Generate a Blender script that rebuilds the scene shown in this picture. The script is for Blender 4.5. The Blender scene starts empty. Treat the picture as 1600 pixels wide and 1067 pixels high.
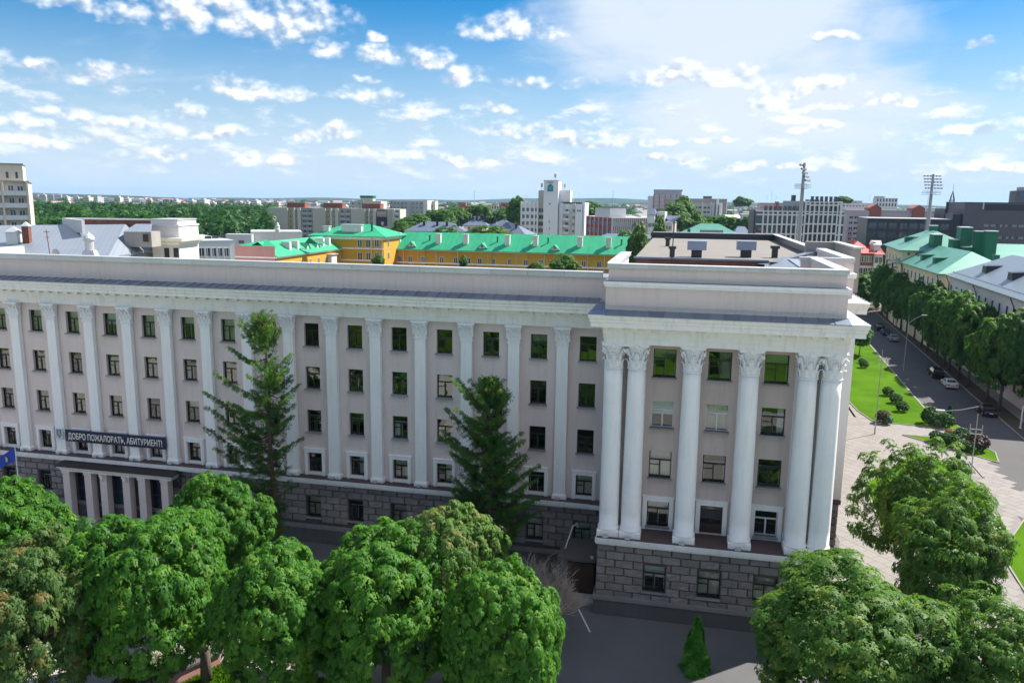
import bpy, bmesh, math, random
import numpy as np
from mathutils import Vector, Matrix

random.seed(7)
RNG = np.random.default_rng(11)
SC = bpy.context.scene
COL = SC.collection
rad = math.radians
L = 6.1                      # height of the ledge (top of the stone storey) above the ground

# ------------------------------------------------------------------ camera
F_PX = 1230.775              # focal length in pixels of a 1600 px wide frame
CAM = Vector((61.065, -61.566, 24.307 + L))
YAW, PITCH, ROLL = -0.211390523, 0.17680727, 0.0128137
def _axes():
    cy, sy = math.cos(YAW), math.sin(YAW)
    f = Vector((sy * math.cos(PITCH), cy * math.cos(PITCH), -math.sin(PITCH)))
    r = Vector((cy, -sy, 0)); u = r.cross(f)
    return r * math.cos(ROLL) + u * math.sin(ROLL), u * math.cos(ROLL) - r * math.sin(ROLL), f
CR, CU, CF = _axes()
cd = bpy.data.cameras.new('camera'); cam = bpy.data.objects.new('camera', cd); COL.objects.link(cam)
cd.sensor_width = 36.0; cd.sensor_fit = 'HORIZONTAL'; cd.lens = F_PX / 1600 * 36
cd.clip_start = 0.5; cd.clip_end = 40000
cam.matrix_world = Matrix(((CR.x, CU.x, -CF.x, CAM.x), (CR.y, CU.y, -CF.y, CAM.y), (CR.z, CU.z, -CF.z, CAM.z), (0, 0, 0, 1)))
SC.camera = cam

def ray(px, py):
    return CR * ((px - 800) / F_PX) - CU * ((py - 533.5) / F_PX) + CF
def at(px, py, d):           # world point seen at a pixel of the photograph, d metres along the view axis
    return CAM + ray(px, py) * d
def atz(px, py, z):          # ... where that sight line meets the height z
    v = ray(px, py); return CAM + v * ((z - CAM.z) / v.z)
def aty(px, py, y):
    v = ray(px, py); return CAM + v * ((y - CAM.y) / v.y)
def project(p):
    v = Vector(p) - CAM; z = v.dot(CF)
    return 800 + F_PX * v.dot(CR) / z, 533.5 - F_PX * v.dot(CU) / z

# ------------------------------------------------------------------ light
SUN_AZ, SUN_EL = rad(41), rad(47)       # azimuth counted from +X
SUN = Vector((math.cos(SUN_AZ) * math.cos(SUN_EL), math.sin(SUN_AZ) * math.cos(SUN_EL), math.sin(SUN_EL)))
sl = bpy.data.lights.new('sun', 'SUN'); so = bpy.data.objects.new('sun', sl); COL.objects.link(so)
sl.energy = 2.3; sl.angle = rad(0.53); sl.color = (1.0, 0.94, 0.86)
so.rotation_euler = SUN.to_track_quat('Z', 'Y').to_euler(); so.location = (120, 60, 160)
SC.view_settings.view_transform = 'Standard'; SC.view_settings.look = 'None'
SC.view_settings.gamma = 1.0; SC.view_settings.use_curve_mapping = False
EXPOSURE = 2.05
SC.view_settings.exposure = EXPOSURE
SC.render.engine = 'CYCLES'
SC.cycles.use_denoising = True
SC.cycles.max_bounces = 7; SC.cycles.diffuse_bounces = 3; SC.cycles.glossy_bounces = 3
SC.cycles.transparent_max_bounces = 12; SC.cycles.volume_bounces = 0
SC.cycles.caustics_reflective = False; SC.cycles.caustics_refractive = False

# ------------------------------------------------------------------ sky
world = bpy.data.worlds.new('World'); SC.world = world; world.use_nodes = True
class NT:                                # a thin writer for node trees
    def __init__(s, nt): s.nt = nt; s.n = nt.nodes; s.l = nt.links
    def put(s, sock, v):
        if v is None: return
        if hasattr(v, 'bl_idname') or isinstance(v, bpy.types.NodeSocket): s.l.new(v, sock)
        else:
            try: sock.default_value = v
            except Exception: sock.default_value = (v, v, v)
    def math(s, op, a, b=None, c=None, clamp=False):
        n = s.n.new('ShaderNodeMath'); n.operation = op; n.use_clamp = clamp
        s.put(n.inputs[0], a); s.put(n.inputs[1], b)
        if c is not None: s.put(n.inputs[2], c)
        return n.outputs[0]
    def vec(s, op, a, b=None, c=None, out=0):
        n = s.n.new('ShaderNodeVectorMath'); n.operation = op
        s.put(n.inputs[0], a)
        if b is not None: s.put(n.inputs[1], b)
        if c is not None: s.put(n.inputs[2], c)
        return n.outputs['Value'] if op in ('DOT_PRODUCT', 'LENGTH', 'DISTANCE') else n.outputs[0]
    def noise(s, v, scale, detail=3, rough=0.5, dist=0.0, color=False):
        n = s.n.new('ShaderNodeTexNoise'); n.inputs['Scale'].default_value = scale
        n.inputs['Detail'].default_value = detail; n.inputs['Roughness'].default_value = rough
        n.inputs['Distortion'].default_value = dist
        if v is not None: s.l.new(v, n.inputs['Vector'])
        return n.outputs['Color' if color else 'Fac']
    def mix(s, f, a, b, mode='MIX'):
        n = s.n.new('ShaderNodeMix'); n.data_type = 'RGBA'; n.blend_type = mode; n.clamp_factor = True
        s.put(n.inputs[0], f); s.put(n.inputs[6], a); s.put(n.inputs[7], b)
        return n.outputs[2]
    def ramp(s, v, a, b, smooth=True):
        n = s.n.new('ShaderNodeMapRange'); n.interpolation_type = 'SMOOTHSTEP' if smooth else 'LINEAR'
        n.clamp = True
        s.put(n.inputs[0], v); s.put(n.inputs[1], a); s.put(n.inputs[2], b)
        n.inputs[3].default_value = 0; n.inputs[4].default_value = 1
        return n.outputs[0]
    def xyz(s, v):
        n = s.n.new('ShaderNodeSeparateXYZ'); s.l.new(v, n.inputs[0]); return n.outputs
    def comb(s, x, y, z):
        n = s.n.new('ShaderNodeCombineXYZ')
        s.put(n.inputs[0], x); s.put(n.inputs[1], y); s.put(n.inputs[2], z); return n.outputs[0]

def build_sky():
    t = NT(world.node_tree); t.n.clear()
    out = t.n.new('ShaderNodeOutputWorld'); bg = t.n.new('ShaderNodeBackground')
    t.l.new(bg.outputs[0], out.inputs[0])
    ST = 0.075
    bg.inputs[1].default_value = ST
    sky = t.n.new('ShaderNodeTexSky'); sky.sky_type = 'NISHITA'; sky.sun_disc = False
    sky.sun_elevation = SUN_EL; sky.sun_rotation = math.pi / 2 - SUN_AZ
    sky.altitude = 150; sky.air_density = 1.0; sky.dust_density = 0.6; sky.ozone_density = 2.6
    hs = t.n.new('ShaderNodeHueSaturation'); hs.inputs['Saturation'].default_value = 1.75
    hs.inputs['Value'].default_value = 0.40
    t.l.new(sky.outputs[0], hs.inputs['Color'])
    d = t.n.new('ShaderNodeTexCoord').outputs['Generated']
    x, y, z = t.xyz(d)
    az = t.math('ARCTAN2', x, y); el = t.math('ARCSINE', z)
    p0 = t.comb(az, el, 0.0)
    K = 1.10 / (ST * 2 ** EXPOSURE)      # colours below are as seen at this exposure
    W = lambda r, g, b: (r * K, g * K, b * K, 1)
    # thin air brightening towards the horizon
    hz = t.math('POWER', t.ramp(el, 0.27, 0.02, False), 1.5)
    base = t.mix(t.math('MULTIPLY', hz, 1.0), hs.outputs[0], W(0.58, 0.735, 0.93))
    # a veil of high cirrus
    pn = t.vec('MULTIPLY', p0, (1.0, 2.2, 1.0))
    wn = t.noise(pn, 3.2, 5, 0.62, 0.6)
    wn2 = t.noise(t.vec('MULTIPLY', p0, (2.2, 9.0, 1.0)), 3.0, 4, 0.6, 0.8)
    def blob(px, py, hw, hh):
        c = ray(px, py).normalized(); a0 = math.atan2(c.x, c.y); e0 = math.asin(c.z)
        q = t.vec('MULTIPLY_ADD', p0, (F_PX / hw, F_PX / hh, 0), (-a0 * F_PX / hw, -e0 * F_PX / hh, 0))
        return t.math('SUBTRACT', 1.0, t.vec('DOT_PRODUCT', q, q))
    veil = None
    for b in ((1130, 10, 300, 165), (1200, 170, 250, 90), (1330, -160, 420, 120)):
        v = blob(*b); veil = v if veil is None else t.math('MAXIMUM', veil, v)
    veil = t.math('ADD', t.math('MAXIMUM', veil, -0.45), t.math('MULTIPLY', t.math('SUBTRACT', wn, 0.5), 2.6))
    veil = t.math('ADD', veil, t.math('MULTIPLY', t.math('SUBTRACT', wn2, 0.5), 0.9))
    va = t.math('MULTIPLY', t.ramp(veil, -0.3, 0.9), 0.92)
    base = t.mix(va, base, W(0.75, 0.83, 0.93))
    str_ = t.math('MULTIPLY', t.ramp(wn2, 0.50, 0.78), t.ramp(el, 0.22, 0.08))
    base = t.mix(t.math('MULTIPLY', str_, 0.3), base, W(0.72, 0.80, 0.90))
    # cumulus that can be told apart in the photograph
    wob = t.vec('MULTIPLY_ADD', t.vec('SUBTRACT', t.noise(p0, 16, 3, 0.55, color=True), (0.5, 0.5, 0.5)), (0.040, 0.030, 0), p0)
    CL = [(330, 22, 150, 44), (450, 40, 90, 46), (520, 82, 34, 18), (105, 2, 46, 22), (598, 92, 50, 24), (655, 92, 52, 22), (790, 48, 70, 27),
          (840, 58, 42, 20), (385, 148, 70, 22), (455, 152, 42, 18), (150, 120, 55, 17), (50, 104, 32, 11), (725, 122, 42, 20),
          (815, 130, 48, 14), (905, 130, 26, 9), (575, 156, 60, 18), (1060, 124, 66, 24), (1150, 122, 56, 22), (1250, 138, 62, 18),
          (1395, 162, 44, 12), (1290, 171, 50, 9), (1195, 165, 34, 15), (1280, 200, 54, 10), (1525, 206, 46, 13), (1532, 74, 22, 8),
          (800, 204, 82, 15), (860, 216, 40, 11), (290, 180, 22, 16), (325, 213, 76, 15), (200, 192, 60, 15), (100, 174, 34, 14),
          (38, 194, 44, 14), (470, 219, 34, 12), (535, 215, 34, 15), (630, 243, 66, 13), (765, 172, 36, 12), (910, 228, 72, 10),
          (40, 225, 58, 13), (590, 62, 18, 8), (185, 28, 9, 7), (570, 128, 24, 7), (1110, 222, 36, 8), (1025, 228, 40, 10), (1305, 60, 34, 11),
          (150, 212, 70, 12), (1050, 252, 60, 8), (1180, 262, 90, 8), (250, 245, 60, 12), (420, 250, 60, 11), (1560, 262, 70, 10), (740, 255, 70, 9),
          (1700, 120, 90, 26), (1850, 60, 120, 40), (-120, 90, 110, 30), (-220, 180, 120, 24), (1720, 215, 90, 14)]
    dm = bm = None
    for (px, py, hw, hh) in CL:
        c = ray(px, py).normalized(); a0 = math.atan2(c.x, c.y); e0 = math.asin(c.z)
        hw *= 1.22; hh *= 1.25
        q = t.vec('MULTIPLY_ADD', wob, (F_PX / hw, F_PX / hh, 0), (-a0 * F_PX / hw, -e0 * F_PX / hh, 0))
        q2 = t.vec('MAXIMUM', q, t.vec('MULTIPLY', q, (1, -1.9, 0)))
        dd = t.vec('DOT_PRODUCT', q2, q2)
        bb = t.math('ADD', dd, t.vec('DOT_PRODUCT', q, (0.25, 0.9, 0)))
        dm = dd if dm is None else t.math('MINIMUM', dm, dd)
        bm = bb if bm is None else t.math('MINIMUM', bm, bb)
    pc = t.vec('MULTIPLY', p0, (1, 1.35, 0))
    def puff(v):
        vo = t.n.new('ShaderNodeTexVoronoi'); vo.voronoi_dimensions = '2D'; vo.feature = 'SMOOTH_F1'; vo.inputs['Scale'].default_value = 64; vo.inputs['Smoothness'].default_value = 0.5; vo.inputs['Detail'].default_value = 1.5; vo.inputs['Roughness'].default_value = 0.45
        t.l.new(v, vo.inputs['Vector'])
        return t.math('ADD', t.noise(v, 30, 8, 0.54), t.math('MULTIPLY', t.math('SUBTRACT', 0.45, vo.outputs['Distance']), 0.20))
    n1 = puff(pc)
    n1b = puff(t.vec('ADD', pc, (0.005, 0.012, 0)))
    n2 = t.noise(pc, 9, 3, 0.5)
    dens = t.math('ADD', t.math('SUBTRACT', 0.95, t.math('MINIMUM', dm, 3.0)), t.math('MULTIPLY', t.math('SUBTRACT', n1, 0.5), 2.3))
    # small cumulus all around, made denser and brighter out of view for facade fill
    zz = t.math('ADD', t.math('MAXIMUM', z, 0.0), 0.035)
    fx = t.math('DIVIDE', x, zz); fy = t.math('DIVIDE', y, zz)
    pf = t.comb(fx, fy, 0.0)
    f1 = t.noise(pf, 0.85, 7, 0.55); f1b = t.noise(t.vec('ADD', pf, (SUN.x * 0.2, SUN.y * 0.2, 0)), 0.85, 7, 0.55)
    lowp = t.vec('MULTIPLY', p0, (1.0, 2.5, 0)); l1 = t.noise(lowp, 13, 8, 0.6); l1b = t.noise(t.vec('ADD', lowp, (0.01, 0.03, 0)), 13, 8, 0.6)
    band = t.math('MULTIPLY', t.ramp(el, 0.004, 0.03), t.ramp(el, 0.19, 0.10))
    ld = t.math('SUBTRACT', t.math('MULTIPLY', t.math('SUBTRACT', l1, 0.478), 6.0), t.math('MULTIPLY', t.math('SUBTRACT', 1.0, band), 3.0))
    away = t.ramp(t.vec('DOT_PRODUCT', d, tuple(CF)), 0.80, 0.70)      # beyond the clouds set out one by one
    cov = t.math('MAXIMUM', t.ramp(el, 0.36, 0.5), t.math('MULTIPLY', away, t.ramp(el, 0.05, 0.12)))
    fd = t.math('ADD', t.math('MULTIPLY', t.math('SUBTRACT', f1, 0.455), 5.5), t.math('MULTIPLY', t.math('SUBTRACT', cov, 1.0), 1.6))
    def lay(base, dens, shade, hi, lo, soft, amt):
        a = t.math('MULTIPLY', t.ramp(dens, 0.0, soft), amt)
        return t.mix(a, base, t.mix(shade, lo, hi))
    fs = t.ramp(t.math('SUBTRACT', f1, f1b), -0.10, 0.10)
    fade = t.ramp(el, 0.0, 0.08)
    ls = t.ramp(t.math('SUBTRACT', l1, l1b), -0.07, 0.09)
    base = lay(base, ld, ls, W(1.08, 1.08, 1.09), W(0.58, 0.69, 0.83), 1.3, t.math('ADD', t.math('MULTIPLY', fade, 0.35), 0.55))
    base = lay(base, fd, fs, W(1.42, 1.41, 1.40), W(0.70, 0.77, 0.86), 0.85, t.math('ADD', t.math('MULTIPLY', fade, 0.67), 0.28))
    sh = t.math('ADD', t.math('MULTIPLY', t.math('SUBTRACT', dm, bm), -0.52), t.math('MULTIPLY', t.math('SUBTRACT', n1b, n1), -3.8))
    sh = t.math('ADD', sh, t.math('MULTIPLY', t.math('SUBTRACT', n2, 0.5), -1.0))
    sh = t.ramp(sh, -0.80, 0.75)
    # sh is 1 on the lit tops and 0 on the grey undersides
    base = lay(base, dens, sh, W(1.26, 1.25, 1.25), W(0.50, 0.58, 0.70), 1.3, 0.97)
    t.l.new(base, bg.inputs[0])
build_sky()
world.cycles.sampling_method = 'MANUAL'; world.cycles.sample_map_resolution = 512

# ------------------------------------------------------------------ materials
MATS = {}
def new_mat(name):
    m = bpy.data.materials.new(name); m.use_nodes = True
    t = NT(m.node_tree); t.n.clear(); MATS[name] = m
    out = t.n.new('ShaderNodeOutputMaterial')
    return m, t, out
def princ(t, col, rough=0.8, metal=0.0, spec=0.4, bump=None, bstr=0.3, bdist=0.02):
    p = t.n.new('ShaderNodeBsdfPrincipled')
    t.put(p.inputs['Base Color'], col if not isinstance(col, tuple) else (*col[:3], 1))
    t.put(p.inputs['Roughness'], rough); p.inputs['Metallic'].default_value = metal
    p.inputs['Specular IOR Level'].default_value = spec
    if bump is not None:
        b = t.n.new('ShaderNodeBump'); b.inputs['Strength'].default_value = bstr; b.inputs['Distance'].default_value = bdist
        t.l.new(bump, b.inputs['Height']); t.l.new(b.outputs[0], p.inputs['Normal'])
    return p.outputs[0]
def pos(t):
    return t.n.new('ShaderNodeNewGeometry').outputs['Position']
def scl(c, k): return (c[0] * k, c[1] * k, c[2] * k, 1)
def mat(name, c, rough=0.8, var=0.12, scale=0.6, streak=0.0, grime=None, metal=0.0, spec=0.4, bump=0.0, bscale=30, rnd=0.0, fine=0.06):
    """a surface with broad unevenness, fine grain, optional rain streaks and per-piece variation"""
    m, t, out = new_mat(name)
    P = pos(t)
    n = t.noise(P, scale, 5, 0.6)
    col = t.mix(n, scl(c, 1 - var), scl(c, 1 + var))
    g = t.noise(P, 14, 3, 0.6)
    col = t.mix(1.0, col, t.mix(g, scl((1, 1, 1), 1 - fine), scl((1, 1, 1), 1 + fine)), 'MULTIPLY')
    if streak:
        s = t.noise(t.vec('MULTIPLY', P, (2.0, 2.0, 0.17)), 1.5, 6, 0.68)
        pt = t.noise(t.vec('MULTIPLY', P, (1, 1, .7)), 0.23, 4, 0.7)
        col = t.mix(t.math('MULTIPLY', t.ramp(pt, 0.55, 0.60), streak * 0.35), col, scl((c[0] * 0.86, c[1] * 0.86, c[2] * 0.87), 1))
        gc = grime or (c[0] * 0.55, c[1] * 0.55, c[2] * 0.52)
        col = t.mix(t.math('MULTIPLY', t.ramp(s, 0.46, 0.74), streak), col, scl(gc, 1))
    if rnd:
        oi = t.n.new('ShaderNodeObjectInfo').outputs['Random']
        col = t.mix(1.0, col, t.mix(oi, scl((1, 1, 1), 1 - rnd), scl((1, 1, 1), 1 + rnd)), 'MULTIPLY')
    bm_ = t.noise(P, bscale, 4, 0.6) if bump else None
    t.l.new(princ(t, col, rough, metal, spec, bm_, bump, 0.03), out.inputs[0])
    return m
def leafmat(name, c1, c2, trans=0.32, tip=None, scale=0.35, rough=0.5):
    m, t, out = new_mat(name)
    P = pos(t)
    n = t.noise(P, scale, 3, 0.6); g = t.noise(P, 5.0, 2, 0.5)
    f = t.math('ADD', t.math('MULTIPLY', n, 0.6), t.math('MULTIPLY', g, 0.5))
    col = t.mix(t.ramp(f, 0.3, 0.8), scl(c1, 1), scl(c2, 1))
    if tip: col = t.mix(t.ramp(t.noise(P, 0.9, 3, 0.6), 0.52, 0.68), col, scl(tip, 1))
    d = princ(t, col, rough, 0, 0.22)
    tr = t.n.new('ShaderNodeBsdfTranslucent'); t.l.new(t.mix(0.5, col, scl((c2[0] * 1.5, c2[1] * 1.45, c2[2] * 0.6), 1)), tr.inputs[0])
    mx = t.n.new('ShaderNodeMixShader'); mx.inputs[0].default_value = trans
    t.l.new(d, mx.inputs[1]); t.l.new(tr.outputs[0], mx.inputs[2]); t.l.new(mx.outputs[0], out.inputs[0])
    return m
def glassmat(name, tint, refl, rough=0.015, rcol=(0.85, 0.9, 0.9)):
    m, t, out = new_mat(name)
    g = t.n.new('ShaderNodeBsdfGlossy'); g.inputs['Roughness'].default_value = rough; g.inputs['Color'].default_value = (*rcol, 1)
    tr = t.n.new('ShaderNodeBsdfTransparent'); tr.inputs['Color'].default_value = (*tint, 1)
    mx = t.n.new('ShaderNodeMixShader')
    fr = t.n.new('ShaderNodeFresnel'); fr.inputs['IOR'].default_value = 1.5
    t.l.new(t.math('ADD', fr.outputs[0], refl, clamp=True), mx.inputs[0])
    b = t.n.new('ShaderNodeBump'); b.inputs['Strength'].default_value = 0.05; b.inputs['Distance'].default_value = 0.05
    t.l.new(t.noise(pos(t), 1.1, 2, 0.5), b.inputs['Height']); t.l.new(b.outputs[0], g.inputs['Normal'])
    t.l.new(tr.outputs[0], mx.inputs[1]); t.l.new(g.outputs[0], mx.inputs[2]); t.l.new(mx.outputs[0], out.inputs[0])
    return m
def darkglass(name, c, rough=0.06, spec=0.8):
    m, t, out = new_mat(name)
    P = pos(t)
    oi = t.n.new('ShaderNodeObjectInfo').outputs['Random']
    col = t.mix(oi, scl(c, 0.6), scl(c, 1.5))
    t.l.new(princ(t, col, rough, 0, spec), out.inputs[0]); return m
def seammat(name, c, axis=(1, 0, 0), pitch=0.6, rough=0.45, metal=0.3, var=0.12, depth=0.35):
    """sheet roofing whose standing seams are too far off to build"""
    m, t, out = new_mat(name)
    P = pos(t)
    u = t.vec('DOT_PRODUCT', P, axis)
    fr = t.math('FRACT', t.math('DIVIDE', u, pitch))
    seam = t.math('MULTIPLY', t.ramp(fr, 0.0, 0.08), t.ramp(fr, 1.0, 0.92))
    sid = t.math('FLOOR', t.math('DIVIDE', u, pitch))
    wn = t.n.new('ShaderNodeTexWhiteNoise'); wn.noise_dimensions = '1D'; t.l.new(sid, wn.inputs['W'])
    n = t.noise(P, 0.35, 5, 0.65)
    f = t.math('ADD', t.math('MULTIPLY', n, 0.75), t.math('MULTIPLY', wn.outputs[0], 0.25))
    col = t.mix(f, scl(c, 1 - var), scl(c, 1 + var))
    col = t.mix(t.math('MULTIPLY', t.math('SUBTRACT', 1.0, seam), depth), col, scl(c, 0.5))
    t.l.new(princ(t, col, rough, metal, 0.4, seam, 0.35, 0.03), out.inputs[0]); return m
def brickmat(name, c1, c2, mortar, w=0.26, h=0.085, rough=0.9, swap=False, msize=0.012):
    m, t, out = new_mat(name)
    P = pos(t); x, y, z = t.xyz(P)
    v = t.comb(t.math('ADD', x, y), z, 0.0) if not swap else t.comb(x, y, 0.0)
    b = t.n.new('ShaderNodeTexBrick'); t.l.new(v, b.inputs['Vector']); b.inputs['Scale'].default_value = 1
    b.inputs['Brick Width'].default_value = w; b.inputs['Row Height'].default_value = h; b.inputs['Mortar Size'].default_value = msize
    b.inputs['Color1'].default_value = scl(c1, 1); b.inputs['Color2'].default_value = scl(c2, 1); b.inputs['Mortar'].default_value = scl(mortar, 1)
    n = t.noise(P, 0.7, 5, 0.6)
    col = t.mix(1.0, b.outputs['Color'], t.mix(n, (0.75, 0.75, 0.75, 1), (1.2, 1.2, 1.2, 1)), 'MULTIPLY')
    t.l.new(princ(t, col, rough, 0, 0.3, b.outputs['Fac'], -0.3, 0.01), out.inputs[0]); return m

M = MATS
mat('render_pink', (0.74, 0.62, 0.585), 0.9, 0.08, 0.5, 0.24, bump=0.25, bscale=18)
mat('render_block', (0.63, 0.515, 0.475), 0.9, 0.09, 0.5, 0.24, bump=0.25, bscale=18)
mat('white_plaster', (0.90, 0.885, 0.875), 0.75, 0.045, 0.9, 0.24, (0.5, 0.49, 0.46), bump=0.12, bscale=9)
mat('cornice_white', (0.88, 0.85, 0.80), 0.75, 0.06, 0.7, 0.36, (0.46, 0.45, 0.42), bump=0.15, bscale=9)
mat('capital_white', (0.86, 0.855, 0.86), 0.75, 0.05, 2.0, 0.1)
mat('granite', (0.235, 0.21, 0.205), 0.75, 0.16, 1.2, 0.25, (0.07, 0.065, 0.07), bump=0.8, bscale=14, rnd=0.18, fine=0.25)
mat('mortar_dark', (0.10, 0.092, 0.09), 0.9, 0.2, 2)
mat('plinth_stone', (0.105, 0.098, 0.10), 0.8, 0.2, 0.8, 0.3, bump=0.4, bscale=12)
mat('plinth_band', (0.22, 0.205, 0.205), 0.8, 0.15, 0.8, 0.2)
mat('zinc_sheet', (0.22, 0.26, 0.33), 0.42, 0.18, 0.8, metal=0.55, rnd=0.16, bump=0.1, bscale=3)
mat('coping_sheet', (0.62, 0.62, 0.63), 0.4, 0.1, 0.8, 0.1, metal=0.35, rnd=0.07)
mat('ledge_white', (0.70, 0.70, 0.71), 0.6, 0.08, 1.2, 0.3, rnd=0.06)
mat('ledge_brown', (0.085, 0.055, 0.055), 0.7, 0.3, 1.5, bump=0.2, bscale=8)
mat('frame_brown', (0.035, 0.024, 0.02), 0.5, 0.15, 2, rnd=0.2)
mat('frame_white', (0.72, 0.73, 0.75), 0.4, 0.04, 2)
mat('sill_metal', (0.30, 0.29, 0.30), 0.5, 0.15, 2, metal=0.2, rnd=0.2)
mat('room_dark', (0.045, 0.042, 0.04), 0.9, 0.5, 0.35)
mat('blind_cream', (0.80, 0.74, 0.58), 0.85, 0.08, 1.5, rnd=0.12)
mat('blind_white', (0.82, 0.82, 0.80), 0.85, 0.06, 1.5, rnd=0.12)
mat('wood_door', (0.05, 0.028, 0.02), 0.45, 0.2, 3)
glassmat('glass', (0.90, 0.93, 0.92), 0.05)
glassmat('glass_strong', (0.55, 0.62, 0.6), 0.12, rcol=(0.85, 0.92, 0.88))
darkglass('far_glass', (0.05, 0.065, 0.085), 0.12, 0.6)
darkglass('office_glass', (0.015, 0.03, 0.055), 0.05, 0.9)
mat('tile_dark', (0.03, 0.022, 0.022), 0.6, 0.25, 1.5, bump=0.5, bscale=10)
mat('banner_navy', (0.008, 0.012, 0.055), 0.5, 0.1, 1)
mat('letter_white', (0.80, 0.80, 0.72), 0.6, 0.02, 1)
mat('crest_plate', (0.55, 0.60, 0.66), 0.5, 0.05, 1)
mat('crest_blue', (0.03, 0.14, 0.34), 0.5, 0.05, 1)
mat('crest_gold', (0.55, 0.42, 0.12), 0.5, 0.05, 1)
mat('flag_blue', (0.012, 0.05, 0.36), 0.7, 0.1, 2)
mat('steel', (0.42, 0.43, 0.44), 0.4, 0.1, 2, metal=0.6)
mat('dark_metal', (0.05, 0.052, 0.055), 0.5, 0.2, 2, metal=0.3)
mat('lamp_lens', (0.5, 0.52, 0.54), 0.2, 0.05, 2)
brickmat('brick_red', (0.28, 0.095, 0.055), (0.16, 0.05, 0.035), (0.16, 0.13, 0.11), 0.5, 0.16, msize=0.02)
mat('bitumen', (0.20, 0.185, 0.165), 0.9, 0.2, 0.35, bump=0.3, bscale=4)
mat('concrete', (0.34, 0.32, 0.30), 0.9, 0.15, 0.6, 0.35, bump=0.3)
mat('panel_cream', (0.47, 0.45, 0.385), 0.9, 0.08, 0.12, 0.25)
mat('panel_side', (0.55, 0.53, 0.46), 0.9, 0.08, 0.12, 0.25)
mat('panel_ochre', (0.42, 0.37, 0.17), 0.9, 0.1, 0.2)
mat('panel_grey', (0.40, 0.40, 0.41), 0.9, 0.1, 0.1, 0.3)
mat('panel_white', (0.64, 0.64, 0.64), 0.85, 0.05, 0.12, 0.18)
mat('tower_cream', (0.62, 0.55, 0.45), 0.9, 0.06, 0.2, 0.3)
mat('tower_white', (0.70, 0.71, 0.73), 0.7, 0.04, 0.1, 0.12)
mat('stucco_yellow', (0.58, 0.315, 0.035), 0.9, 0.07, 0.2, 0.15)
mat('stucco_pink', (0.50, 0.26, 0.23), 0.9, 0.1, 0.4, 0.3)
mat('stucco_cream', (0.74, 0.66, 0.46), 0.9, 0.05, 0.3, 0.12)
mat('stucco_white', (0.66, 0.645, 0.64), 0.9, 0.04, 0.3, 0.15)
mat('chimney_white', (0.66, 0.65, 0.62), 0.9, 0.1, 0.8, 0.5)
seammat('roof_green', (0.03, 0.34, 0.17), (1, 0, 0), 0.65, 0.5, 0.05, 0.28, 0.5)
seammat('roof_green_pale', (0.10, 0.30, 0.225), (0.075, 1, 0), 0.8, 0.4, 0.15, 0.25, 0.6)
mat('green_paint', (0.015, 0.14, 0.075), 0.5, 0.15, 0.8, 0.1)
seammat('roof_zinc', (0.27, 0.31, 0.36), (0.85, 0.5, 0), 0.7, 0.45, 0.35, 0.10)
seammat('roof_slate', (0.15, 0.18, 0.25), (1, 0.2, 0), 0.8, 0.45, 0.2, 0.15)
seammat('roof_grey', (0.24, 0.29, 0.33), (0.075, 1, 0), 0.7, 0.4, 0.35, 0.10, 0.25)
mat('roof_red', (0.50, 0.095, 0.085), 0.6, 0.12, 0.5)
mat('roof_flat', (0.23, 0.22, 0.21), 0.9, 0.15, 0.2)
mat('brick_panel', (0.33, 0.105, 0.08), 0.9, 0.1, 0.3)
mat('brick_brown', (0.24, 0.085, 0.06), 0.9, 0.1, 0.3)
mat('red_panel', (0.33, 0.012, 0.03), 0.5, 0.1, 0.6)
mat('mall_dark', (0.022, 0.028, 0.042), 0.35, 0.25, 0.2)
mat('mall_brown', (0.125, 0.105, 0.125), 0.7, 0.07, 0.15)
mat('apt_pink', (0.50, 0.42, 0.43), 0.9, 0.06, 0.2, 0.1)
mat('teal', (0.015, 0.21, 0.27), 0.4, 0.08, 1)
mat('teal_light', (0.06, 0.40, 0.47), 0.4, 0.08, 1)
mat('asphalt', (0.118, 0.118, 0.122), 0.9, 0.25, 0.25, bump=0.3, bscale=25, fine=0.15)
mat('asphalt_pale', (0.29, 0.265, 0.245), 0.9, 0.12, 0.3, bump=0.3, bscale=25, fine=0.12)
mat('square_paving', (0.43, 0.40, 0.365), 0.9, 0.12, 0.3)  # kept pale as a reflector for the shaded facade
mat('road', (0.095, 0.092, 0.092), 0.9, 0.15, 0.2, bump=0.2, bscale=20, fine=0.12)
mat('paving', (0.25, 0.234, 0.216), 0.9, 0.1, 0.25, rnd=0.07, fine=0.1)
mat('paving_joint', (0.215, 0.20, 0.185), 0.95, 0.1, 0.5)
mat('kerb', (0.26, 0.24, 0.225), 0.9, 0.15, 0.7, fine=0.12)
mat('line_white', (0.62, 0.62, 0.60), 0.8, 0.2, 2)
mat('soil', (0.075, 0.055, 0.04), 0.95, 0.3, 0.5)
mat('bark', (0.12, 0.10, 0.078), 0.95, 0.3, 2.5, bump=0.8, bscale=12)
mat('bark_red', (0.10, 0.065, 0.045), 0.95, 0.3, 2.5, bump=0.8, bscale=12)
mat('twig_dry', (0.36, 0.30, 0.25), 0.95, 0.25, 2)
leafmat('leaf_chestnut', (0.028, 0.12, 0.016), (0.10, 0.275, 0.026), 0.46, (0.15, 0.31, 0.035), 0.5)
leafmat('leaf_rust', (0.035, 0.10, 0.025), (0.11, 0.20, 0.045), 0.4, (0.20, 0.16, 0.05))
leafmat('leaf_olive', (0.05, 0.15, 0.03), (0.17, 0.30, 0.06), 0.45, (0.30, 0.26, 0.09))
leafmat('leaf_linden', (0.032, 0.105, 0.022), (0.115, 0.25, 0.040), 0.45, (0.21, 0.29, 0.05))
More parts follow.
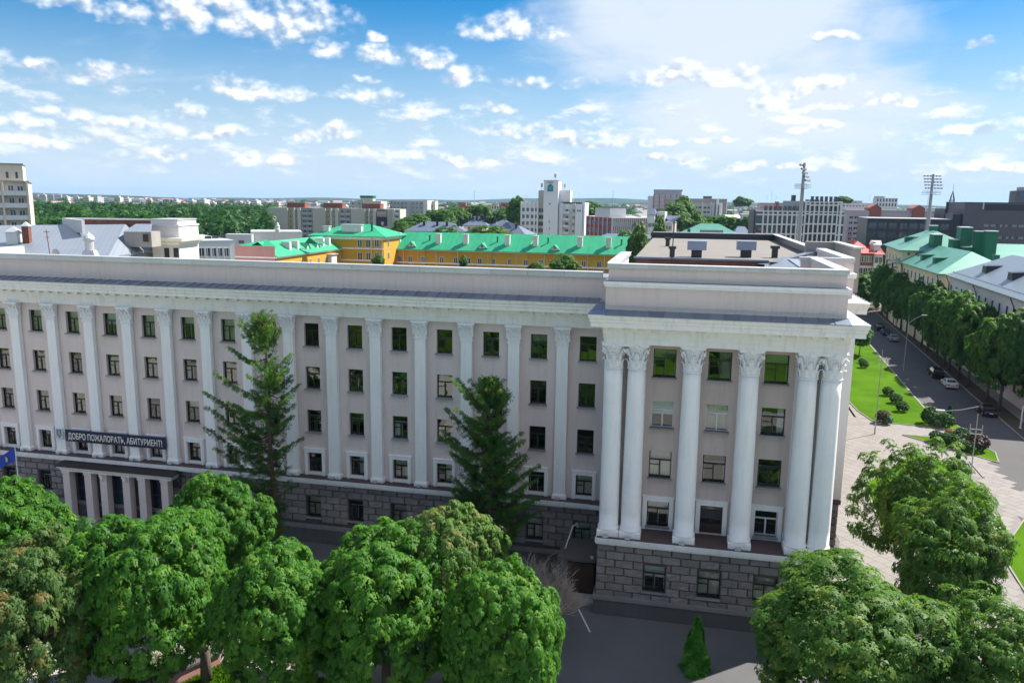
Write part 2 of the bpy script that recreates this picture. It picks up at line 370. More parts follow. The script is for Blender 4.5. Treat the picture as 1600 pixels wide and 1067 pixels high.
leafmat('leaf_street', (0.028, 0.105, 0.026), (0.11, 0.25, 0.045), 0.45, (0.19, 0.30, 0.06))
leafmat('needles', (0.032, 0.13, 0.04), (0.11, 0.235, 0.05), 0.42, (0.26, 0.34, 0.06))
leafmat('leaf_thuja', (0.030, 0.15, 0.018), (0.09, 0.29, 0.03), 0.35)
leafmat('leaf_wood', (0.014, 0.065, 0.020), (0.045, 0.135, 0.030), 0.3, (0.075, 0.17, 0.03), 0.03)
leafmat('leaf_shrub', (0.020, 0.085, 0.018), (0.05, 0.16, 0.025), 0.2)
leafmat('leaf_purple', (0.035, 0.022, 0.020), (0.085, 0.055, 0.045), 0.2)
leafmat('leaf_gold', (0.30, 0.20, 0.06), (0.42, 0.30, 0.10), 0.2)
leafmat('leaf_pale', (0.05, 0.15, 0.09), (0.16, 0.30, 0.16), 0.2)
def lawnmat():
    m, t, out = new_mat('lawn')
    P = pos(t)
    n = t.noise(P, 0.12, 5, 0.65); g = t.noise(P, 9, 4, 0.7)
    col = t.mix(t.ramp(n, 0.3, 0.7), (0.048, 0.125, 0.004, 1), (0.095, 0.205, 0.006, 1))
    col = t.mix(t.math('MULTIPLY', t.ramp(g, 0.35, 0.7), 0.6), col, (0.045, 0.115, 0.005, 1))
    t.l.new(princ(t, col, 0.95, 0, 0.04, g, 0.6, 0.08), out.inputs[0])
lawnmat()
def groundmat():
    m, t, out = new_mat('town_ground')
    P = pos(t)
    n = t.noise(P, 0.012, 6, 0.65); g = t.noise(P, 0.07, 4, 0.6)
    col = t.mix(t.ramp(n, 0.42, 0.58), (0.045, 0.085, 0.03, 1), (0.17, 0.165, 0.15, 1))
    col = t.mix(t.math('MULTIPLY', t.ramp(g, 0.4, 0.7), 0.5), col, (0.035, 0.075, 0.025, 1))
    t.l.new(princ(t, col, 0.95, 0, 0.2), out.inputs[0])
groundmat()
def hillmat():
    m, t, out = new_mat('hill_woods')
    P = pos(t)
    n = t.noise(t.vec('MULTIPLY', P, (1, 1, 3)), 0.004, 6, 0.65)
    col = t.mix(t.ramp(n, 0.38, 0.62), (0.014, 0.035, 0.016, 1), (0.045, 0.07, 0.028, 1))
    t.l.new(princ(t, col, 0.95, 0, 0.1), out.inputs[0])
hillmat()

# ------------------------------------------------------------------ mesh and object helpers
class MB:
    def __init__(s): s.v = []; s.f = []; s.m = []
    def quad(s, a, b, c, d, mi=0):
        n = len(s.v); s.v += [tuple(a), tuple(b), tuple(c), tuple(d)]; s.f.append((n, n + 1, n + 2, n + 3)); s.m.append(mi); return s
    def tri(s, a, b, c, mi=0):
        n = len(s.v); s.v += [tuple(a), tuple(b), tuple(c)]; s.f.append((n, n + 1, n + 2)); s.m.append(mi); return s
    def poly(s, pts, mi=0):
        n = len(s.v); s.v += [tuple(p) for p in pts]; s.f.append(tuple(range(n, n + len(pts)))); s.m.append(mi); return s
    def box(s, x0, x1, y0, y1, z0, z1, mi=0, skip=''):
        n = len(s.v)
        s.v += [(x0, y0, z0), (x1, y0, z0), (x1, y1, z0), (x0, y1, z0), (x0, y0, z1), (x1, y0, z1), (x1, y1, z1), (x0, y1, z1)]
        fs = {'b': (3, 2, 1, 0), 't': (4, 5, 6, 7), 'f': (0, 1, 5, 4), 'r': (1, 2, 6, 5), 'k': (2, 3, 7, 6), 'l': (3, 0, 4, 7)}
        for k, q in fs.items():
            if k not in skip: s.f.append(tuple(n + i for i in q)); s.m.append(mi)
        return s
    def frustum(s, cx, cy, z0, z1, w0, d0, w1, d1, mi=0):
        n = len(s.v)
        for (w, d, z) in ((w0, d0, z0), (w1, d1, z1)):
            s.v += [(cx - w / 2, cy - d / 2, z), (cx + w / 2, cy - d / 2, z), (cx + w / 2, cy + d / 2, z), (cx - w / 2, cy + d / 2, z)]
        for q in ((3, 2, 1, 0), (4, 5, 6, 7), (0, 1, 5, 4), (1, 2, 6, 5), (2, 3, 7, 6), (3, 0, 4, 7)):
            s.f.append(tuple(n + i for i in q)); s.m.append(mi)
        return s
    def tube(s, pts, r, n=6, mi=0, cap=True):
        pts = [Vector(p) for p in pts]
        rs = r if isinstance(r, (list, tuple)) else [r] * len(pts)
        base = len(s.v)
        for i, p in enumerate(pts):
            d = (pts[min(i + 1, len(pts) - 1)] - pts[max(i - 1, 0)]).normalized()
            a = d.cross(Vector((0, 0, 1)) if abs(d.z) < 0.9 else Vector((1, 0, 0))).normalized(); b = d.cross(a)
            for k in range(n):
                w = 2 * math.pi * k / n
                s.v.append(tuple(p + (a * math.cos(w) + b * math.sin(w)) * rs[i]))
        for i in range(len(pts) - 1):
            for k in range(n):
                k2 = (k + 1) % n
                s.f.append((base + i * n + k, base + (i + 1) * n + k, base + (i + 1) * n + k2, base + i * n + k2)); s.m.append(mi)
        if cap:
            s.f.append(tuple(base + k for k in range(n))); s.m.append(mi)
            e = base + (len(pts) - 1) * n
            s.f.append(tuple(e + n - 1 - k for k in range(n))); s.m.append(mi)
        return s
    def lathe(s, prof, n=24, mi=0, cx=0, cy=0):
        base = len(s.v)
        for (r, z) in prof:
            for k in range(n):
                w = 2 * math.pi * k / n; s.v.append((cx + r * math.cos(w), cy + r * math.sin(w), z))
        for i in range(len(prof) - 1):
            for k in range(n):
                k2 = (k + 1) % n
                s.f.append((base + i * n + k, base + i * n + k2, base + (i + 1) * n + k2, base + (i + 1) * n + k)); s.m.append(mi)
        s.f.append(tuple(base + n - 1 - k for k in range(n))); s.m.append(mi)
        e = base + (len(prof) - 1) * n
        s.f.append(tuple(e + k for k in range(n))); s.m.append(mi)
        return s
    def extrude_path(s, prof, path, mi=0, cap=True):
        """profile (out, z) swept along plan points path [(x, y, nx, ny)]: n is the mitred outward direction"""
        base = len(s.v); k = len(prof)
        for (x, y, nx, ny) in path:
            for (o, z) in prof: s.v.append((x + nx * o, y + ny * o, z))
        for i in range(len(path) - 1):
            for j in range(k - 1):
                a = base + i * k + j
                s.f.append((a, a + k, a + k + 1, a + 1)); s.m.append(mi)
        if cap:
            s.f.append(tuple(base + j for j in range(k))); s.m.append(mi)
            e = base + (len(path) - 1) * k
            s.f.append(tuple(e + k - 1 - j for j in range(k))); s.m.append(mi)
        return s
    def wall(s, x0, x1, z0, z1, y, holes, reveal=0.25, mi=0):
        """wall face at y looking to -y with rectangular holes (hx0, hx1, hz0, hz1) and their reveals"""
        xs = sorted({x0, x1, *[h[0] for h in holes], *[h[1] for h in holes]}); zs = sorted({z0, z1, *[h[2] for h in holes], *[h[3] for h in holes]})
        xs = [v for v in xs if x0 <= v <= x1]; zs = [v for v in zs if z0 <= v <= z1]
        for i in range(len(xs) - 1):
            for j in range(len(zs) - 1):
                cx, cz = (xs[i] + xs[i + 1]) / 2, (zs[j] + zs[j + 1]) / 2
                if any(h[0] < cx < h[1] and h[2] < cz < h[3] for h in holes): continue
                s.quad((xs[i], y, zs[j]), (xs[i + 1], y, zs[j]), (xs[i + 1], y, zs[j + 1]), (xs[i], y, zs[j + 1]), mi)
        for (a, b, c, d) in holes:
            r = y + reveal
            s.quad((a, y, c), (a, y, d), (a, r, d), (a, r, c), mi); s.quad((b, r, c), (b, r, d), (b, y, d), (b, y, c), mi)
            s.quad((a, y, c), (a, r, c), (b, r, c), (b, y, c), mi); s.quad((a, r, d), (a, y, d), (b, y, d), (b, r, d), mi)
        return s
    def mesh(s, name, mats, smooth=False):
        me = bpy.data.meshes.new(name)
        me.from_pydata(s.v, [], s.f)
        for m_ in (mats if isinstance(mats, (list, tuple)) else [mats]): me.materials.append(MATS[m_])
        if any(s.m): me.polygons.foreach_set('material_index', s.m)
        if smooth: me.polygons.foreach_set('use_smooth', [True] * len(s.f))
        me.update(); return me
    def build(s, name, mats, parent=None, smooth=False, kind=None):
        return link(s.mesh(name, mats, smooth), name, parent, kind=kind)

def link(mesh, name, parent=None, loc=(0, 0, 0), rz=0.0, scale=None, kind=None):
    o = bpy.data.objects.new(name, mesh); COL.objects.link(o)
    if parent is not None: o.parent = parent
    o.location = loc
    if rz: o.rotation_euler = (0, 0, rz)
    if scale is not None: o.scale = scale if isinstance(scale, (tuple, list)) else (scale,) * 3
    if kind: o['kind'] = kind
    return o
def tag(o, label, cat, group=None):
    o['label'] = label; o['category'] = cat
    if group: o['group'] = group
    return o
def thing(name, label, cat, loc=(0, 0, 0), rz=0.0, group=None):
    return tag(link(None, name, None, loc, rz), label, cat, group)
KIDS = {}
def copy_thing(o, loc, rz, label, scale=None):
    r = o.copy(); COL.objects.link(r); r.location = loc; r.rotation_euler = (0, 0, rz); r['label'] = label
    if scale is not None: r.scale = scale if isinstance(scale, (tuple, list)) else (scale,) * 3
    for ch in list(o.children):
        c = ch.copy(); COL.objects.link(c); c.parent = r
        for g in list(ch.children):
            d = g.copy(); COL.objects.link(d); d.parent = c
    return r
ORD = ['first', 'second', 'third', 'fourth', 'fifth', 'sixth', 'seventh', 'eighth', 'ninth', 'tenth', 'eleventh', 'twelfth', 'thirteenth',
       'fourteenth', 'fifteenth', 'sixteenth', 'seventeenth', 'eighteenth', 'nineteenth', 'twentieth']
def ordinal(i):
    if i < 20: return ORD[i]
    tens = ['twenty', 'thirty', 'forty', 'fifty', 'sixty', 'seventy', 'eighty', 'ninety'][(i + 1) // 10 - 2]
    u = (i + 1) % 10
    return tens[:-1] + 'ieth' if u == 0 else tens + '-' + ORD[u - 1]
def np_mesh(name, V, Fq, mats, mi=None, smooth=False):
    """mesh from arrays: V (n,3), Fq (m,4 or 3)"""
    me = bpy.data.meshes.new(name); k = Fq.shape[1]
    me.vertices.add(len(V)); me.vertices.foreach_set('co', V.astype(np.float32).ravel())
    me.loops.add(Fq.size); me.loops.foreach_set('vertex_index', Fq.astype(np.int32).ravel())
    me.polygons.add(len(Fq)); me.polygons.foreach_set('loop_start', np.arange(0, Fq.size, k, dtype=np.int32))
    me.polygons.foreach_set('loop_total', np.full(len(Fq), k, dtype=np.int32))
    for m_ in (mats if isinstance(mats, (list, tuple)) else [mats]): me.materials.append(MATS[m_])
    if mi is not None: me.polygons.foreach_set('material_index', mi.astype(np.int32))
    if smooth: me.polygons.foreach_set('use_smooth', np.ones(len(Fq), dtype=bool))
    me.update(calc_edges=True); return me

# ================================================================== GROUND AND STREETS
SD = Vector((0.075, 0.9972, 0)); SN = Vector((0.9972, -0.075, 0))     # along / across the side street
def sheet(name, pts, z, mats, kind='structure'):
    b = MB(); b.poly([(p[0], p[1], z) for p in pts])
    return b.build(name, mats, kind=kind)
def build_ground():
    b = MB(); R = 11000
    b.quad((-R, -600, 0), (R, -600, 0), (R, R, 0), (-R, R, 0))
    b.build('ground', 'town_ground', kind='structure')
    sheet('forecourt', [(-90, -15.5), (-90, 0.2), (73, 0.2), (73, 5), (100, 5), (100, -18.6), (40, -18.6)], 0.004, 'asphalt')
    # the park lawn in front, mostly below and behind the camera
    sheet('park_lawn', [(-120, -240), (170, -240), (170, -62), (-120, -62)], 0.02, 'lawn'); sheet('front_lawn', [(26, -27), (34, -27), (42, -18.9), (33.0, -18.9), (28, -21)], 0.02, 'lawn'); sheet('park_square', [(-120, -62), (170, -62), (170, -18.9), (-120, -18.9)], 0.014, 'square_paving')  # park_square, mostly out of view, is made pale to bounce light onto the facade
    sheet('park_path', [(26.5, -60), (30.2, -60), (31.4, -18.9), (29.2, -18.9)], 0.026, 'asphalt_pale')
    sheet('forecourt_lane', [(-90, -20.9), (28, -20.9), (33, -18.85), (100, -18.6), (100, -17.2), (-90, -12.5)], 0.008, 'asphalt_pale')
    k = MB(); k.box(-90, 28, -21.1, -20.9, 0, 0.12); k.box(33.2, 100, -19.05, -18.85, 0, 0.12); k.build('lane_kerb', 'kerb', kind='structure')
    # the plaza beside the building
    sheet('plaza', [(72, -18), (112, -18), (112, 30), (101.5, 44), (99.5, 56), (89.5, 56), (86, 74), (84, 150), (72, 150)], 0.012, 'paving_joint')
    # side street
    c0 = Vector((98.9, 73.4, 0))
    def s(along, across): p = c0 + SD * along + SN * across; return (p.x, p.y)
    sheet('street', [s(-200, 0), s(-200, 9.2), s(420, 9.2), s(420, 0)], 0.016, 'road')
    sheet('street_verge', [s(-200, 9.4), s(-200, 17.5), s(420, 17.5), s(420, 9.4)], 0.012, 'soil')
    sheet('street_pavement', [s(-200, 12.0), s(-200, 14.2), s(420, 14.2), s(420, 12.0)], 0.02, 'asphalt_pale')
    k = MB()
    for a in range(-40, 300, 6):
        for (x0, x1) in ((-0.22, 0.0), (9.2, 9.42)):
            if -36 < a < -16 and x0 < 0: continue
            p = [s(a, x0), s(a, x1), s(a + 5.94, x1), s(a + 5.94, x0)]
            n = len(k.v)
            k.v += [(q[0], q[1], 0) for q in p] + [(q[0], q[1], 0.13) for q in p]
            for q in ((4, 5, 6, 7), (0, 1, 5, 4), (1, 2, 6, 5), (2, 3, 7, 6), (3, 0, 4, 7)): k.f.append(tuple(n + i for i in q)); k.m.append(0)
    k.build('street_kerb', 'kerb', kind='structure')
    def lawn(name, pts):
        b = MB(); top = [(p[0], p[1], 0.10) for p in pts]
        b.poly(top)
        o = b.build(name, 'lawn', kind='structure')
        e = MB()
        for i in range(len(pts)):
            a, c = Vector((*pts[i], 0)), Vector((*pts[(i + 1) % len(pts)], 0)); d = (c - a).normalized(); nn = Vector((d.y, -d.x, 0)) * 0.12
            e.quad(a + nn, c + nn, c + nn + Vector((0, 0, .12)), a + nn + Vector((0, 0, .12))); e.quad(a + nn + Vector((0, 0, .12)), c + nn + Vector((0, 0, .12)), c - nn * .2 + Vector((0, 0, .12)), a - nn * .2 + Vector((0, 0, .12)))
        link(e.mesh('kerb_edge', 'kerb'), 'kerb_edge', o)
    lawn('street_lawn', [(88.9, 55.6), (94, 55.0), (100.2, 54.4), (99.0, 62), (98.6, 73.4), (99.9, 90), (102.6, 126), (97.5, 127), (94, 108), (90.5, 90), (87.6, 72), (87.9, 61)])
    lawn('lawn_strip', [(91.2, 49.6), (96.4, 43.6), (99.5, 39.9), (100.6, 44.2), (99.6, 48.2), (95, 49.2)])
    lawn('lawn_wedge', [(82, 28), (90.8, 42.0), (94.4, 37.2), (94.1, 24.7), (91.3, 19.9), (86, 14), (80.5, 12)])
    lawn('lawn_corner', [(95.5, 21.5), (99, 26), (112, 26), (112, -6), (88, -6), (90, 12)])
    b = MB(); p = atz(1318, 625, 0.03); q = atz(1377, 712, 0.03); d = (q - p).normalized(); n = Vector((d.y, -d.x, 0)) * 0.16
    b.quad(p - n, q - n, q + n, p + n); b.build('drain_slot', 'dark_metal', kind='structure')
    b = MB(); p = atz(904, 951, 0.02); q = atz(922, 987, 0.02); d = (q - p).normalized(); n = Vector((d.y, -d.x, 0)) * 0.055
    b.quad(p - n, q - n, q + n, p + n); b.build('painted_line', 'line_white', kind='structure')
    # paving slabs of the plaza: the nearest as single pieces, the rest joined
    lawns = [[(88.9, 55.6), (100.2, 54.4), (99.0, 62), (98.6, 73.4), (102.6, 126), (97.5, 127), (90.5, 90), (87.6, 72), (87.9, 61)], [(91.2, 49.6), (99.5, 39.9), (100.6, 44.2), (99.6, 48.2), (95, 49.2)],
             [(82, 28), (90.8, 42.0), (94.4, 37.2), (94.1, 24.7), (91.3, 19.9), (80.5, 12)], [(95.5, 21.5), (99, 26), (112, 26), (112, -6), (88, -6), (90, 12)]]
    def inside(x, y, poly):
        r = False; j = len(poly) - 1
        for i in range(len(poly)):
            xi, yi = poly[i]; xj, yj = poly[j]
            if (yi > y) != (yj > y) and x < (xj - xi) * (y - yi) / (yj - yi) + xi: r = not r
            j = i
        return r
    plaza = bpy.data.objects['plaza']
    sl = MB(); sl.frustum(0, 0, 0.012, 0.030, 1.18, 1.18, 1.165, 1.165)
    sm = sl.mesh('paving_slab', 'paving'); cells = []
    ang = rad(38); ca, sa = math.cos(ang), math.sin(ang)
    for i in range(-70, 90):
        for j in range(-70, 90):
            x = 88 + (i * 1.2) * ca - (j * 1.2 + (i % 2) * 0.6) * sa; y = 34 + (i * 1.2) * sa + (j * 1.2 + (i % 2) * 0.6) * ca
            if not (73.5 < x < 104 and -16 < y < 96): continue
            if x > 98.2 + 0.02 * (y - 30) and y > 30: continue
            if any(inside(x, y, q) or inside(x + .5, y, q) or inside(x - .5, y, q) or inside(x, y + .5, q) or inside(x, y - .5, q) for q in lawns): continue
            px, py = project((x, y, 0))
            if not (1290 < px < 1640 and 600 < py < 1090): continue
            cells.append((py, x, y, px))
    cells.sort(reverse=True)
    vis = [c for c in cells if (c[3] > 1500 and c[0] < 960) or c[3] < 1370 and c[0] < 870]
    single = vis[:290]; sset = set(single)
    for (_, x, y, _p) in single: link(sm, 'paving_slab', plaza, (x, y, 0), ang)
    rest = MB()
    for c in cells:
        if c in sset: continue
        n = len(rest.v)
        for vtx in sm.vertices:
            a, b_, z_ = vtx.co; rest.v.append((c[1] + a * ca - b_ * sa, c[2] + a * sa + b_ * ca, z_))
        for q in ((4, 5, 6, 7), (0, 1, 5, 4), (1, 2, 6, 5), (2, 3, 7, 6), (3, 0, 4, 7)): rest.f.append(tuple(n + i for i in q)); rest.m.append(0)
    rest.build('paving_field', 'paving', plaza, kind='stuff')
build_ground()

# ================================================================== THE COLONNADED BUILDING
UNI = thing('university_building', 'long pinkish institute building with white pilasters and a columned corner block', 'building')
WIN = {}
def window_meshes(w, h, white=False):
    key = (w, h, white)
    if key in WIN: return WIN[key]
    fm = 'frame_white' if white else 'frame_brown'
    t = 0.065; zt = h * 0.66; xm = w * 0.48 if not white else w * 0.5
    f = MB()
    f.box(0, t, -.05, .05, 0, h); f.box(w - t, w, -.05, .05, 0, h)
    f.box(t, w - t, -.05, .05, 0, t); f.box(t, w - t, -.05, .05, h - t, h)
    f.box(t, w - t, -.055, .05, zt - .05, zt + .05); f.box(xm - .05, xm + .05, -.055, .05, t, zt - .05)
    if not white: f.box(t, xm - .05, -.05, .03, zt - .42, zt - .37)
    i = MB(); y = 0.16
    i.box(t, w - t, y, y + .04, zt + .055, zt + .115); i.box(xm + .02, xm + .09, y, y + .04, t, zt)
    i.box(t, t + .05, y, y + .04, t, zt); i.box(w - t - .05, w - t, y, y + .04, t, zt)
    def pane(x0, x1, z0, z1, tilt):
        p = MB(); dx, dz = tilt
        p.quad((x0, dz, z0), (x1, dx + dz, z0), (x1, dx - dz, z1), (x0, -dz, z1)); return p
    ps = [pane(t, w - t, zt + .05, h - t, (0.004, 0.002)), pane(t, xm - .05, t, zt - .05, (0.006, 0.0)), pane(xm + .05, w - t, t, zt - .05, (-0.006, 0.001))]
    out = dict(frame=f.mesh('window', fm), inner=i.mesh('inner_frame', 'frame_white'), w=w, h=h, xm=xm, zt=zt,
               panes=[p.mesh('pane', 'glass') for p in ps], panes2=[p.mesh('pane', 'glass_strong') for p in ps])
    s = MB(); s.box(-.08, w + .08, -.52, .06, -.07, 0.0); s.box(-.08, w + .08, -.52, -.49, -.13, -.07)
    out['sill'] = s.mesh('sill', 'sill_metal')
    def blind(x0, x1, z0, z1, m, wav=True):
        b = MB(); n = 9
        for k in range(n):
            xa, xb = x0 + (x1 - x0) * k / n, x0 + (x1 - x0) * (k + 1) / n
            ya, yb = 0.3 + (.03 if k % 2 else 0) * wav, 0.3 + (0 if k % 2 else .03) * wav
            b.quad((xa, ya, z0), (xb, yb, z0), (xb, yb, z1), (xa, ya, z1))
        return b.mesh('blind', m)
    out['blinds'] = [blind(.05, w - .05, .05, h - .05, 'blind_cream'), blind(.05, w - .05, zt, h - .05, 'blind_cream', 0), blind(.05, xm, .1, zt, 'blind_white'),
                     blind(xm, w - .05, .05, h - .05, 'blind_cream'), blind(.05, w - .05, h * .45, h - .05, 'blind_white', 0), blind(w * .7, w - .05, .05, h - .05, 'blind_white')]
    WIN[key] = out; return out
def put_window(parent, x, y, z, w, h, white=False, blind=None, strong=False, inner=True, sill=True):
    k = window_meshes(w, h, white)
    o = link(k['frame'], 'window', parent, (x - w / 2, y, z))
    for p in (k['panes2'] if strong else k['panes']): link(p, 'pane', o)
    if inner: link(k['inner'], 'inner_frame', o)
    if sill: link(k['sill'], 'sill', o)
    if blind is not None: link(k['blinds'][blind], 'blind', o)
    return o

MX0, MX1 = -14.0, 55.86
ROWS = [(11.68 + L, 13.68 + L), (7.88 + L, 9.84 + L), (3.98 + L, 5.96 + L), (0.26 + L, 2.10 + L)]
BAYS = [4 * i + 2 for i in range(-4, 14)]
def capital_flat():
    b = MB(); z0 = 12.98 + L; zt = 14.42 + L
    b.box(-.56, .56, -.07, .40, z0 - .09, z0, 0)                         # astragal
    n = len(b.v)
    for (hw, y, z) in ((.50, 0, z0), (.51, -.03, z0 + .5), (.56, -.12, z0 + 1.0), (.64, -.2, zt - .16)):
        b.v += [(-hw, y, z), (hw, y, z), (hw, .4, z), (-hw, .4, z)]
    for i in range(3):
        for q in ((0, 1, 5, 4), (1, 2, 6, 5), (3, 0, 4, 7)): b.f.append(tuple(n + 4 * i + k for k in q)); b.m.append(0)
    def leaf(cx, w, za, zb, y0, curl, lean=0.0):
        prof = [(0, 0.0), (.45, .03), (.8, .10), (1.0, .22), (.93, .30)]
        for i in range(len(prof) - 1):
            (ta, oa), (tb, ob) = prof[i], prof[i + 1]
            wa = w * (1 - .25 * ta) if ta < .9 else w * .55; wb = w * (1 - .25 * tb) if tb < .9 else w * .5
            A = lambda sx, t_, o_, ww, rib: (cx + lean * t_ + sx * ww / 2, y0 - o_ * curl - rib, za + (zb - za) * t_)
            b.quad(A(-1, ta, oa, wa, 0), A(0, ta, oa, wa, .05), A(0, tb, ob, wb, .05), A(-1, tb, ob, wb, 0))
            b.quad(A(0, ta, oa, wa, .05), A(1, ta, oa, wa, 0), A(1, tb, ob, wb, 0), A(0, tb, ob, wb, .05))
    for cx in (-.36, 0, .36): leaf(cx, .30, z0 + .02, z0 + .55, -.01, .6)
    for cx in (-.52, -.18, .18, .52): leaf(cx, .25, z0 + .3, z0 + .92, -.03, .75)
    for sx in (-1, 1):                                                   # stalks ending in scrolls
        b.tube([(sx * .12, -.10, z0 + .75), (sx * .25, -.2, z0 + 1.02), (sx * .48, -.30, z0 + 1.18), (sx * .60, -.36, z0 + 1.10), (sx * .585, -.36, z0 + .98), (sx * .50, -.34, z0 + 1.0)], [.05, .06, .065, .06, .05, .035], 6)
        b.tube([(sx * .1, -.12, z0 + .8), (sx * .11, -.22, z0 + 1.08), (sx * .03, -.26, z0 + 1.15)], [.04, .045, .03], 5)
    b.box(-.70, .70, -.36, .40, zt - .15, zt); b.box(-.1, .1, -.42, -.36, zt - .2, zt + .0)
    return b.mesh('capital', 'capital_white')
def build_main():
    holes = [(x - .68, x + .68, a, b) for x in BAYS for (a, b) in ROWS if MX0 < x < MX1]
    MB().wall(MX0, MX1, L, 14.6 + L, 0.45, holes, 0.42).build('wall', 'render_pink', UNI)
    # interior seen through the panes
    b = MB()
    for z in (0.9, L, 3.88 + L, 7.76 + L, 11.6 + L): b.box(MX0, MX1, .95, 3.2, z - .3, z - .02)
    b.quad((MX0, 3.2, 0), (MX1, 3.2, 0), (MX1, 3.2, 15 + L), (MX0, 3.2, 15 + L))
    for i in range(-4, 15, 2): b.box(4 * i - .1, 4 * i + .1, .95, 3.2, 0, 15 + L)
    b.build('interior', 'room_dark', UNI)
    # pilasters
    p = MB(); zt = 12.9 + L
    p.frustum(0, .2, L + .42, zt, 1.0, .45, .92, .41); p.box(-.60, .60, -.12, .45, L, L + .30); p.frustum(0, .18, L + .30, L + .42, 1.16, .54, 1.04, .48)
    pm = p.mesh('pilaster', 'white_plaster'); cm = capital_flat()
    fl = MB(); fl.box(-.2, .2, -.42, -.2, L + .05, L + .2); fl.box(-.17, .17, -.435, -.42, L + .07, L + .18, 1); fl.box(-.03, .03, -.3, -.2, L, L + .05)
    flm = fl.mesh('floodlight', ['steel', 'lamp_lens'])
    for i in range(-3, 14):
        o = link(pm, 'pilaster', UNI, (4 * i, 0, 0)); link(cm, 'capital', o)
        if i >= -1: link(flm, 'floodlight', UNI, (4 * i - .1, -.02, 0))
    # windows, row by row
    rnd = random.Random(5)
    for x in BAYS:
        if not (MX0 < x < MX1): continue
        for r, (a, c) in enumerate(ROWS):
            q = rnd.random(); bl = None; strong = False; inner = rnd.random() < .7
            if r == 0 and x < 26: bl = 0 if q < .62 else (1 if q < .8 else 4)
            elif r == 0 and x > 44: strong = True; bl = 1 if q < .3 else None
            elif r in (1, 2): strong = q < .42 or r == 1 and x > 30; bl = (2 if q > .87 else (5 if q > .76 else (1 if q > .68 else (4 if q > .62 else (3 if q > .57 else None)))))
            elif r == 3: bl = 3 if q < .3 else (0 if q < .48 else (2 if q < .6 else None))
            if x > 48 and r in (1, 2): bl, strong, inner = None, False, False
            o = put_window(UNI, x, .74, a, 1.36, c - a, False, bl, strong, inner, sill=(r < 3))
            if r == 3:                                                   # white surround on the lowest row
                s = MB(); w = .68
                s.box(-w - .30, -w, -.16, 0, -.24, c - a + .30); s.box(w, w + .30, -.16, 0, -.24, c - a + .30); s.box(-w, w, -.16, 0, c - a, c - a + .30)
                s.box(-w - .36, w + .36, -.20, -.0, c - a + .30, c - a + .38); s.box(-w - .20, -w - .08, -.2, -.16, -.24, c - a + .2); s.box(w + .08, w + .20, -.2, -.16, -.24, c - a + .2)
                s.box(-w, w, -.05, .0, -.24, -.02)
                link(WIN.setdefault('sur', s.mesh('surround', 'white_plaster')), 'surround', o, (.68, -.29, 0))
    # entablature and cornice
    C = 1.05
    prof = [(0, 14.42), (0, 14.80), (.05, 14.82), (.05, 15.16), (.10, 15.18), (.10, 15.60), (.22, 15.68), (C - .12, 15.70), (C - .12, 15.98), (C - .06, 16.02), (C - .05, 16.2), (C + .02, 16.3), (C + .06, 16.57)]
    MB().extrude_path([(o, z + L) for (o, z) in prof] + [(-.2, 16.57 + L)], [(MX0, 0, 0, -1), (MX1 - .9, 0, 0, -1)]).build('cornice', 'cornice_white', UNI)
    b = MB(); b.box(MX0, MX1, .001, .6, 14.42 + L, 16.5 + L); b.build('entablature', 'cornice_white', UNI)
    d = MB(); d.box(-.19, .19, -.52, -.06, 15.44 + L, 15.66 + L); d.box(-.22, .22, -.55, -.06, 15.60 + L, 15.67 + L)
    dm = d.mesh('dentil', 'cornice_white')
    for k in range(-3, 55):
        if k in (45, 46, 47): continue
        link(dm, 'dentil', UNI, (k + .4, 0, 0))
    # sheets of the cornice roof, their standing seams, the parapet and its coping
    s = MB(); W = .94
    z0, z1 = 16.585 + L, 16.83 + L
    s.quad((0, -C - .09, z0), (W, -C - .09, z0), (W, .32, z1), (0, .32, z1)); s.quad((0, -C - .09, z0 - .05), (W, -C - .09, z0 - .05), (W, -C - .09, z0), (0, -C - .09, z0))
    s.poly([(0, -C - .1, z0), (.035, -C - .1, z0), (.035, -C - .1, z0 + .05), (0, -C - .1, z0 + .05)]); s.quad((0, -C - .1, z0 + .05), (.035, -C - .1, z0 + .05), (.035, .3, z1 + .05), (0, .3, z1 + .05))
    s.quad((0, -C - .1, z0), (0, -C - .1, z0 + .05), (0, .3, z1 + .05), (0, .3, z1)); s.quad((.035, -C - .1, z0 + .05), (.035, -C - .1, z0), (.035, .3, z1), (.035, .3, z1 + .05))
    sm = s.mesh('roof_sheet', 'zinc_sheet')
    x = -9.2
    while x < MX1 - 1.6: link(sm, 'roof_sheet', UNI, (x, 0, 0)); x += W + .003
    b = MB(); b.box(MX0, MX1, .30, .75, 16.5 + L, 18.44 + L); b.build('parapet', 'render_pink', UNI)
    c = MB(); c.box(0, 2.98, .16, .92, 18.44 + L, 18.84 + L); c.box(0, 2.98, .12, .96, 18.84 + L, 18.89 + L)
    cmesh = c.mesh('coping', 'coping_sheet'); x = MX0
    while x + 3 <= MX1 + .1: link(cmesh, 'coping', UNI, (x, 0, 0)); x += 3
    b = MB(); b.quad((MX0, .75, 17.6 + L), (MX1, .75, 17.6 + L), (MX1, 9, 18.0 + L), (MX0, 9, 18.0 + L)); b.quad((MX0, 9, 18.0 + L), (MX1, 9, 18.0 + L), (MX1, 17, 16.6 + L), (MX0, 17, 16.6 + L))
    b.build('roof', 'roof_zinc', UNI)
    b = MB(); b.box(MX0, MX1, 16.2, 16.6, 0, 16.6 + L); b.box(MX0, MX0 + .4, .5, 16.2, 0, 18.4 + L); b.build('rear_wall', 'render_pink', UNI)
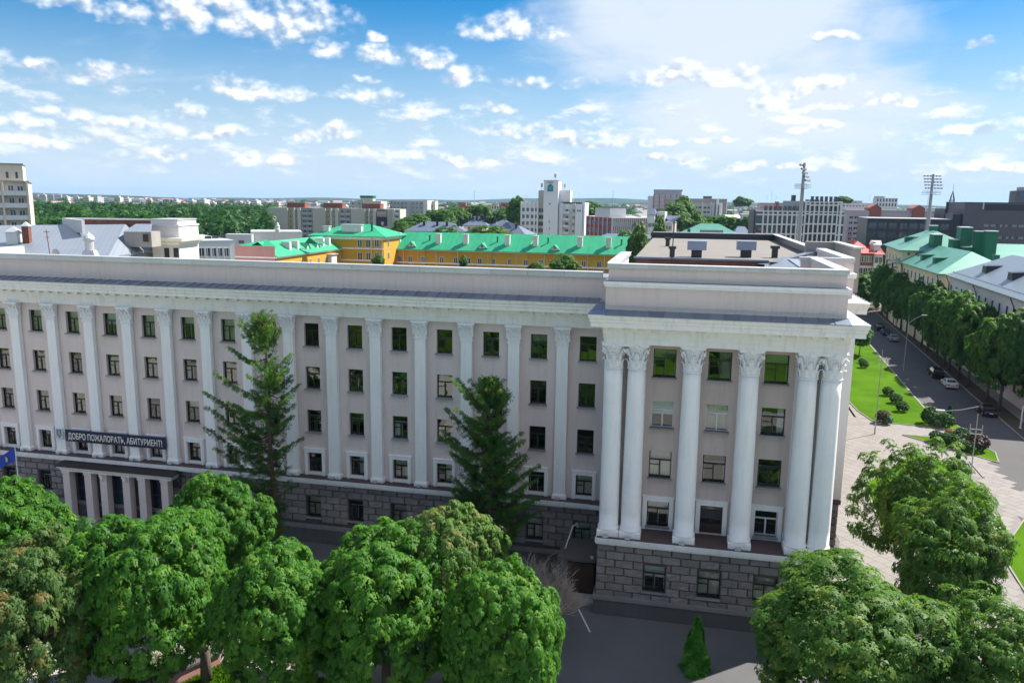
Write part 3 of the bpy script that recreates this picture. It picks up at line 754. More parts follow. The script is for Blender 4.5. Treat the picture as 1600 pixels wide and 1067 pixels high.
    # ledge over the stone storey
    b = MB(); b.box(MX0, MX1, -.72, .45, -.34 + L, -.012 + L); b.box(MX0, MX1, -.5, -.12, -.5 + L, -.34 + L); b.build('ledge', 'white_plaster', UNI)
    b = MB(); b.box(MX0, MX1, -.66, .45, -.010 + L, .004 + L); b.build('ledge_cover', 'ledge_brown', UNI)
    e = MB(); e.box(0, 1.13, -.76, -.64, -.30 + L, .02 + L); em = e.mesh('ledge_sheet', 'ledge_white'); x = -6.0
    while x < MX1 - 1.2: link(em, 'ledge_sheet', UNI, (x, 0, 0)); x += 1.145
    # stone storey
    gh = [(x - .68, x + .68, -3.72 + L, -1.84 + L) for x in BAYS if x > 18 or x < 5.5]
    MB().wall(MX0, MX1, 1.0, -.4 + L, -.12, gh, .6).build('stone_backing', 'mortar_dark', UNI)
    b = MB(); b.box(MX0, MX1, -.36, .4, .0, 1.35); b.build('plinth', 'plinth_stone', UNI)
    b = MB(); b.box(MX0, MX1, -.42, .4, 1.352, 1.66); b.build('plinth_band', 'plinth_band', UNI)
    for h in gh: put_window(UNI, (h[0] + h[1]) / 2, .18, h[2], 1.36, h[3] - h[2], False, rnd.choice([None, None, 0, 2]), False, True, True)
STONE_H = .62
def stone_meshes():
    out = []
    rs = random.Random(3)
    for v in range(6):
        b = MB(); hx, hz = .5, .285
        xs = [-hx + .045, -.2, .18, hx - .045]; zs = [-hz + .035, 0.0, hz - .035]
        g = [[(x + rs.uniform(-.02, .02), -.13 - rs.uniform(0, .07), z + rs.uniform(-.015, .015)) for x in xs] for z in zs]
        for j in range(2):
            for i in range(3): b.quad(g[j][i], g[j][i + 1], g[j + 1][i + 1], g[j + 1][i])
        ring = [(-hx, -hz), (hx, -hz), (hx, hz), (-hx, hz)]
        edge = [[g[0][i] for i in range(4)], [g[j][3] for j in range(3)], [g[2][3 - i] for i in range(4)], [g[2 - j][0] for j in range(3)]]
        for k in range(4):
            a, c = ring[k], ring[(k + 1) % 4]
            A, Cc = (a[0], -.05, a[1]), (c[0], -.05, c[1])
            b.poly([A, Cc] + edge[k][::-1])
            b.quad((a[0], .02, a[1]), (c[0], .02, c[1]), Cc, A)
        out.append(b.mesh('stone', 'granite'))
    return out
STONES = stone_meshes()
def stone_field(x0, x1, ztop, rows, y, holes, first_single, budget, length=1.33):
    """courses of rock-faced blocks between the openings; returns the placed (x, z, length)"""
    res = []
    for r in range(rows):
        z = ztop - STONE_H * (r + .5)
        cuts = sorted([(h[0] - .04, h[1] + .04) for h in holes if h[2] - .2 < z < h[3] + .2])
        segs = []; a = x0
        for c in cuts:
            if c[0] > a: segs.append((a, c[0]))
            a = max(a, c[1])
        if a < x1: segs.append((a, x1))
        for (a, c) in segs:
            k0 = math.floor((a - x0) / length) - 1; off = (r % 2) * length / 2
            edges = [a] + [x0 + off + k * length for k in range(k0, k0 + int((c - a) / length) + 4) if a + .3 < x0 + off + k * length < c - .3] + [c]
            for i in range(len(edges) - 1): res.append(((edges[i] + edges[i + 1]) / 2, z, edges[i + 1] - edges[i] - .035, r))
    return res
def place_stones(items, y, parent, single):
    rs = random.Random(9); rest = MB()
    for n, (x, z, w, r) in enumerate(items):
        me = rs.choice(STONES); fl = rs.choice((1, -1))
        if n < single: link(me, 'stone', parent, (x, y, z), 0, (w, 1, 1))
        else:
            b0 = len(rest.v)
            rest.v += [(x + v.co.x * w, y + v.co.y, z + v.co.z) for v in me.vertices]
            for p_ in me.polygons: rest.f.append(tuple(b0 + i for i in p_.vertices)); rest.m.append(0)
    if rest.v: rest.build('stonework', 'granite', parent, kind='stuff')

BX0, BX1, BF, BW = 55.9, 72.1, -6.5, -4.3      # corner block: left, right, entablature face, wall face
COLX = [56.62, 58.24, 62.12, 66.03, 69.86, 71.42]
def capital_round():
    b = MB(); z0, zt = 12.72 + L, 14.47 + L
    b.lathe([(.62, z0 - .14), (.70, z0 - .1), (.70, z0 - .03), (.62, z0), (.60, z0 + .5), (.63, z0 + .95), (.70, z0 + 1.3), (.80, zt - .18)], 20)
    def leaf(phi, w, za, zb, r0, curl):
        prof = [(0, 0.0), (.4, .02), (.75, .09), (1.0, .24), (.92, .33)]
        c, s = math.cos(phi), math.sin(phi)
        for i in range(len(prof) - 1):
            (ta, oa), (tb, ob) = prof[i], prof[i + 1]
            wa = w * (1 - .2 * ta); wb = w * (1 - .2 * tb) if tb < .95 else w * .55
            def A(sx, t_, o_, ww, rib):
                r = r0 + o_ * curl + rib; q = sx * ww / 2
                return (c * r - s * q, s * r + c * q, za + (zb - za) * t_)
            b.quad(A(-1, ta, oa, wa, 0), A(0, ta, oa, wa, .06), A(0, tb, ob, wb, .06), A(-1, tb, ob, wb, 0))
            b.quad(A(0, ta, oa, wa, .06), A(1, ta, oa, wa, 0), A(1, tb, ob, wb, 0), A(0, tb, ob, wb, .06))
    for k in range(8): leaf(2 * math.pi * (k + .5) / 8, .40, z0 + .02, z0 + .62, .61, .7)
    for k in range(8): leaf(2 * math.pi * k / 8, .36, z0 + .3, z0 + 1.08, .62, .85)
    for k in range(4):
        w = math.pi / 4 + k * math.pi / 2; c, s = math.cos(w), math.sin(w)
        P = lambda r, z: (c * r, s * r, z)
        b.tube([P(.66, z0 + .8), P(.78, z0 + 1.1), P(.98, z0 + 1.36), P(1.1, z0 + 1.32), P(1.12, z0 + 1.18), P(1.02, z0 + 1.12), P(.98, z0 + 1.2)], [.06, .07, .08, .08, .075, .06, .03], 6)
        w2 = k * math.pi / 2
        for e in (-1, 1):
            b.tube([(math.cos(w2 + e * .35) * .68, math.sin(w2 + e * .35) * .68, z0 + .85), (math.cos(w2 + e * .3) * .8, math.sin(w2 + e * .3) * .8, z0 + 1.2), (math.cos(w2 + e * .12) * .86, math.sin(w2 + e * .12) * .86, z0 + 1.36), (math.cos(w2 + e * .05) * .86, math.sin(w2 + e * .05) * .86, z0 + 1.24)], [.05, .055, .05, .03], 5)
        b.box(math.cos(w2) * .84 - .1, math.cos(w2) * .84 + .1, math.sin(w2) * .84 - .1, math.sin(w2) * .84 + .1, zt - .2, zt - .01)
    q = .84
    pts = []
    for k in range(4):
        a = math.pi / 4 + k * math.pi / 2; a2 = a + math.pi / 2
        A = Vector((math.cos(a), math.sin(a))) * 1.17; B = Vector((math.cos(a2), math.sin(a2))) * 1.17
        mid = (A + B) / 2 * .93
        pts += [A, A * .55 + B * .45 if False else (A * .75 + B * .25) * .97, mid, (A * .25 + B * .75) * .97]
    n = len(pts); b0 = len(b.v)
    b.v += [(p_.x, p_.y, zt - .17) for p_ in pts] + [(p_.x, p_.y, zt) for p_ in pts]
    for i in range(n): b.f.append((b0 + i, b0 + (i + 1) % n, b0 + n + (i + 1) % n, b0 + n + i)); b.m.append(0)
    b.f.append(tuple(b0 + n + i for i in range(n))); b.m.append(0); b.f.append(tuple(b0 + n - 1 - i for i in range(n))); b.m.append(0)
    return b.mesh('capital', 'capital_white')
def build_block():
    wins = [60.17, 64.07, 67.96]; rows = [(11.78, 13.85), (7.98, 9.97), (4.08, 6.14), (.32, 2.27)]
    holes = []
    for x in wins:
        for r, (a, c) in enumerate(rows):
            holes.append((x - .81, x + .81, (a if not (x == 64.07 and r == 3) else .05) + L, c + L))
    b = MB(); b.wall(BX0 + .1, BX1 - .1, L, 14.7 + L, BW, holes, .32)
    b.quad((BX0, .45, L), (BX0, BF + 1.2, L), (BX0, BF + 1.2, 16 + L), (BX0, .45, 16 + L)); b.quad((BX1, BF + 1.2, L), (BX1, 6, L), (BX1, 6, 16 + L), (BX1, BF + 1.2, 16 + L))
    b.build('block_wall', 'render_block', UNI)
    b = MB(); b.box(BX0 + .2, BX1 - .2, -2.4, -2.3, 0, 15 + L)
    for z in (0.9, L, 3.9 + L, 7.7 + L, 11.6 + L): b.box(BX0 + .2, BX1 - .2, BW + .5, -2.4, z - .25, z)
    for x in (62.1, 66.0): b.box(x - .1, x + .1, BW + .5, -2.4, 0, 15 + L)
    b.build('block_interior', 'room_dark', UNI)
    pl = MB()
    for (xa, xb) in ((BX0 + .02, BX0 + 1.35), (BX1 - 1.35, BX1 - .02)): pl.box(xa, xb, BF + .9, BW + .2, L, 14.47 + L)
    for xc in COLX[1:5]: pl.box(xc - .62, xc + .62, BW - .16, BW + .1, L + .3, 14.47 + L); pl.box(xc - .7, xc + .7, BW - .24, BW + .1, L, L + .7)
    pl.build('corner_pier', 'white_plaster', UNI)
    sty = {(0, 0): (1, True, True), (0, 1): (3, True, True), (0, 2): (1, True, True), (1, 0): ('w', 4), (1, 1): ('w', 0), (1, 2): (5, False, True), (2, 0): (0, False, True), (2, 1): (None, False, True), (2, 2): (None, True, True), (3, 0): (1, False, True), (3, 2): ('w', None)}
    for i, x in enumerate(wins):
        for r, (a, c) in enumerate(rows):
            if (r, i) == (3, 1): continue
            s = sty[(r, i)]
            if s[0] == 'w': o = put_window(UNI, x, BW + .24, a + L, 1.62, c - a, True, s[1], False, False)
            else: o = put_window(UNI, x, BW + .24, a + L, 1.62, c - a, False, s[0], s[1], s[2])
            if r == 3:
                u = MB(); w = .81; h = c - a
                u.box(-w - .32, -w, -.14, 0, -.32, h + .32); u.box(w, w + .32, -.14, 0, -.32, h + .32); u.box(-w, w, -.14, 0, h, h + .32); u.box(-w, w, -.1, 0, -.32, -.15)
                u.box(-w - .38, w + .38, -.19, 0, h + .32, h + .42)
                link(WIN.setdefault('bsur', u.mesh('surround', 'white_plaster')), 'surround', o, (.81, -.24, 0))
    d = MB(); h = 2.22                                                   # balcony door
    d.box(-.81, -.72, -.05, .05, 0, h); d.box(.72, .81, -.05, .05, 0, h); d.box(-.72, .72, -.05, .05, h - .09, h); d.box(-.72, .72, -.05, .05, 1.68, 1.78); d.box(-.05, .05, -.05, .05, 0, 1.68)
    d.box(-.72, -.05, -.03, .03, 0, .75); d.box(.05, .72, -.03, .03, 0, .75)
    dr = link(d.mesh('balcony_door', 'wood_door'), 'balcony_door', UNI, (64.07, BW + .22, L + .05))
    g = MB(); g.quad((-.72, 0, .75), (-.05, 0, .75), (-.05, 0, 1.68), (-.72, 0, 1.68)); g.quad((.05, 0, .75), (.72, 0, .75), (.72, 0, 1.68), (.05, 0, 1.68)); g.quad((-.72, 0, 1.78), (.72, 0, 1.78), (.72, 0, h - .09), (-.72, 0, h - .09))
    link(g.mesh('pane', 'glass'), 'pane', dr)
    u = MB(); w = .81; u.box(-w - .32, -w, -.14, 0, 0, h + .32); u.box(w, w + .32, -.14, 0, 0, h + .32); u.box(-w, w, -.14, 0, h, h + .32); u.box(-w - .38, w + .38, -.19, 0, h + .32, h + .42)
    link(u.mesh('surround', 'white_plaster'), 'surround', dr, (0, -.22, 0))
    # columns
    c = MB()
    c.box(-.79, .79, -.79, .79, L + .004, L + .40)
    c.lathe([(.76, L + .40), (.80, L + .47), (.80, L + .54), (.76, L + .62), (.735, L + .64), (.735, L + .68)] + [(.715 - .10 * (t / 10) ** 1.6, L + .68 + (12.6 - .68) * t / 10) for t in range(11)], 36)
    cm = c.mesh('column', 'white_plaster', True)
    for p_ in cm.polygons:
        if len(p_.vertices) == 4 and abs(p_.normal.z) < .3 and p_.center.z < L + .39: p_.use_smooth = False
    for p_ in cm.polygons[:6]: p_.use_smooth = False
    km = capital_round()
    fl = bpy.data.meshes['floodlight']
    for x in COLX:
        o = link(cm, 'column', UNI, (x, -5.72, 0)); link(km, 'capital', o)
        link(fl, 'floodlight', UNI, (x - .12, -6.45, 0))
    # entablature, cornice
    C = 1.0
    prof = [(-.6, 14.47), (0, 14.47), (0, 14.85), (.05, 14.87), (.05, 15.2), (.10, 15.22), (.10, 15.62), (.22, 15.72), (C - .12, 15.74), (C - .12, 16.05), (C - .06, 16.09), (C - .05, 16.26), (C + .02, 16.36), (C + .06, 16.62), (-.2, 16.62)]
    prof = [(o, z + L) for o, z in prof]
    MB().extrude_path(prof, [(BX0, .3, -1, 0), (BX0, BF, -1, -1), (BX1, BF, 1, -1), (BX1, 6, 1, 0)]).build('block_cornice', 'cornice_white', UNI)
    b = MB(); b.box(BX0 + .05, BX1 - .05, BF + .05, BW + .3, 14.475 + L, 16.5 + L); b.build('block_entablature', 'cornice_white', UNI)
    dm = bpy.data.meshes['dentil']
    for k in range(17):
        if k in (8, 9, 10): continue
        link(dm, 'dentil', UNI, (BX0 + .15 + k * .99, BF, .04))
    # roof sheets
    s = MB(); W = .97; z0, z1 = 16.635 + L, 16.87 + L
    s.quad((0, -C - .09, z0), (W, -C - .09, z0), (W, .03, z1), (0, .03, z1)); s.quad((0, -C - .09, z0 - .05), (W, -C - .09, z0 - .05), (W, -C - .09, z0), (0, -C - .09, z0))
    s.quad((0, -C - .1, z0 + .05), (.035, -C - .1, z0 + .05), (.035, .0, z1 + .05), (0, .0, z1 + .05)); s.quad((0, -C - .1, z0), (0, -C - .1, z0 + .05), (0, 0, z1 + .05), (0, 0, z1)); s.quad((.035, -C - .1, z0 + .05), (.035, -C - .1, z0), (.035, 0, z1), (.035, 0, z1 + .05)); s.quad((0, -C - .1, z0), (.035, -C - .1, z0), (.035, -C - .1, z0 + .05), (0, -C - .1, z0 + .05))
    sm = s.mesh('roof_sheet', 'zinc_sheet')
    n = 16; step = (BX1 - BX0 - .2) / n
    for k in range(n): link(sm, 'roof_sheet', UNI, (BX0 + .1 + k * step, BF, 0), 0, (step / W, 1, 1))
    for (xc, sx) in ((BX0, -1), (BX1, 1)):                                # corner hips and the returns along both sides
        hb = MB(); o = C + .09
        hb.tri((xc + sx * o, BF - o, z0 + .01), (xc - sx * .1, BF - o, z0 + .01), (xc - sx * .1, BF + .03, z1 + .01)) if sx < 0 else hb.tri((xc - .1, BF - o, z0 + .01), (xc + o, BF - o, z0 + .01), (xc - .1, BF + .03, z1 + .01))
        hb.tri((xc + sx * o, BF - o, z0 + .01), (xc - sx * .1, BF + .03, z1 + .01), (xc + sx * o, BF + .1, z0 + .01)) if sx < 0 else hb.tri((xc + o, BF - o, z0 + .01), (xc + o, BF + .1, z0 + .01), (xc - .1, BF + .03, z1 + .01))
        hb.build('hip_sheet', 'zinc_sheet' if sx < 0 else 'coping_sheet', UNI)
        y = BF + .06; e = MB(); e.quad((0, 0, 0), (sx * (o + .1), 0, z0 - z1), (sx * (o + .1), .95, z0 - z1), (0, .95, 0)); e.box(min(0, sx * o), max(0, sx * o), 0, .03, -.1, .05)
        e2 = MB(); e2.quad((0, 0, 0), (sx * (o + .1), 0, z0 - z1), (sx * (o + .1), .95, z0 - z1), (0, .95, 0)); e2.quad((0, 0, .05), (0, .03, .05), (sx * o, .03, z0 - z1 + .05), (sx * o, 0, z0 - z1 + .05)); e2.quad((0, 0, 0), (0, 0, .05), (sx * o, 0, z0 - z1 + .05), (sx * o, 0, z0 - z1)); e2.quad((0, .03, 0), (sx * o, .03, z0 - z1), (sx * o, .03, z0 - z1 + .05), (0, .03, .05))
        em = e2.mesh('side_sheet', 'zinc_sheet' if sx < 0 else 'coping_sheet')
        while y < (5.6 if sx > 0 else -.9): link(em, 'side_sheet', UNI, (xc - sx * .1, y, z1)); y += .955
    # attic: two parapet steps, the lower one with a white band
    b = MB(); b.box(BX0 + .02, BX1 - .25, BF + .03, BF + .9, 16.6 + L, 18.46 + L); b.box(BX0 + .02, BX0 + .6, BF + .9, .3, 16.6 + L, 18.46 + L); b.box(BX1 - .8, BX1 - .25, BF + .9, 6, 16.6 + L, 18.46 + L)
    b.build('attic_lower', 'render_pink', UNI)
    band = [(-.0, 18.46), (.10, 18.48), (.10, 18.60), (.16, 18.63), (.16, 18.86), (-.5, 18.88)]
    MB().extrude_path([(o, z + L) for o, z in band], [(BX0 + .02, .3, -1, 0), (BX0 + .02, BF + .03, -1, -1), (BX1 - .25, BF + .03, 1, -1), (BX1 - .25, 6, 1, 0)]).build('attic_band', 'white_plaster', UNI)
    s2 = MB(); s2.box(0, 2.0, -.17, .3, 18.885 + L, 18.90 + L); s2.box(0, .03, -.18, .3, 18.90 + L, 18.93 + L); s2m = s2.mesh('band_sheet', 'zinc_sheet')
    x = BX0 - .1
    while x < BX1 - 1.5: link(s2m, 'band_sheet', UNI, (x, BF + .03, 0)); x += 2.003
    b = MB(); b.box(BX0 + .15, BX1 - .35, BF + .3, BF + .85, 18.8 + L, 19.78 + L); b.box(BX0 + .15, BX0 + .6, BF + .85, 7.5, 18.0 + L, 19.78 + L); b.box(BX1 - .8, BX1 - .35, BF + .85, 8.2, 18.0 + L, 19.78 + L)
    b.build('attic_upper', 'render_pink', UNI)
    k = MB(); k.box(0, .93, -.1, .72, 19.78 + L, 20.02 + L); k.box(0, .93, -.14, .76, 20.02 + L, 20.08 + L); kmh = k.mesh('coping', 'coping_sheet'); n = 17; step = (BX1 - BX0 - .3) / n
    for i in range(n): link(kmh, 'coping', UNI, (BX0 + .05 + i * step, BF + .28, 0), 0, (step / .94, 1, 1))
    k2 = MB(); k2.box(-.15, .62, 0, .93, 19.78 + L, 20.02 + L); k2.box(-.2, .66, 0, .93, 20.02 + L, 20.08 + L); k2m = k2.mesh('side_coping', 'coping_sheet')
    y = BF + 1.05
    while y < 7.2: link(k2m, 'side_coping', UNI, (BX0 + .15, y, 0)); link(k2m, 'side_coping', UNI, (BX1 - .8, y, 0)); y += .94
    w = MB(); w.tube([(BX0 + .3, BF - .04, 17.18 + L), (BX1 - .5, BF - .04, 17.18 + L)], .018, 5)          # lightning wire on stays
    for x in np.arange(BX0 + 1.9, BX1 - .5, 3.3): w.tube([(x, BF + .05, 17.05 + L), (x, BF - .06, 17.2 + L), (x + .12, BF - .04, 17.32 + L)], .02, 5)
    w.build('lightning_wire', 'chimney_white', UNI)
    # ledge, stone storey, plinth
    Y0 = BF - .5
    b = MB(); b.box(BX0 - .1, BX1 + .2, Y0, BW + .1, -.36 + L, -.012 + L); b.box(BX0 - .05, BX1 + .1, Y0 + .16, BW, -.5 + L, -.362 + L); b.build('block_ledge', 'white_plaster', UNI)
    b = MB(); b.box(BX0 - .05, BX1 + .15, Y0 + .06, BW + .1, -.010 + L, .003 + L); b.build('ledge_cover', 'ledge_brown', UNI)
    em = bpy.data.meshes['ledge_sheet']; x = BX0 - .12
    while x < BX1 - .8: link(em, 'ledge_sheet', UNI, (x, Y0 + .72, 0)); x += 1.145
    gh = [(x - .80, x + .80, -3.92 + L, -1.92 + L) for x in wins]
    b = MB(); b.wall(BX0, BX1 + .1, 1.0, -.4 + L, Y0 + .45, gh, .5); b.quad((BX0, -.1, 1), (BX0, Y0 + .45, 1), (BX0, Y0 + .45, -.4 + L), (BX0, -.1, -.4 + L)); b.quad((BX1 + .1, Y0 + .45, 1), (BX1 + .1, 6, 1), (BX1 + .1, 6, -.4 + L), (BX1 + .1, Y0 + .45, -.4 + L))
    b.build('block_backing', 'mortar_dark', UNI)
    st = [None, 0, 0, 0]
    for i, h in enumerate(gh): put_window(UNI, (h[0] + h[1]) / 2, Y0 + .75, h[2], 1.6, 2.0, False, (4, 0, 0)[i], False, i != 1)
    b = MB(); b.box(BX0 - .12, BX1 + .22, Y0 + .22, BW, 0, 1.22); b.build('block_plinth', 'plinth_stone', UNI)
    b = MB(); b.box(BX0 - .18, BX1 + .28, Y0 + .14, BW, 1.222, 1.52); b.build('block_plinth_band', 'plinth_band', UNI)
    items = stone_field(BX0, BX1 + .1, -.42 + L, 7, 0, gh, 0, 0, 1.36)
    items = [i for i in items if i[1] - STONE_H / 2 > 1.3 - .1]
    for (x, z, w, r) in items: link(random.choice(STONES), 'stone', UNI, (x, Y0 + .45, z), 0, (w, 1, 1))
    nblock = len(items)
    gm = [(x - .68, x + .68, -3.72 + L, -1.84 + L) for x in BAYS if x > 18 or x < 5.5]
    mi = [i for i in stone_field(-6, MX1, -.42 + L, 7, 0, gm, 0, 0, 1.33) if i[1] > 1.7 and not (5.3 < i[0] < 16.2 and i[1] < 5.0)]
    key = lambda i: (0 if i[0] > -2 else 1, 0 if (i[3] < 3 or i[0] > 50) else 1, i[3])
    mi.sort(key=key)
    place_stones(mi, -.12, UNI, 300 - nblock - 14)
build_main(); build_block()

def build_rear():
    # second projection on the side street, roof between, brick-fronted flat-roofed hall behind
    X1, YF, YB = 74.7, 5.9, 21.0
    b = MB(); b.box(62, X1, YF, YB, L, 14.5 + L); b.build('side_wing_wall', 'stucco_cream', UNI)
    p = MB()
    for xx in (73.3, X1 - .35): p.box(xx - .55, xx + .45, YF - .35, YF + .1, L, 14.4 + L)
    p.box(X1 - .1, X1 + .3, YF - .3, YF + 1.0, L, 14.4 + L); p.build('side_pilaster', 'white_plaster', UNI)
    prof = [(-.3, 14.42), (0.02, 14.42), (0.05, 15.2), (.10, 15.62), (.22, 15.72), (.88, 15.74), (.88, 16.05), (.95, 16.26), (1.06, 16.62), (-.2, 16.63)]
    MB().extrude_path([(o, z + L) for o, z in prof], [(70, YF, 0, -1), (X1, YF, 1, -1), (X1, YB, 1, 0)]).build('side_cornice', 'cornice_white', UNI)
    s = MB(); z0, z1 = 16.635 + L, 16.9 + L
    s.quad((72, YF - 1.1, z0), (X1 + 1.1, YF - 1.1, z0), (X1 - .2, YF + .2, z1), (72, YF + .2, z1)); s.quad((X1 + 1.1, YF - 1.1, z0), (X1 + 1.1, YB, z0), (X1 - .2, YB, z1), (X1 - .2, YF + .2, z1))
    for k in range(14): s.box(X1 - .2, X1 + 1.05, YF + k, YF + k + .04, z0 + .0, z0 + .12)
    s.build('side_roof_strip', 'coping_sheet', UNI)
    b = MB(); b.box(62, X1 - .1, YF + .1, YF + .6, 16.5 + L, 18.46 + L); b.box(X1 - .7, X1 - .1, YF + .6, YB, 16.5 + L, 19.78 + L); b.box(70.5, X1 - .3, YF + .4, YF + .9, 18.4 + L, 19.78 + L); b.build('side_parapet', 'render_pink', UNI)
    MB().extrude_path([(-.3, 18.46 + L), (.1, 18.48 + L), (.16, 18.62 + L), (.16, 18.86 + L), (-.4, 18.9 + L)], [(72, YF + .1, 0, -1), (X1 - .1, YF + .1, 1, -1), (X1 - .1, YB, 1, 0)]).build('side_band', 'white_plaster', UNI)
    k = MB(); k.box(70.4, X1 - .1, YF + .3, YF + 1.0, 19.78 + L, 20.08 + L); k.box(X1 - .85, X1 + .05, YF + 1.0, YB, 19.78 + L, 20.085 + L); k.build('side_coping', 'coping_sheet', UNI)
    for r in range(7):
        for x in (73.0, 74.3): link(random.choice(STONES), 'stone', UNI, (x, YF - .2, -.42 + L - STONE_H * (r + .5)), 0, (1.2, 1, 1))
    b = MB(); b.box(70, X1 + .1, YF - .2, YB, 0, L - .4); b.box(70, X1 + .3, YF - .5, YB, L - .4, L); b.build('side_stone_storey', 'mortar_dark', UNI)
    b = MB(); b.quad((BX0 + .5, BF + .8, 16.8 + L), (67.0, BF + .8, 16.8 + L), (67.0, 22, 17.0 + L), (BX0 + .5, 22, 17.0 + L)); b.quad((67.0, BF + .8, 17.0 + L), (BX1 - .6, BF + .8, 18.4 + L), (BX1 - .6, 26, 18.9 + L), (67.0, 22, 17.3 + L)); b.quad((BX1 - .7, 6.8, 18.61 + L), (X1 - .6, 6.8, 18.61 + L), (X1 - .6, 22, 18.91 + L), (BX1 - .7, 22, 18.91 + L)); b.build('inner_roof', 'roof_zinc', UNI)
    # hall
    x0, x1, y0, y1, z = 56.2, 75.6, 22.0, 72.0, 18.55 + L
    b = MB(); b.box(x0, x1, y0, y1, 0, z - .05); b.build('hall_wall', 'brick_red', UNI)
    b = MB(); b.box(x0 - .1, x1 + .1, y0 - .12, y1, z - .05, z + .0); b.build('hall_roof', 'bitumen', UNI)
    b = MB(); b.box(x0 - .15, x1 - 6.0, y0 - .2, y0 + .35, z, z + .16); b.build('hall_front_coping', 'zinc_sheet', UNI)
    b = MB(); b.box(x0, x1, y1 - .5, y1, z, z + .9); b.box(x1 - .5, x1, y0 + 12, y1 - .5, z, z + .9); b.build('hall_parapet', 'mall_dark', UNI)
    b = MB(); b.box(x0 - .1, x1 + .15, y1 - .6, y1 + .1, z + .9, z + 1.0); b.box(x1 - .65, x1 + .15, y0 + 12, y1 - .6, z + .9, z + 1.0); b.build('hall_coping', 'coping_sheet', UNI)
    b = MB()                                                             # sheet-covered gable edge running up to the right
    A, B = Vector((68.4, 21.4, z - .2)), Vector((76.6, 33, z + 1.0))
    n = Vector((.35, -.25, 0))
    b.quad(A - n * 0, B, B + Vector((0, 0, -2)), A + Vector((0, 0, -2))); b.quad(A, A + n * 2, B + n * 2, B); b.quad(A + n * 2, A + n * 2 - Vector((0, 0, 1.3)), B + n * 2 - Vector((0, 0, 1.3)), B + n * 2); b.build('gable_sheet', 'zinc_sheet', UNI)
    b = MB(); c = at(1283, 396, 1); 
    b.box(74.2, 77.6, 30, 31, 16 + L, 20.3 + L); b.box(77.1, 77.6, 19, 30, 16 + L, 20.2 + L); b.build('stair_head', 'concrete', UNI)
    b = MB(); b.box(77.0, 77.8, 18.8, 31.2, 20.2 + L, 20.36 + L); b.build('stair_head_coping', 'coping_sheet', UNI)
    v = MB(); v.box(-.55, .55, -.55, .55, 0, .8); v.box(-1.0, 1.0, -.75, .75, .8, 1.75, 1); vm = v.mesh('vent', ['dark_metal', 'zinc_sheet'])
    u = MB(); u.box(-.3, .3, -.3, .3, 0, 1.0); u.box(-.45, .45, -.45, .45, 1.0, 1.3, 0); um = u.mesh('vent_pipe', ['dark_metal'])
    for (px, py) in ((1088, 402), (1165, 402)): q = atz(px, py, z); link(vm, 'vent', UNI, (q.x, q.y, z))
    for (px, py, sc) in ((1210, 403, 1), (1043, 385, .9), (1050, 402, .9)): q = atz(px, py, z); link(um, 'vent_pipe', UNI, (q.x, q.y, z), 0, sc)
    q = aty(1049, 412, 21.6); b = MB(); b.tube([(q.x, 21.6, 17 + L), (q.x + .1, 21.6, z + 4.0)], .06, 6); b.build('aerial_pole', 'dark_metal', UNI)
build_rear()

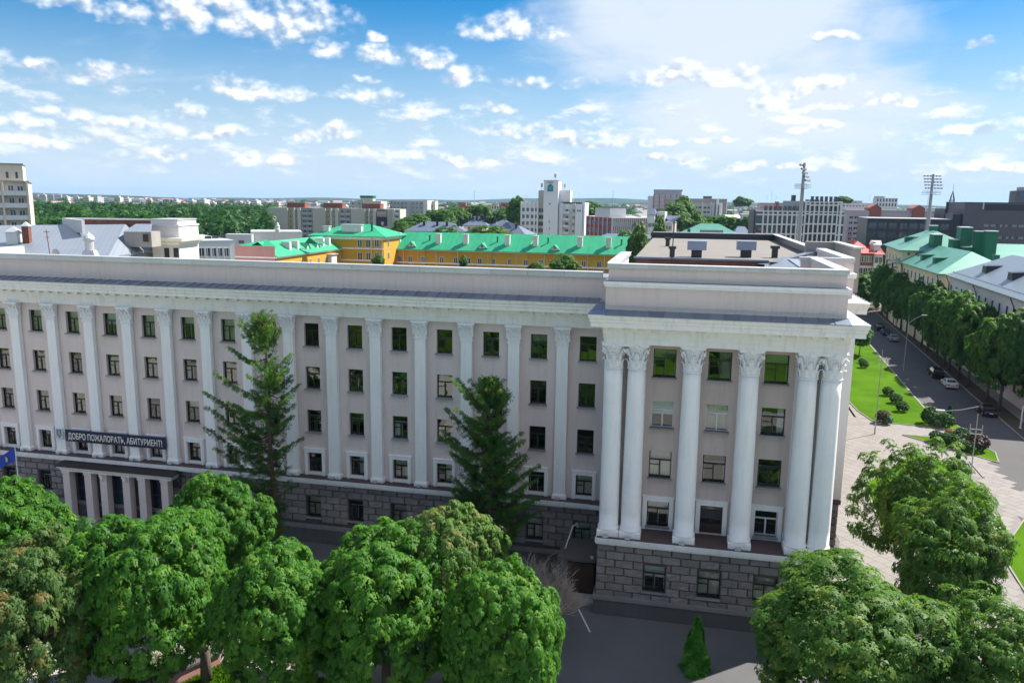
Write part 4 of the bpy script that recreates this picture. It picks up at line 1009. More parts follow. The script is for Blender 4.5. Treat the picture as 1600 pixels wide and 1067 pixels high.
def build_portico():
    # entrance porch under the banner
    zt = 5.55; xl, xr, yf = 4.5, 17.1, -1.65
    b = MB()
    b.quad((xl, yf, zt - .05), (xr, yf, zt - .05), (xr - .5, -.3, zt + .22), (xl + .3, -.3, zt + .22)); b.quad((xl, yf, zt - .15), (xr, yf, zt - .15), (xr, yf, zt - .05), (xl, yf, zt - .05))
    b.tri((xl, yf, zt - .05), (xl + .3, -.3, zt + .22), (xl, -.3, zt - .05)); b.tri((xr, yf, zt - .05), (xr, -.3, zt - .05), (xr - .5, -.3, zt + .22)); b.build('porch_roof', 'tile_dark', UNI)
    sb = MB().box(0, .03, yf - .01, -.3, zt - .05, zt + .0).mesh('roof_seam', 'tile_dark')
    b = MB(); b.extrude_path([(0, zt - .62), (.05, zt - .45), (.2, zt - .3), (.26, zt - .16), (-.3, zt - .15)], [(xl + .4, -.3, -1, 0), (xl + .4, yf + .3, -1, -1), (xr - .5, yf + .3, 1, -1), (xr - .5, -.3, 1, 0)]); b.quad((xl + .4, yf + .3, zt - .61), (xl + .4, -.3, zt - .61), (xr - .5, -.3, zt - .61), (xr - .5, yf + .3, zt - .61)); b.build('porch_cornice', 'cornice_white', UNI)
    pm = MB(); pm.box(-.36, .36, -.36, .36, .1, zt - .8); pm.box(-.42, .42, -.42, .42, zt - .8, zt - .62); pm.box(-.44, .44, -.44, .44, 0, .3); pmm = pm.mesh('porch_pillar', 'render_pink')
    for x in (5.5, 7.85, 9.5, 11.9, 13.55, 15.9): link(pmm, 'porch_pillar', UNI, (x, -1.05, 0))
    b = MB(); b.box(4.6, 17.0, -2.2, -.37, 0, .15); b.box(4.2, 17.4, -2.7, -2.2, 0, .08); b.build('porch_step', 'plinth_band', UNI)
    br = MB(); br.poly([(-.14, -.36, 0), (-.14, -.66, -.0), (-.14, -.6, -.35), (-.14, -.36, -.6)]); br.poly([(.14, -.36, -.6), (.14, -.6, -.35), (.14, -.66, 0), (.14, -.36, 0)]); br.quad((-.14, -.66, 0), (.14, -.66, 0), (.14, -.6, -.35), (-.14, -.6, -.35)); br.quad((-.14, -.6, -.35), (.14, -.6, -.35), (.14, -.36, -.6), (-.14, -.36, -.6)); brm = br.mesh('bracket', 'white_plaster')
    for x in (9.5, 11.9): link(brm, 'bracket', UNI, (x, -1.05, zt - .62))
    for x in (6.68, 10.7, 14.72):
        w = .92 if x != 10.7 else 1.0
        d = MB(); d.box(-w, -w + .1, -.06, .06, 0, 4.3); d.box(w - .1, w, -.06, .06, 0, 4.3); d.box(-w + .1, w - .1, -.06, .06, 4.2, 4.3); d.box(-w + .1, w - .1, -.06, .06, 2.6, 2.72); d.box(-.06, .06, -.06, .06, 0, 2.6); d.box(-w + .1, -.06, -.04, .04, 0, .8); d.box(.06, w - .1, -.04, .04, 0, .8)
        o = link(d.mesh('entrance_door', 'wood_door'), 'entrance_door', UNI, (x, -.22, .25))
        g = MB(); g.quad((-w + .1, 0, .8), (w - .1, 0, .8), (w - .1, 0, 2.6), (-w + .1, 0, 2.6)); g.quad((-w + .1, 0, 2.72), (w - .1, 0, 2.72), (w - .1, 0, 4.2), (-w + .1, 0, 4.2)); link(g.mesh('pane', 'office_glass'), 'pane', o)
        g = MB().box(.1, .5, -.08, -.065, 1.6, 2.0).build('notice', 'panel_white', o)
    b = MB(); b.tube([(0, 0, .3), (0, 0, zt - .2)], .07, 6); bm2 = b.mesh('downpipe', 'dark_metal')
    for x in (4.4, 16.9): link(bm2, 'downpipe', UNI, (x, -.42, 0))
    # low entrance porch in the corner beside the block
    b = MB(); b.box(52.6, 55.6, -4.2, -.4, 2.75, 3.0); b.box(52.6, 53.0, -4.2, -.4, .02, 2.75); b.box(53.0, 55.6, -.6, -.42, .02, 2.75); b.box(53.0, 53.4, -4.15, -3.9, .02, 2.75); b.build('corner_porch', 'plinth_stone', UNI)
    b = MB(); b.box(53.4, 55.5, -4.05, -3.95, .1, 2.6); b.box(54.4, 54.45, -4.09, -3.95, .1, 2.6); b.box(55.1, 55.18, -4.13, -4.05, 1.1, 1.2); b.build('corner_door', 'wood_door', UNI)
    b = MB(); b.box(52.4, 55.7, -5.6, -4.2, .01, .16); b.build('corner_step', 'concrete', UNI)
    b = MB(); b.tube([(53.0, -2.6, 3.0), (53.4, -1.3, 4.4), (53.7, -1.0, 4.5), (53.75, -1.0, 4.2)], .06, 7); b.build('corner_drain', 'chimney_white', UNI)
    b = MB(); b.lathe([(.02, 0), (.13, .04), (.15, .2), (.1, .22)], 10, 0); o = b.build('wall_lamp', 'steel', UNI); o.location = (55.55, -6.5, 4.2)
    # railing and steps on the street side
    st = MB()
    for k in range(4): st.box(74.8, 76.6 - k * .3, 14.0, 18, 0.0 + k * .17, .17 * (k + 1))
    st.build('side_steps', 'concrete', UNI)
    r = MB()
    for y in np.arange(9.0, 14.0, .45): r.tube([(75.9, y, 0), (75.9, y, 1.0)], .025, 5)
    r.tube([(75.9, 9, 1.0), (75.9, 13.9, 1.0)], .035, 5); r.tube([(75.9, 9, .1), (75.9, 13.9, .1)], .025, 5); r.build('side_railing', 'steel', UNI)
build_portico()

def build_banner():
    p = aty(101, 671, -.25); q = aty(259, 694.5, -.25); q2 = aty(101, 683, -.25)
    z1, x0, x1 = p.z, p.x, q.x; h = 1.12; z0 = z1 - h
    root = thing('banner', 'long navy banner with white Cyrillic lettering on the facade above the entrance porch', 'banner', (x0, -.2, z0))
    w = x1 - x0
    b = MB(); n = 40
    for i in range(n):
        xa, xb = w * i / n, w * (i + 1) / n
        ya, yb = -.02 - .03 * math.sin(i * .9), -.02 - .03 * math.sin((i + 1) * .9)
        b.quad((xa, ya, 0), (xb, yb, 0), (xb, yb, h), (xa, ya, h))
    b.box(0, w, .03, .05, 0, h); b.build('cloth', 'banner_navy', root)
    cu = bpy.data.curves.new('lettering', 'FONT'); cu.body = 'ДОБРО ПОЖАЛОВАТЬ, АБИТУРИЕНТ!'; cu.size = 1.0; cu.extrude = .01; cu.offset = .012
    to = bpy.data.objects.new('lettering', cu); COL.objects.link(to); bpy.context.view_layer.update()
    dg = bpy.context.evaluated_depsgraph_get(); me = bpy.data.meshes.new_from_object(to.evaluated_get(dg)); bpy.data.objects.remove(to)
    co = np.zeros(len(me.vertices) * 3, dtype=np.float32); me.vertices.foreach_get('co', co); co = co.reshape(-1, 3)
    bx0, bx1, by0, by1 = co[:, 0].min(), co[:, 0].max(), np.percentile(co[:, 1], 4), co[:, 1].max()
    sx = (w - .7) / (bx1 - bx0); sy = .62 / (by1 - by0)
    new = np.stack([.35 + (co[:, 0] - bx0) * sx, -.085 - co[:, 2], .26 + (co[:, 1] - by0) * sy], 1)
    me.vertices.foreach_set('co', new.astype(np.float32).ravel()); me.name = 'lettering'; me.materials.clear(); me.materials.append(MATS['letter_white']); me.update()
    link(me, 'lettering', root)
    t = thing('crest_plate', 'small pale plate with a blue and gold crest left of the navy banner', 'plaque', (x0 - 1.15, -.16, z0 + .1))
    b = MB(); b.box(0, .82, 0, .04, 0, 1.02); b.build('plate', 'crest_plate', t)
    b = MB(); b.poly([(.14, -.006, .92), (.14, -.006, .42), (.41, -.006, .1), (.68, -.006, .42), (.68, -.006, .92)]); b.build('shield', 'crest_blue', t)
    b = MB(); b.box(.26, .34, -.012, -.008, .38, .82); b.box(.37, .45, -.012, -.008, .3, .82); b.box(.48, .56, -.012, -.008, .38, .82); b.build('charge', 'crest_gold', t)
    f = aty(30, 763, -5.5); g = aty(23.3, 697, -5.5)
    t = thing('flagpole', 'slim white flagpole at the left edge in front of the stone storey', 'flagpole', (f.x, f.y, 0))
    b = MB(); b.tube([(0, 0, 0), (0, 0, g.z)], [.06, .04], 8); b.lathe([(.02, g.z), (.07, g.z + .05), (.05, g.z + .12), (.01, g.z + .15)], 8); b.build('pole', 'frame_white', t)
    b = MB(); n = 12
    def P(i, j):
        s = i / n; return (-.05 - 1.9 * s * .95, .18 * math.sin(s * 7 + j * .5) * s - .2 * s, g.z - .15 - 1.25 * j - 1.25 * s ** 1.2 + .35 * j * s)
    for i in range(n):
        for j in (0, 1, 2):
            b.quad(P(i, (j + 1) / 3), P(i + 1, (j + 1) / 3), P(i + 1, j / 3), P(i, j / 3))
    fo = tag(link(b.mesh('flag', 'flag_blue'), 'flag', None, (f.x, f.y, 0)), 'drooping blue flag with a pale emblem hanging from the slim white pole', 'flag')
    b = MB(); b.poly([(-.95 + .22 * math.cos(a), -.16, g.z - 1.25 + .25 * math.sin(a)) for a in np.arange(0, 6.28, .6)]); b.build('emblem', 'crest_gold', fo)
build_banner()

# ================================================================== BUILDINGS BEHIND
class Frame:
    """a building laid out in its own frame: x along its front, y into its depth, z up from the ground"""
    def __init__(s, name, label, cat, pxl, pxr, pytop, D, yaw=0.0, depth=12, base=0.0, H=None, group=None):
        A = at(pxl, pytop, D)
        s.yaw = rad(yaw); s.e = Vector((math.cos(s.yaw), math.sin(s.yaw), 0)); s.n = Vector((-s.e.y, s.e.x, 0))
        v = ray(pxr, pytop); # solve width so that the far end of the front projects to pxr
        M0 = A - CAM; k = (pxr - 800) / F_PX
        s.W = (k * M0.dot(CF) - M0.dot(CR)) / (s.e.dot(CR) - k * s.e.dot(CF))
        s.H = A.z - base if H is None else H
        s.depth = depth; s.base = base
        s.root = thing(name, label, cat, (A.x, A.y, base), s.yaw, group)
        s.cache = {}
    def px(s, x):                         # local x of a pixel column on the front
        o = s.root.location; P = Vector((o.x, o.y, s.base + s.H)); k = (x - 800) / F_PX; M0 = P - CAM
        return (k * M0.dot(CF) - M0.dot(CR)) / (s.e.dot(CR) - k * s.e.dot(CF))
    def pz(s, px, py, y=0.0):             # local height seen at a pixel on the plane y of this frame
        v = ray(px, py); o = s.root.location + s.n * y; t = (Vector((o.x, o.y, 0)) - Vector((CAM.x, CAM.y, 0))).dot(s.n) / Vector((v.x, v.y, 0)).dot(s.n)
        return CAM.z + v.z * t - s.base
    def loc(s, x, y, z): p = s.root.location + s.e * x + s.n * y; return Vector((p.x, p.y, s.base + z))
    def part(s, name, mats, mb, parent=None): return mb.build(name, mats, parent or s.root)
    def box(s, name, mat_, x0, x1, y0, y1, z0, z1, skip=''): return MB().box(x0, x1, y0, y1, z0, z1, 0, skip).build(name, mat_, s.root)
    def win(s, x, z, w, h, side='f', y=0.0, frame='frame_white', glass='far_glass', name='window', split=True, d=.07):
        """a window standing with its lower centre at (x, z) on a side of the building"""
        key = (round(w, 2), round(h, 2), frame, glass, split)
        if key not in s.cache:
            b = MB(); t = min(.09, w * .08)
            b.box(-w / 2, -w / 2 + t, -d, 0, 0, h); b.box(w / 2 - t, w / 2, -d, 0, 0, h); b.box(-w / 2 + t, w / 2 - t, -d, 0, 0, t); b.box(-w / 2 + t, w / 2 - t, -d, 0, h - t, h)
            if split: b.box(-t / 2, t / 2, -d, 0, t, h - t)
            b.quad((-w / 2 + t, -.02, t), (w / 2 - t, -.02, t), (w / 2 - t, -.02, h - t), (-w / 2 + t, -.02, h - t), 1)
            s.cache[key] = b.mesh(name, [frame, glass])
        if side == 'f': return link(s.cache[key], name, s.root, (x, y, z))
        if side == 'r': return link(s.cache[key], name, s.root, (s.W + y, x, z), math.pi / 2)
        return link(s.cache[key], name, s.root, (y, x, z), -math.pi / 2)
def hip_roof(b, x0, x1, y0, y1, z, h, run=None, mi=0, gable=False):
    ym = (y0 + y1) / 2; r = 0 if gable else ((y1 - y0) / 2 if run is None else run)
    A, B = (x0 + r, ym, z + h), (x1 - r, ym, z + h)
    b.quad((x0, y0, z), (x1, y0, z), B, A, mi); b.quad((x1, y1, z), (x0, y1, z), A, B, mi)
    b.tri((x1, y0, z), (x1, y1, z), B, mi); b.tri((x0, y1, z), (x0, y0, z), A, mi)
    b.quad((x0, y0, z - .18), (x1, y0, z - .18), (x1, y0, z), (x0, y0, z), mi); b.quad((x1, y0, z - .18), (x1, y1, z - .18), (x1, y1, z), (x1, y0, z), mi); b.quad((x0, y1, z - .18), (x0, y0, z - .18), (x0, y0, z), (x0, y1, z), mi)
    return b
def hip_roof_y(b, x0, x1, y0, y1, z, h, run=None, mi=0):      # ridge along y
    xm = (x0 + x1) / 2; r = (x1 - x0) / 2 if run is None else run
    A, B = (xm, y0 + r, z + h), (xm, y1 - r, z + h)
    b.quad((x0, y1, z), (x0, y0, z), A, B, mi); b.quad((x1, y0, z), (x1, y1, z), B, A, mi)
    b.tri((x0, y0, z), (x1, y0, z), A, mi); b.tri((x1, y1, z), (x0, y1, z), B, mi)
    b.quad((x0, y0, z - .18), (x1, y0, z - .18), (x1, y0, z), (x0, y0, z), mi); b.quad((x1, y0, z - .18), (x1, y1, z - .18), (x1, y1, z), (x1, y0, z), mi); b.quad((x0, y1, z - .18), (x0, y0, z - .18), (x0, y0, z), (x0, y1, z), mi)
    return b

def build_tower_block():
    f = Frame('apartment_tower', 'beige concrete apartment tower with white balcony fronts at the left edge', 'building', -70, 43, 283, 180, 40, 14)
    W, H = f.W, f.H
    f.box('wall', 'tower_cream', 0, W, 1.2, 14, 0, H)
    zt = f.pz(20, 257); f.box('penthouse', 'tower_cream', 0, W - .9, 2.2, 12, H, zt)
    f.box('roof_slab', 'concrete', -.2, W + .3, .6, 14.2, H, H + .35); f.box('penthouse_slab', 'concrete', -.2, W - .7, 2.0, 12.2, zt, zt + .3)
    b = MB()
    for k in range(5): x = W - k * 5.0; b.box(x - .45, x, 0, 1.2, 0, H)
    f.part('pier', 'tower_cream', b)
    rail = MB(); rail.box(0, 4.5, -.1, .05, 0, 1.1); rm = rail.mesh('balcony_front', 'panel_white'); sl = MB(); sl.box(0, 4.5, 0, 1.2, -.15, 0); slm = sl.mesh('balcony_slab', 'concrete')
    for k in range(4):
        x = W - (k + 1) * 5.0 + .02
        for j in range(9):
            z = H - .25 - (j + 1) * 2.85
            if z < 6: continue
            o = link(rm, 'balcony_front', f.root, (x, .1, z)); link(slm, 'balcony_slab', o, (0, 0, 0))
            f.win(x + 1.4, z + .5, 1.2, 1.9, y=1.19); f.win(x + 3.3, z + .9, 1.3, 1.4, y=1.19)
    for k in range(3): f.win(W - 2.2 - k * 1.9, H + .9, .55, 1.5, y=2.19, frame='concrete', split=False)
build_tower_block()

def wallseg(parent, name, m, P, Q, z0, z1, th=.4):
    """an upright wall between two plan points, in the parent's frame (unrotated)"""
    P = Vector((P[0], P[1], 0)) - Vector((parent.location.x, parent.location.y, 0)); Q = Vector((Q[0], Q[1], 0)) - Vector((parent.location.x, parent.location.y, 0))
    d = (Q - P).normalized(); n = Vector((-d.y, d.x, 0)) * th; b = MB(); k = len(b.v)
    for z in (z0, z1):
        for p in (P, Q, Q + n, P + n): b.v.append((p.x, p.y, z))
    for q in ((3, 2, 1, 0), (4, 5, 6, 7), (0, 1, 5, 4), (1, 2, 6, 5), (2, 3, 7, 6), (3, 0, 4, 7)): b.f.append(q); b.m.append(0)
    return b.build(name, m, parent)
def build_metal_wing():
    A, B, R2, R1, N0 = at(168, 403, 105), at(243, 388.5, 122), at(196, 350.5, 121), at(-75, 353, 121), at(-120, 462, 88)
    R3 = at(98, 347, 126)
    t = thing('metal_roofed_wing', 'low wing with a broad pale sheet metal roof behind the long parapet', 'building', (A.x, A.y, 0))
    o = t.location; nrm = (R2 - A).cross(R1 - A); v_ = ray(-120, 462); N0 = CAM + v_ * ((A - CAM).dot(nrm) / v_.dot(nrm)); R3 = R1 + (R2 - R1) * .6
    b = MB(); b.poly([N0 - o, A - o, R2 - o, R1 - o]); b.tri(A - o, B - o, R2 - o)
    b.tri(R1 - o, R3 - o, R1 - o + Vector((8, 22, -3))); b.tri(R3 - o, R2 - o, R1 - o + Vector((8, 22, -3)))
    b.quad(A - o - Vector((0, 0, .35)), B - o - Vector((0, 0, .35)), B - o, A - o); b.build('roof', 'roof_zinc', t)
    ins = Vector((-.7, .5, 0))
    wallseg(t, 'wall', 'stucco_cream', A + ins, B + ins, 0, A.z - .4, .4); wallseg(t, 'front_wall', 'stucco_cream', N0 + Vector((0, .6, 0)), A + ins, 0, N0.z - .3, .4)
    wallseg(t, 'frieze', 'concrete', A + ins + Vector((.12, -.1, 0)), B + ins + Vector((.12, -.1, 0)), A.z - 1.3, A.z - .41, .3)
    dn = (B - A).normalized()
    for k in range(4):
        p = A + dn * (5 + k * 3.4); wallseg(t, 'eave_post', 'stucco_cream', p + Vector((.1, -.1, 0)), p + dn * .5 + Vector((.1, -.1, 0)), 0, A.z - 1.31, .3)
    P0, P1, P2, P3 = at(97, 341, 122), at(127, 342.5, 114), at(131, 342, 125), at(238, 342.5, 121)
    wallseg(t, 'parapet_face', 'stucco_white', P0, P1, P0.z - 1.9, P0.z, .4); wallseg(t, 'brick_parapet', 'brick_red', P0 + Vector((.5, .6, 0)), P3, P0.z - 2.0, P0.z - .15, .5); wallseg(t, 'parapet_coping', 'coping_sheet', P0 + Vector((.2, .4, 0)), P3, P0.z - .14, P0.z + .06, .9)
    Q0, Q1 = at(193, 362, 114), at(236, 363, 114); wallseg(t, 'lean_to_wall', 'concrete', Q0, Q1, Q0.z - 2.2, Q0.z, 3.0)
    b = MB(); T0, T1 = at(212, 350, 119), at(238, 350, 118); b.quad(Q0 - o, Q1 - o, T1 - o, T0 - o); b.build('lean_to_roof', 'roof_zinc', t)
    MB().box(0, .9, -.06, 0, 0, 1.1).build('hatch', 'frame_brown', t).location = at(224, 378, 113.8) - o
    # tiered end pavilion
    p = Frame('end_pavilion', 'white stepped attic tower with a moulded cornice at the end of the metal roof', 'building', 235, 277, 342, 119, 8, 7)
    w = p.W; h = p.H
    z1, z2, z3 = p.pz(255, 353), p.pz(255, 371), p.pz(255, 382)
    p.box('attic', 'stucco_white', 0, w, 0, 6, z1 + .2, h - .15); p.box('attic_coping', 'coping_sheet', -.12, w + .12, -.12, 6.1, h - .15, h)
    p.box('attic_band', 'stucco_white', -.35, w + .35, -.35, 6.3, z1, z1 + .2); p.box('middle', 'stucco_white', -.15, w + .2, -.15, 6.2, z2, z1)
    b = MB(); b.extrude_path([(-.2, z3 - .2), (.1, z3), (.2, z3 + .3), (.9, z3 + .5), (1.1, z2 - .05), (-.2, z2)], [(0, 6.5, -1, 0), (0, 0, -1, -1), (w, 0, 1, -1), (w, 6.5, 1, 0)]); p.part('cornice', 'cornice_white', b)
    p.box('wall', 'stucco_white', 0, w, 0, 6.4, 0, z3 + .1)
    for px in (257.5, 272): p.win(p.px(px), p.pz(px, 402), .75, 1.4, y=-.001, frame='frame_brown')
    for px, py, nm, lab, kind in ((23, 381, 'roof_vent', 'pale metal roof vent with a pyramid cap left on the metal roof', 0), (42.5, 373, 'chimney', 'orange brick chimney with a metal cap on the metal roof', 1), (141, 398, 'roof_ventilator', 'round metal ventilator with a domed cap standing on the metal roof', 2)):
        D = 112 if kind < 2 else 104; q = at(px, py, D)
        t = thing(nm, lab, 'chimney' if kind == 1 else 'vent', (q.x, q.y, q.z - .3), rad(20))
        b = MB()
        if kind == 0:
            b.box(-.75, .75, -.75, .75, -1, 1.9); b.build('shaft', 'coping_sheet', t); c = MB(); c.box(-.95, .95, -.95, .95, 1.9, 2.0); c.frustum(0, 0, 2.0, 2.75, 1.8, 1.8, .05, .05); c.build('cap', 'coping_sheet', t)
        elif kind == 1:
            b.box(-.45, .45, -.45, .45, -1, 2.0); b.build('stack', 'brick_red', t); c = MB(); c.box(-.5, .5, -.5, .5, 2.0, 2.1); c.frustum(0, 0, 2.1, 2.7, 1.1, 1.1, .05, .05); c.build('cap', 'coping_sheet', t)
        else:
            b.frustum(0, 0, -1, .9, 2.4, 2.4, 1.2, 1.2); b.lathe([(.55, .9), (.55, 2.2), (.7, 2.2), (.7, 2.35)], 14); b.build('shaft', 'coping_sheet', t); c = MB(); c.lathe([(.72, 2.45), (.5, 2.8), (.1, 3.1), (.02, 3.3)], 14); c.build('cap', 'coping_sheet', t)
    q = at(79, 400, 103); t = thing('aerial_mast', 'rusty aerial mast with short crossbars on the metal roof', 'antenna', (q.x, q.y, q.z - 1)); b = MB()
    b.tube([(0, 0, 0), (-.3, 0, 4.4)], .06, 5); b.tube([(-.75, 0, 4.1), (.2, 0, 4.1)], .04, 4); b.tube([(-.6, 0, 3.4), (.1, 0, 3.4)], .03, 4); b.build('mast', 'brick_brown', t)
    q = at(89, 396, 103); t = thing('satellite_dish', 'white satellite dish standing behind the long parapet', 'dish', (q.x, q.y, q.z - .8)); b = MB()
    rings = 5
    for i in range(rings):
        for k in range(14):
            def P(i_, k_): r = .62 * i_ / rings; a = k_ * 2 * math.pi / 14; return (r * math.cos(a), -.35 * (1 - (i_ / rings) ** 2) * -1 - .2, .8 + r * math.sin(a))
            b.quad(P(i, k), P(i + 1, k), P(i + 1, k + 1), P(i, k + 1))
    b.build('dish', 'panel_white', t); b = MB(); b.tube([(0, .3, -.5), (0, .15, .8)], .06, 5); b.build('arm', 'steel', t)
build_metal_wing()

def build_white_hall():
    f = Frame('white_office_wing', 'low white flat roofed building with five narrow windows behind the long parapet', 'building', 286, 366, 378, 165, 46, 30)
    W, H = f.W, f.H
    f.box('wall', 'panel_white', 0, W, 0, 30, 0, H); f.box('parapet_cap', 'coping_sheet', -.1, W + .1, -.1, 30, H, H + .18)
    for px in (314, 323.5, 333, 342.5, 352.5):
        x = f.px(px); f.win(x, f.pz(px, 401), 1.15, 1.9); f.win(x, f.pz(px, 401) - 3.4, 1.15, 1.9); f.box('pilaster_strip', 'panel_white', x + .75, x + .95, -.12, 0, 4, H - 1.2)
    b = MB()
    for k in range(5): b.box(3 + k * 1.8, 4 + k * 1.8, 6 + k, 8 + k, H + .2, H + .7)
    f.part('roof_duct', 'dark_metal', b)
    g = Frame('white_service_block', 'long white windowless block with a figure on its roof behind the green roofed wing', 'building', 392, 472, 363, 300, 30, 22)
    W, H = g.W, g.H
    g.box('wall', 'panel_white', 0, W, 0, 20, 0, H); g.box('parapet_cap', 'coping_sheet', -.1, W + .1, -.1, 20.1, H, H + .2)
    h = Frame('pale_annex', 'pale low annex between the two white blocks', 'building', 352, 393, 367, 295, 20, 14)
    h.box('wall', 'panel_white', 0, h.W, 0, 6, 0, h.H); h.box('roof_slab', 'coping_sheet', -.1, h.W + .1, -.1, 6.1, h.H, h.H + .2); h.win(h.W * .6, h.H - 3.2, 2.0, 1.2, frame='concrete')
    q = at(434, 363, 298); t = thing('rooftop_figure', 'white rounded figure with a small red flag on the white block', 'sculpture', (q.x, q.y, q.z)); b = MB()
    b.lathe([(.9, 0), (.95, .9), (.75, 1.6), (.8, 2.2), (.5, 2.9), (.42, 3.3), (.2, 3.7)], 12); b.build('body', 'panel_white', t); c = MB(); c.tube([(-1.4, 0, -3), (-1.4, 0, 5.6)], .05, 4); c.build('pole', 'steel', t); c = MB(); c.box(-1.4, -.7, -.02, .02, 5.0, 5.5); c.build('flag', 'red_panel', t)
build_white_hall()

def build_yellow():
    # long wing
    f = Frame('yellow_long_wing', 'long ochre yellow building with a bright green roof and white chimneys', 'building', 600, 1014, 390, 246, 0, 15)
    W, H = f.W, f.H
    f.box('wall', 'stucco_yellow', 0, W, 0, 15, 0, H)
    f.box('eave', 'cornice_white', -.3, W + .3, -.55, 15.3, H, H + .35)
    b = MB(); hip_roof(b, -.6, W + .5, -.8, 15.6, H + .36, 5.0, 5); f.part('roof', 'roof_green', b)
    f.box('string_course', 'cornice_white', -.05, W, -.5, 0, f.pz(800, 414.5) - .25, f.pz(800, 414.5) + .15)
    z = f.pz(606, 407.5)
    for px in (605.8, 625, 641.5, 661.5, 690, 712, 732, 750, 770.5, 797, 822, 845.5, 864, 886, 912, 936.5, 960, 985):
        x = f.px(px); yb = -.36 if any(abs(x - f.px(q_)) < 2.6 for q_ in (652, 756, 812, 878)) else -.01; f.win(x, z - .55, 1.35, 2.2, y=yb); [f.win(x, z - 4.6 - 3.7 * q_, 1.35, 2.2, y=yb) for q_ in range(3)]
    k = 0
    for px in (652, 756, 812, 878): f.box('bay', 'stucco_yellow', f.px(px) - 2.6, f.px(px) + 2.6, -.35, 0, 0, H - .01)
    dp = MB(); dp.tube([(0, -.5, 0), (0, -.5, H - .6), (0, -.9, H + .2)], .10, 5); dm = dp.mesh('downpipe', 'coping_sheet')
    for px in (593, 631, 654, 682, 716, 763, 807, 851, 879, 919, 945): link(dm, 'downpipe', f.root, (f.px(px), 0, 0))
    ch = MB(); ch.box(-.75, .75, -.6, .6, -2.2, 2.4); ch.box(-.85, .85, -.7, .7, 2.4, 2.6); cm = ch.mesh('chimney', 'chimney_white')
    for px, py in ((618, 386), (681.5, 384), (724.5, 385), (790, 386), (834, 388), (904, 389), (949, 390)):
        x = f.px(px); link(cm, 'chimney', f.root, (x, 2.6, H + 2.6))
    vp = MB(); vp.tube([(0, 0, -1), (0, 0, 1.5)], .25, 6); vp.tube([(0, 0, 1.5), (0, 0, 1.7)], .36, 6); vm = vp.mesh('roof_vent', 'green_paint')
    for px in (666, 773, 853, 969): link(vm, 'roof_vent', f.root, (f.px(px), 3.6, H + 2.9))
    dd = MB(); dd.tri((-1.5, -.9, 0), (1.5, -.9, 0), (0, -.9, 1.35), 1); dd.quad((-1.75, -1.15, -.1), (0, -1.15, 1.55), (0, 3.5, 1.55), (-1.75, .6, -.1)); dd.quad((0, -1.15, 1.55), (1.75, -1.15, -.1), (1.75, .6, -.1), (0, 3.5, 1.55)); dd.box(-.3, .3, -.95, -.9, .3, .9, 2); ddm = dd.mesh('dormer', ['roof_green', 'chimney_white', 'far_glass'])
    for px in (642, 753, 866, 987): link(ddm, 'dormer', f.root, (f.px(px), 1.2, H + 1.15))
    rb = MB(); rb.tube([(W * .555, -.5, H + .5), (W * .575, 7.4, H + 5.5)], .18, 5); f.part('roof_rib', 'roof_green', rb)
    # corner block, one storey higher
    g = Frame('yellow_corner_block', 'taller ochre yellow corner block with a hipped green roof and broad chimneys', 'building', 488, 599, 368, 238, 0, 16)
    W, H = g.W, g.H
    g.box('wall', 'stucco_yellow', 0, W, 0, 17, 0, H - .25); g.box('eave', 'cornice_white', -.9, W + .9, -.9, 17.9, H - .25, H + .1); g.box('frieze', 'cornice_white', -.1, W + .1, -.12, 17.1, H - .9, H - .26)
    b = MB(); hip_roof(b, -1.1, W + 1.1, -1.1, 18.1, H + .11, 3.3, 8.5); g.part('roof', 'roof_green', b)
    for py in (387, 405.5): g.box('string_course', 'cornice_white', -.05, W + .05, -.14, 0, g.pz(575, py) - .5, g.pz(575, py) - .15)
    for py in (386.5, 406.5):
        for px in (562, 575, 588.5): g.win(g.px(px), g.pz(px, py), 1.5, 2.3)
        g.win(4, g.pz(580, py), 1.4, 2.2, 'r', frame='frame_white')
    g.win(g.px(549.5), g.pz(549, 374), 1.0, 1.0)
    g.box('broad_chimney', 'chimney_white', g.px(529), g.px(560), 2.2, 3.8, H + .2, H + 3.2); g.box('chimney_cap', 'coping_sheet', g.px(529) - .2, g.px(560) + .2, 2.0, 4.0, H + 3.2, H + 3.45)
    g.box('side_chimney', 'chimney_white', g.px(500), g.px(509), 2.2, 3.6, H + .2, H + 2.6); g.box('chimney_cap', 'coping_sheet', g.px(500) - .2, g.px(509) + .2, 2.0, 3.8, H + 2.6, H + 2.85)
    link(vm, 'roof_vent', g.root, (g.px(575), 3.2, H + 1.6), 0, 1.3)
    dp = MB(); dp.tube([(0, -.4, 0), (0, -.4, H - .4)], .1, 5); dpm = dp.mesh('downpipe', 'coping_sheet'); link(dpm, 'downpipe', g.root, (g.px(581), 0, 0)); link(dpm, 'downpipe', g.root, (W - .3, 0, 0))
    # wing that comes towards the camera
    h = Frame('yellow_near_wing', 'yellow wing with a green roof and a pink end wall, running away behind the parapet', 'building', 368, 430, 402, 201, 0, 52)
    W, H = h.W, h.H
    h.box('wall', 'stucco_yellow', 0, W, .06, 52, 0, H); h.box('end_wall', 'stucco_pink', 0, W, -.1, .06, 0, H + 3.0); h.box('eave', 'cornice_white', -.5, W + .5, -.35, 52, H, H + .3)
    b = MB(); xm = W / 2; z = H + .31
    b.quad((W + .7, -.1, z), (W + .7, 52, z), (xm, 52, z + 3.6), (xm, 1.5, z + 3.6)); b.quad((-.7, 52, z), (-.7, -.1, z), (xm, 1.5, z + 3.6), (xm, 52, z + 3.6)); b.tri((-.7, .08, z + 2.4), (W + .7, .08, z + 2.4), (xm, 6, z + 4.0)); h.part('roof', 'roof_green', b)
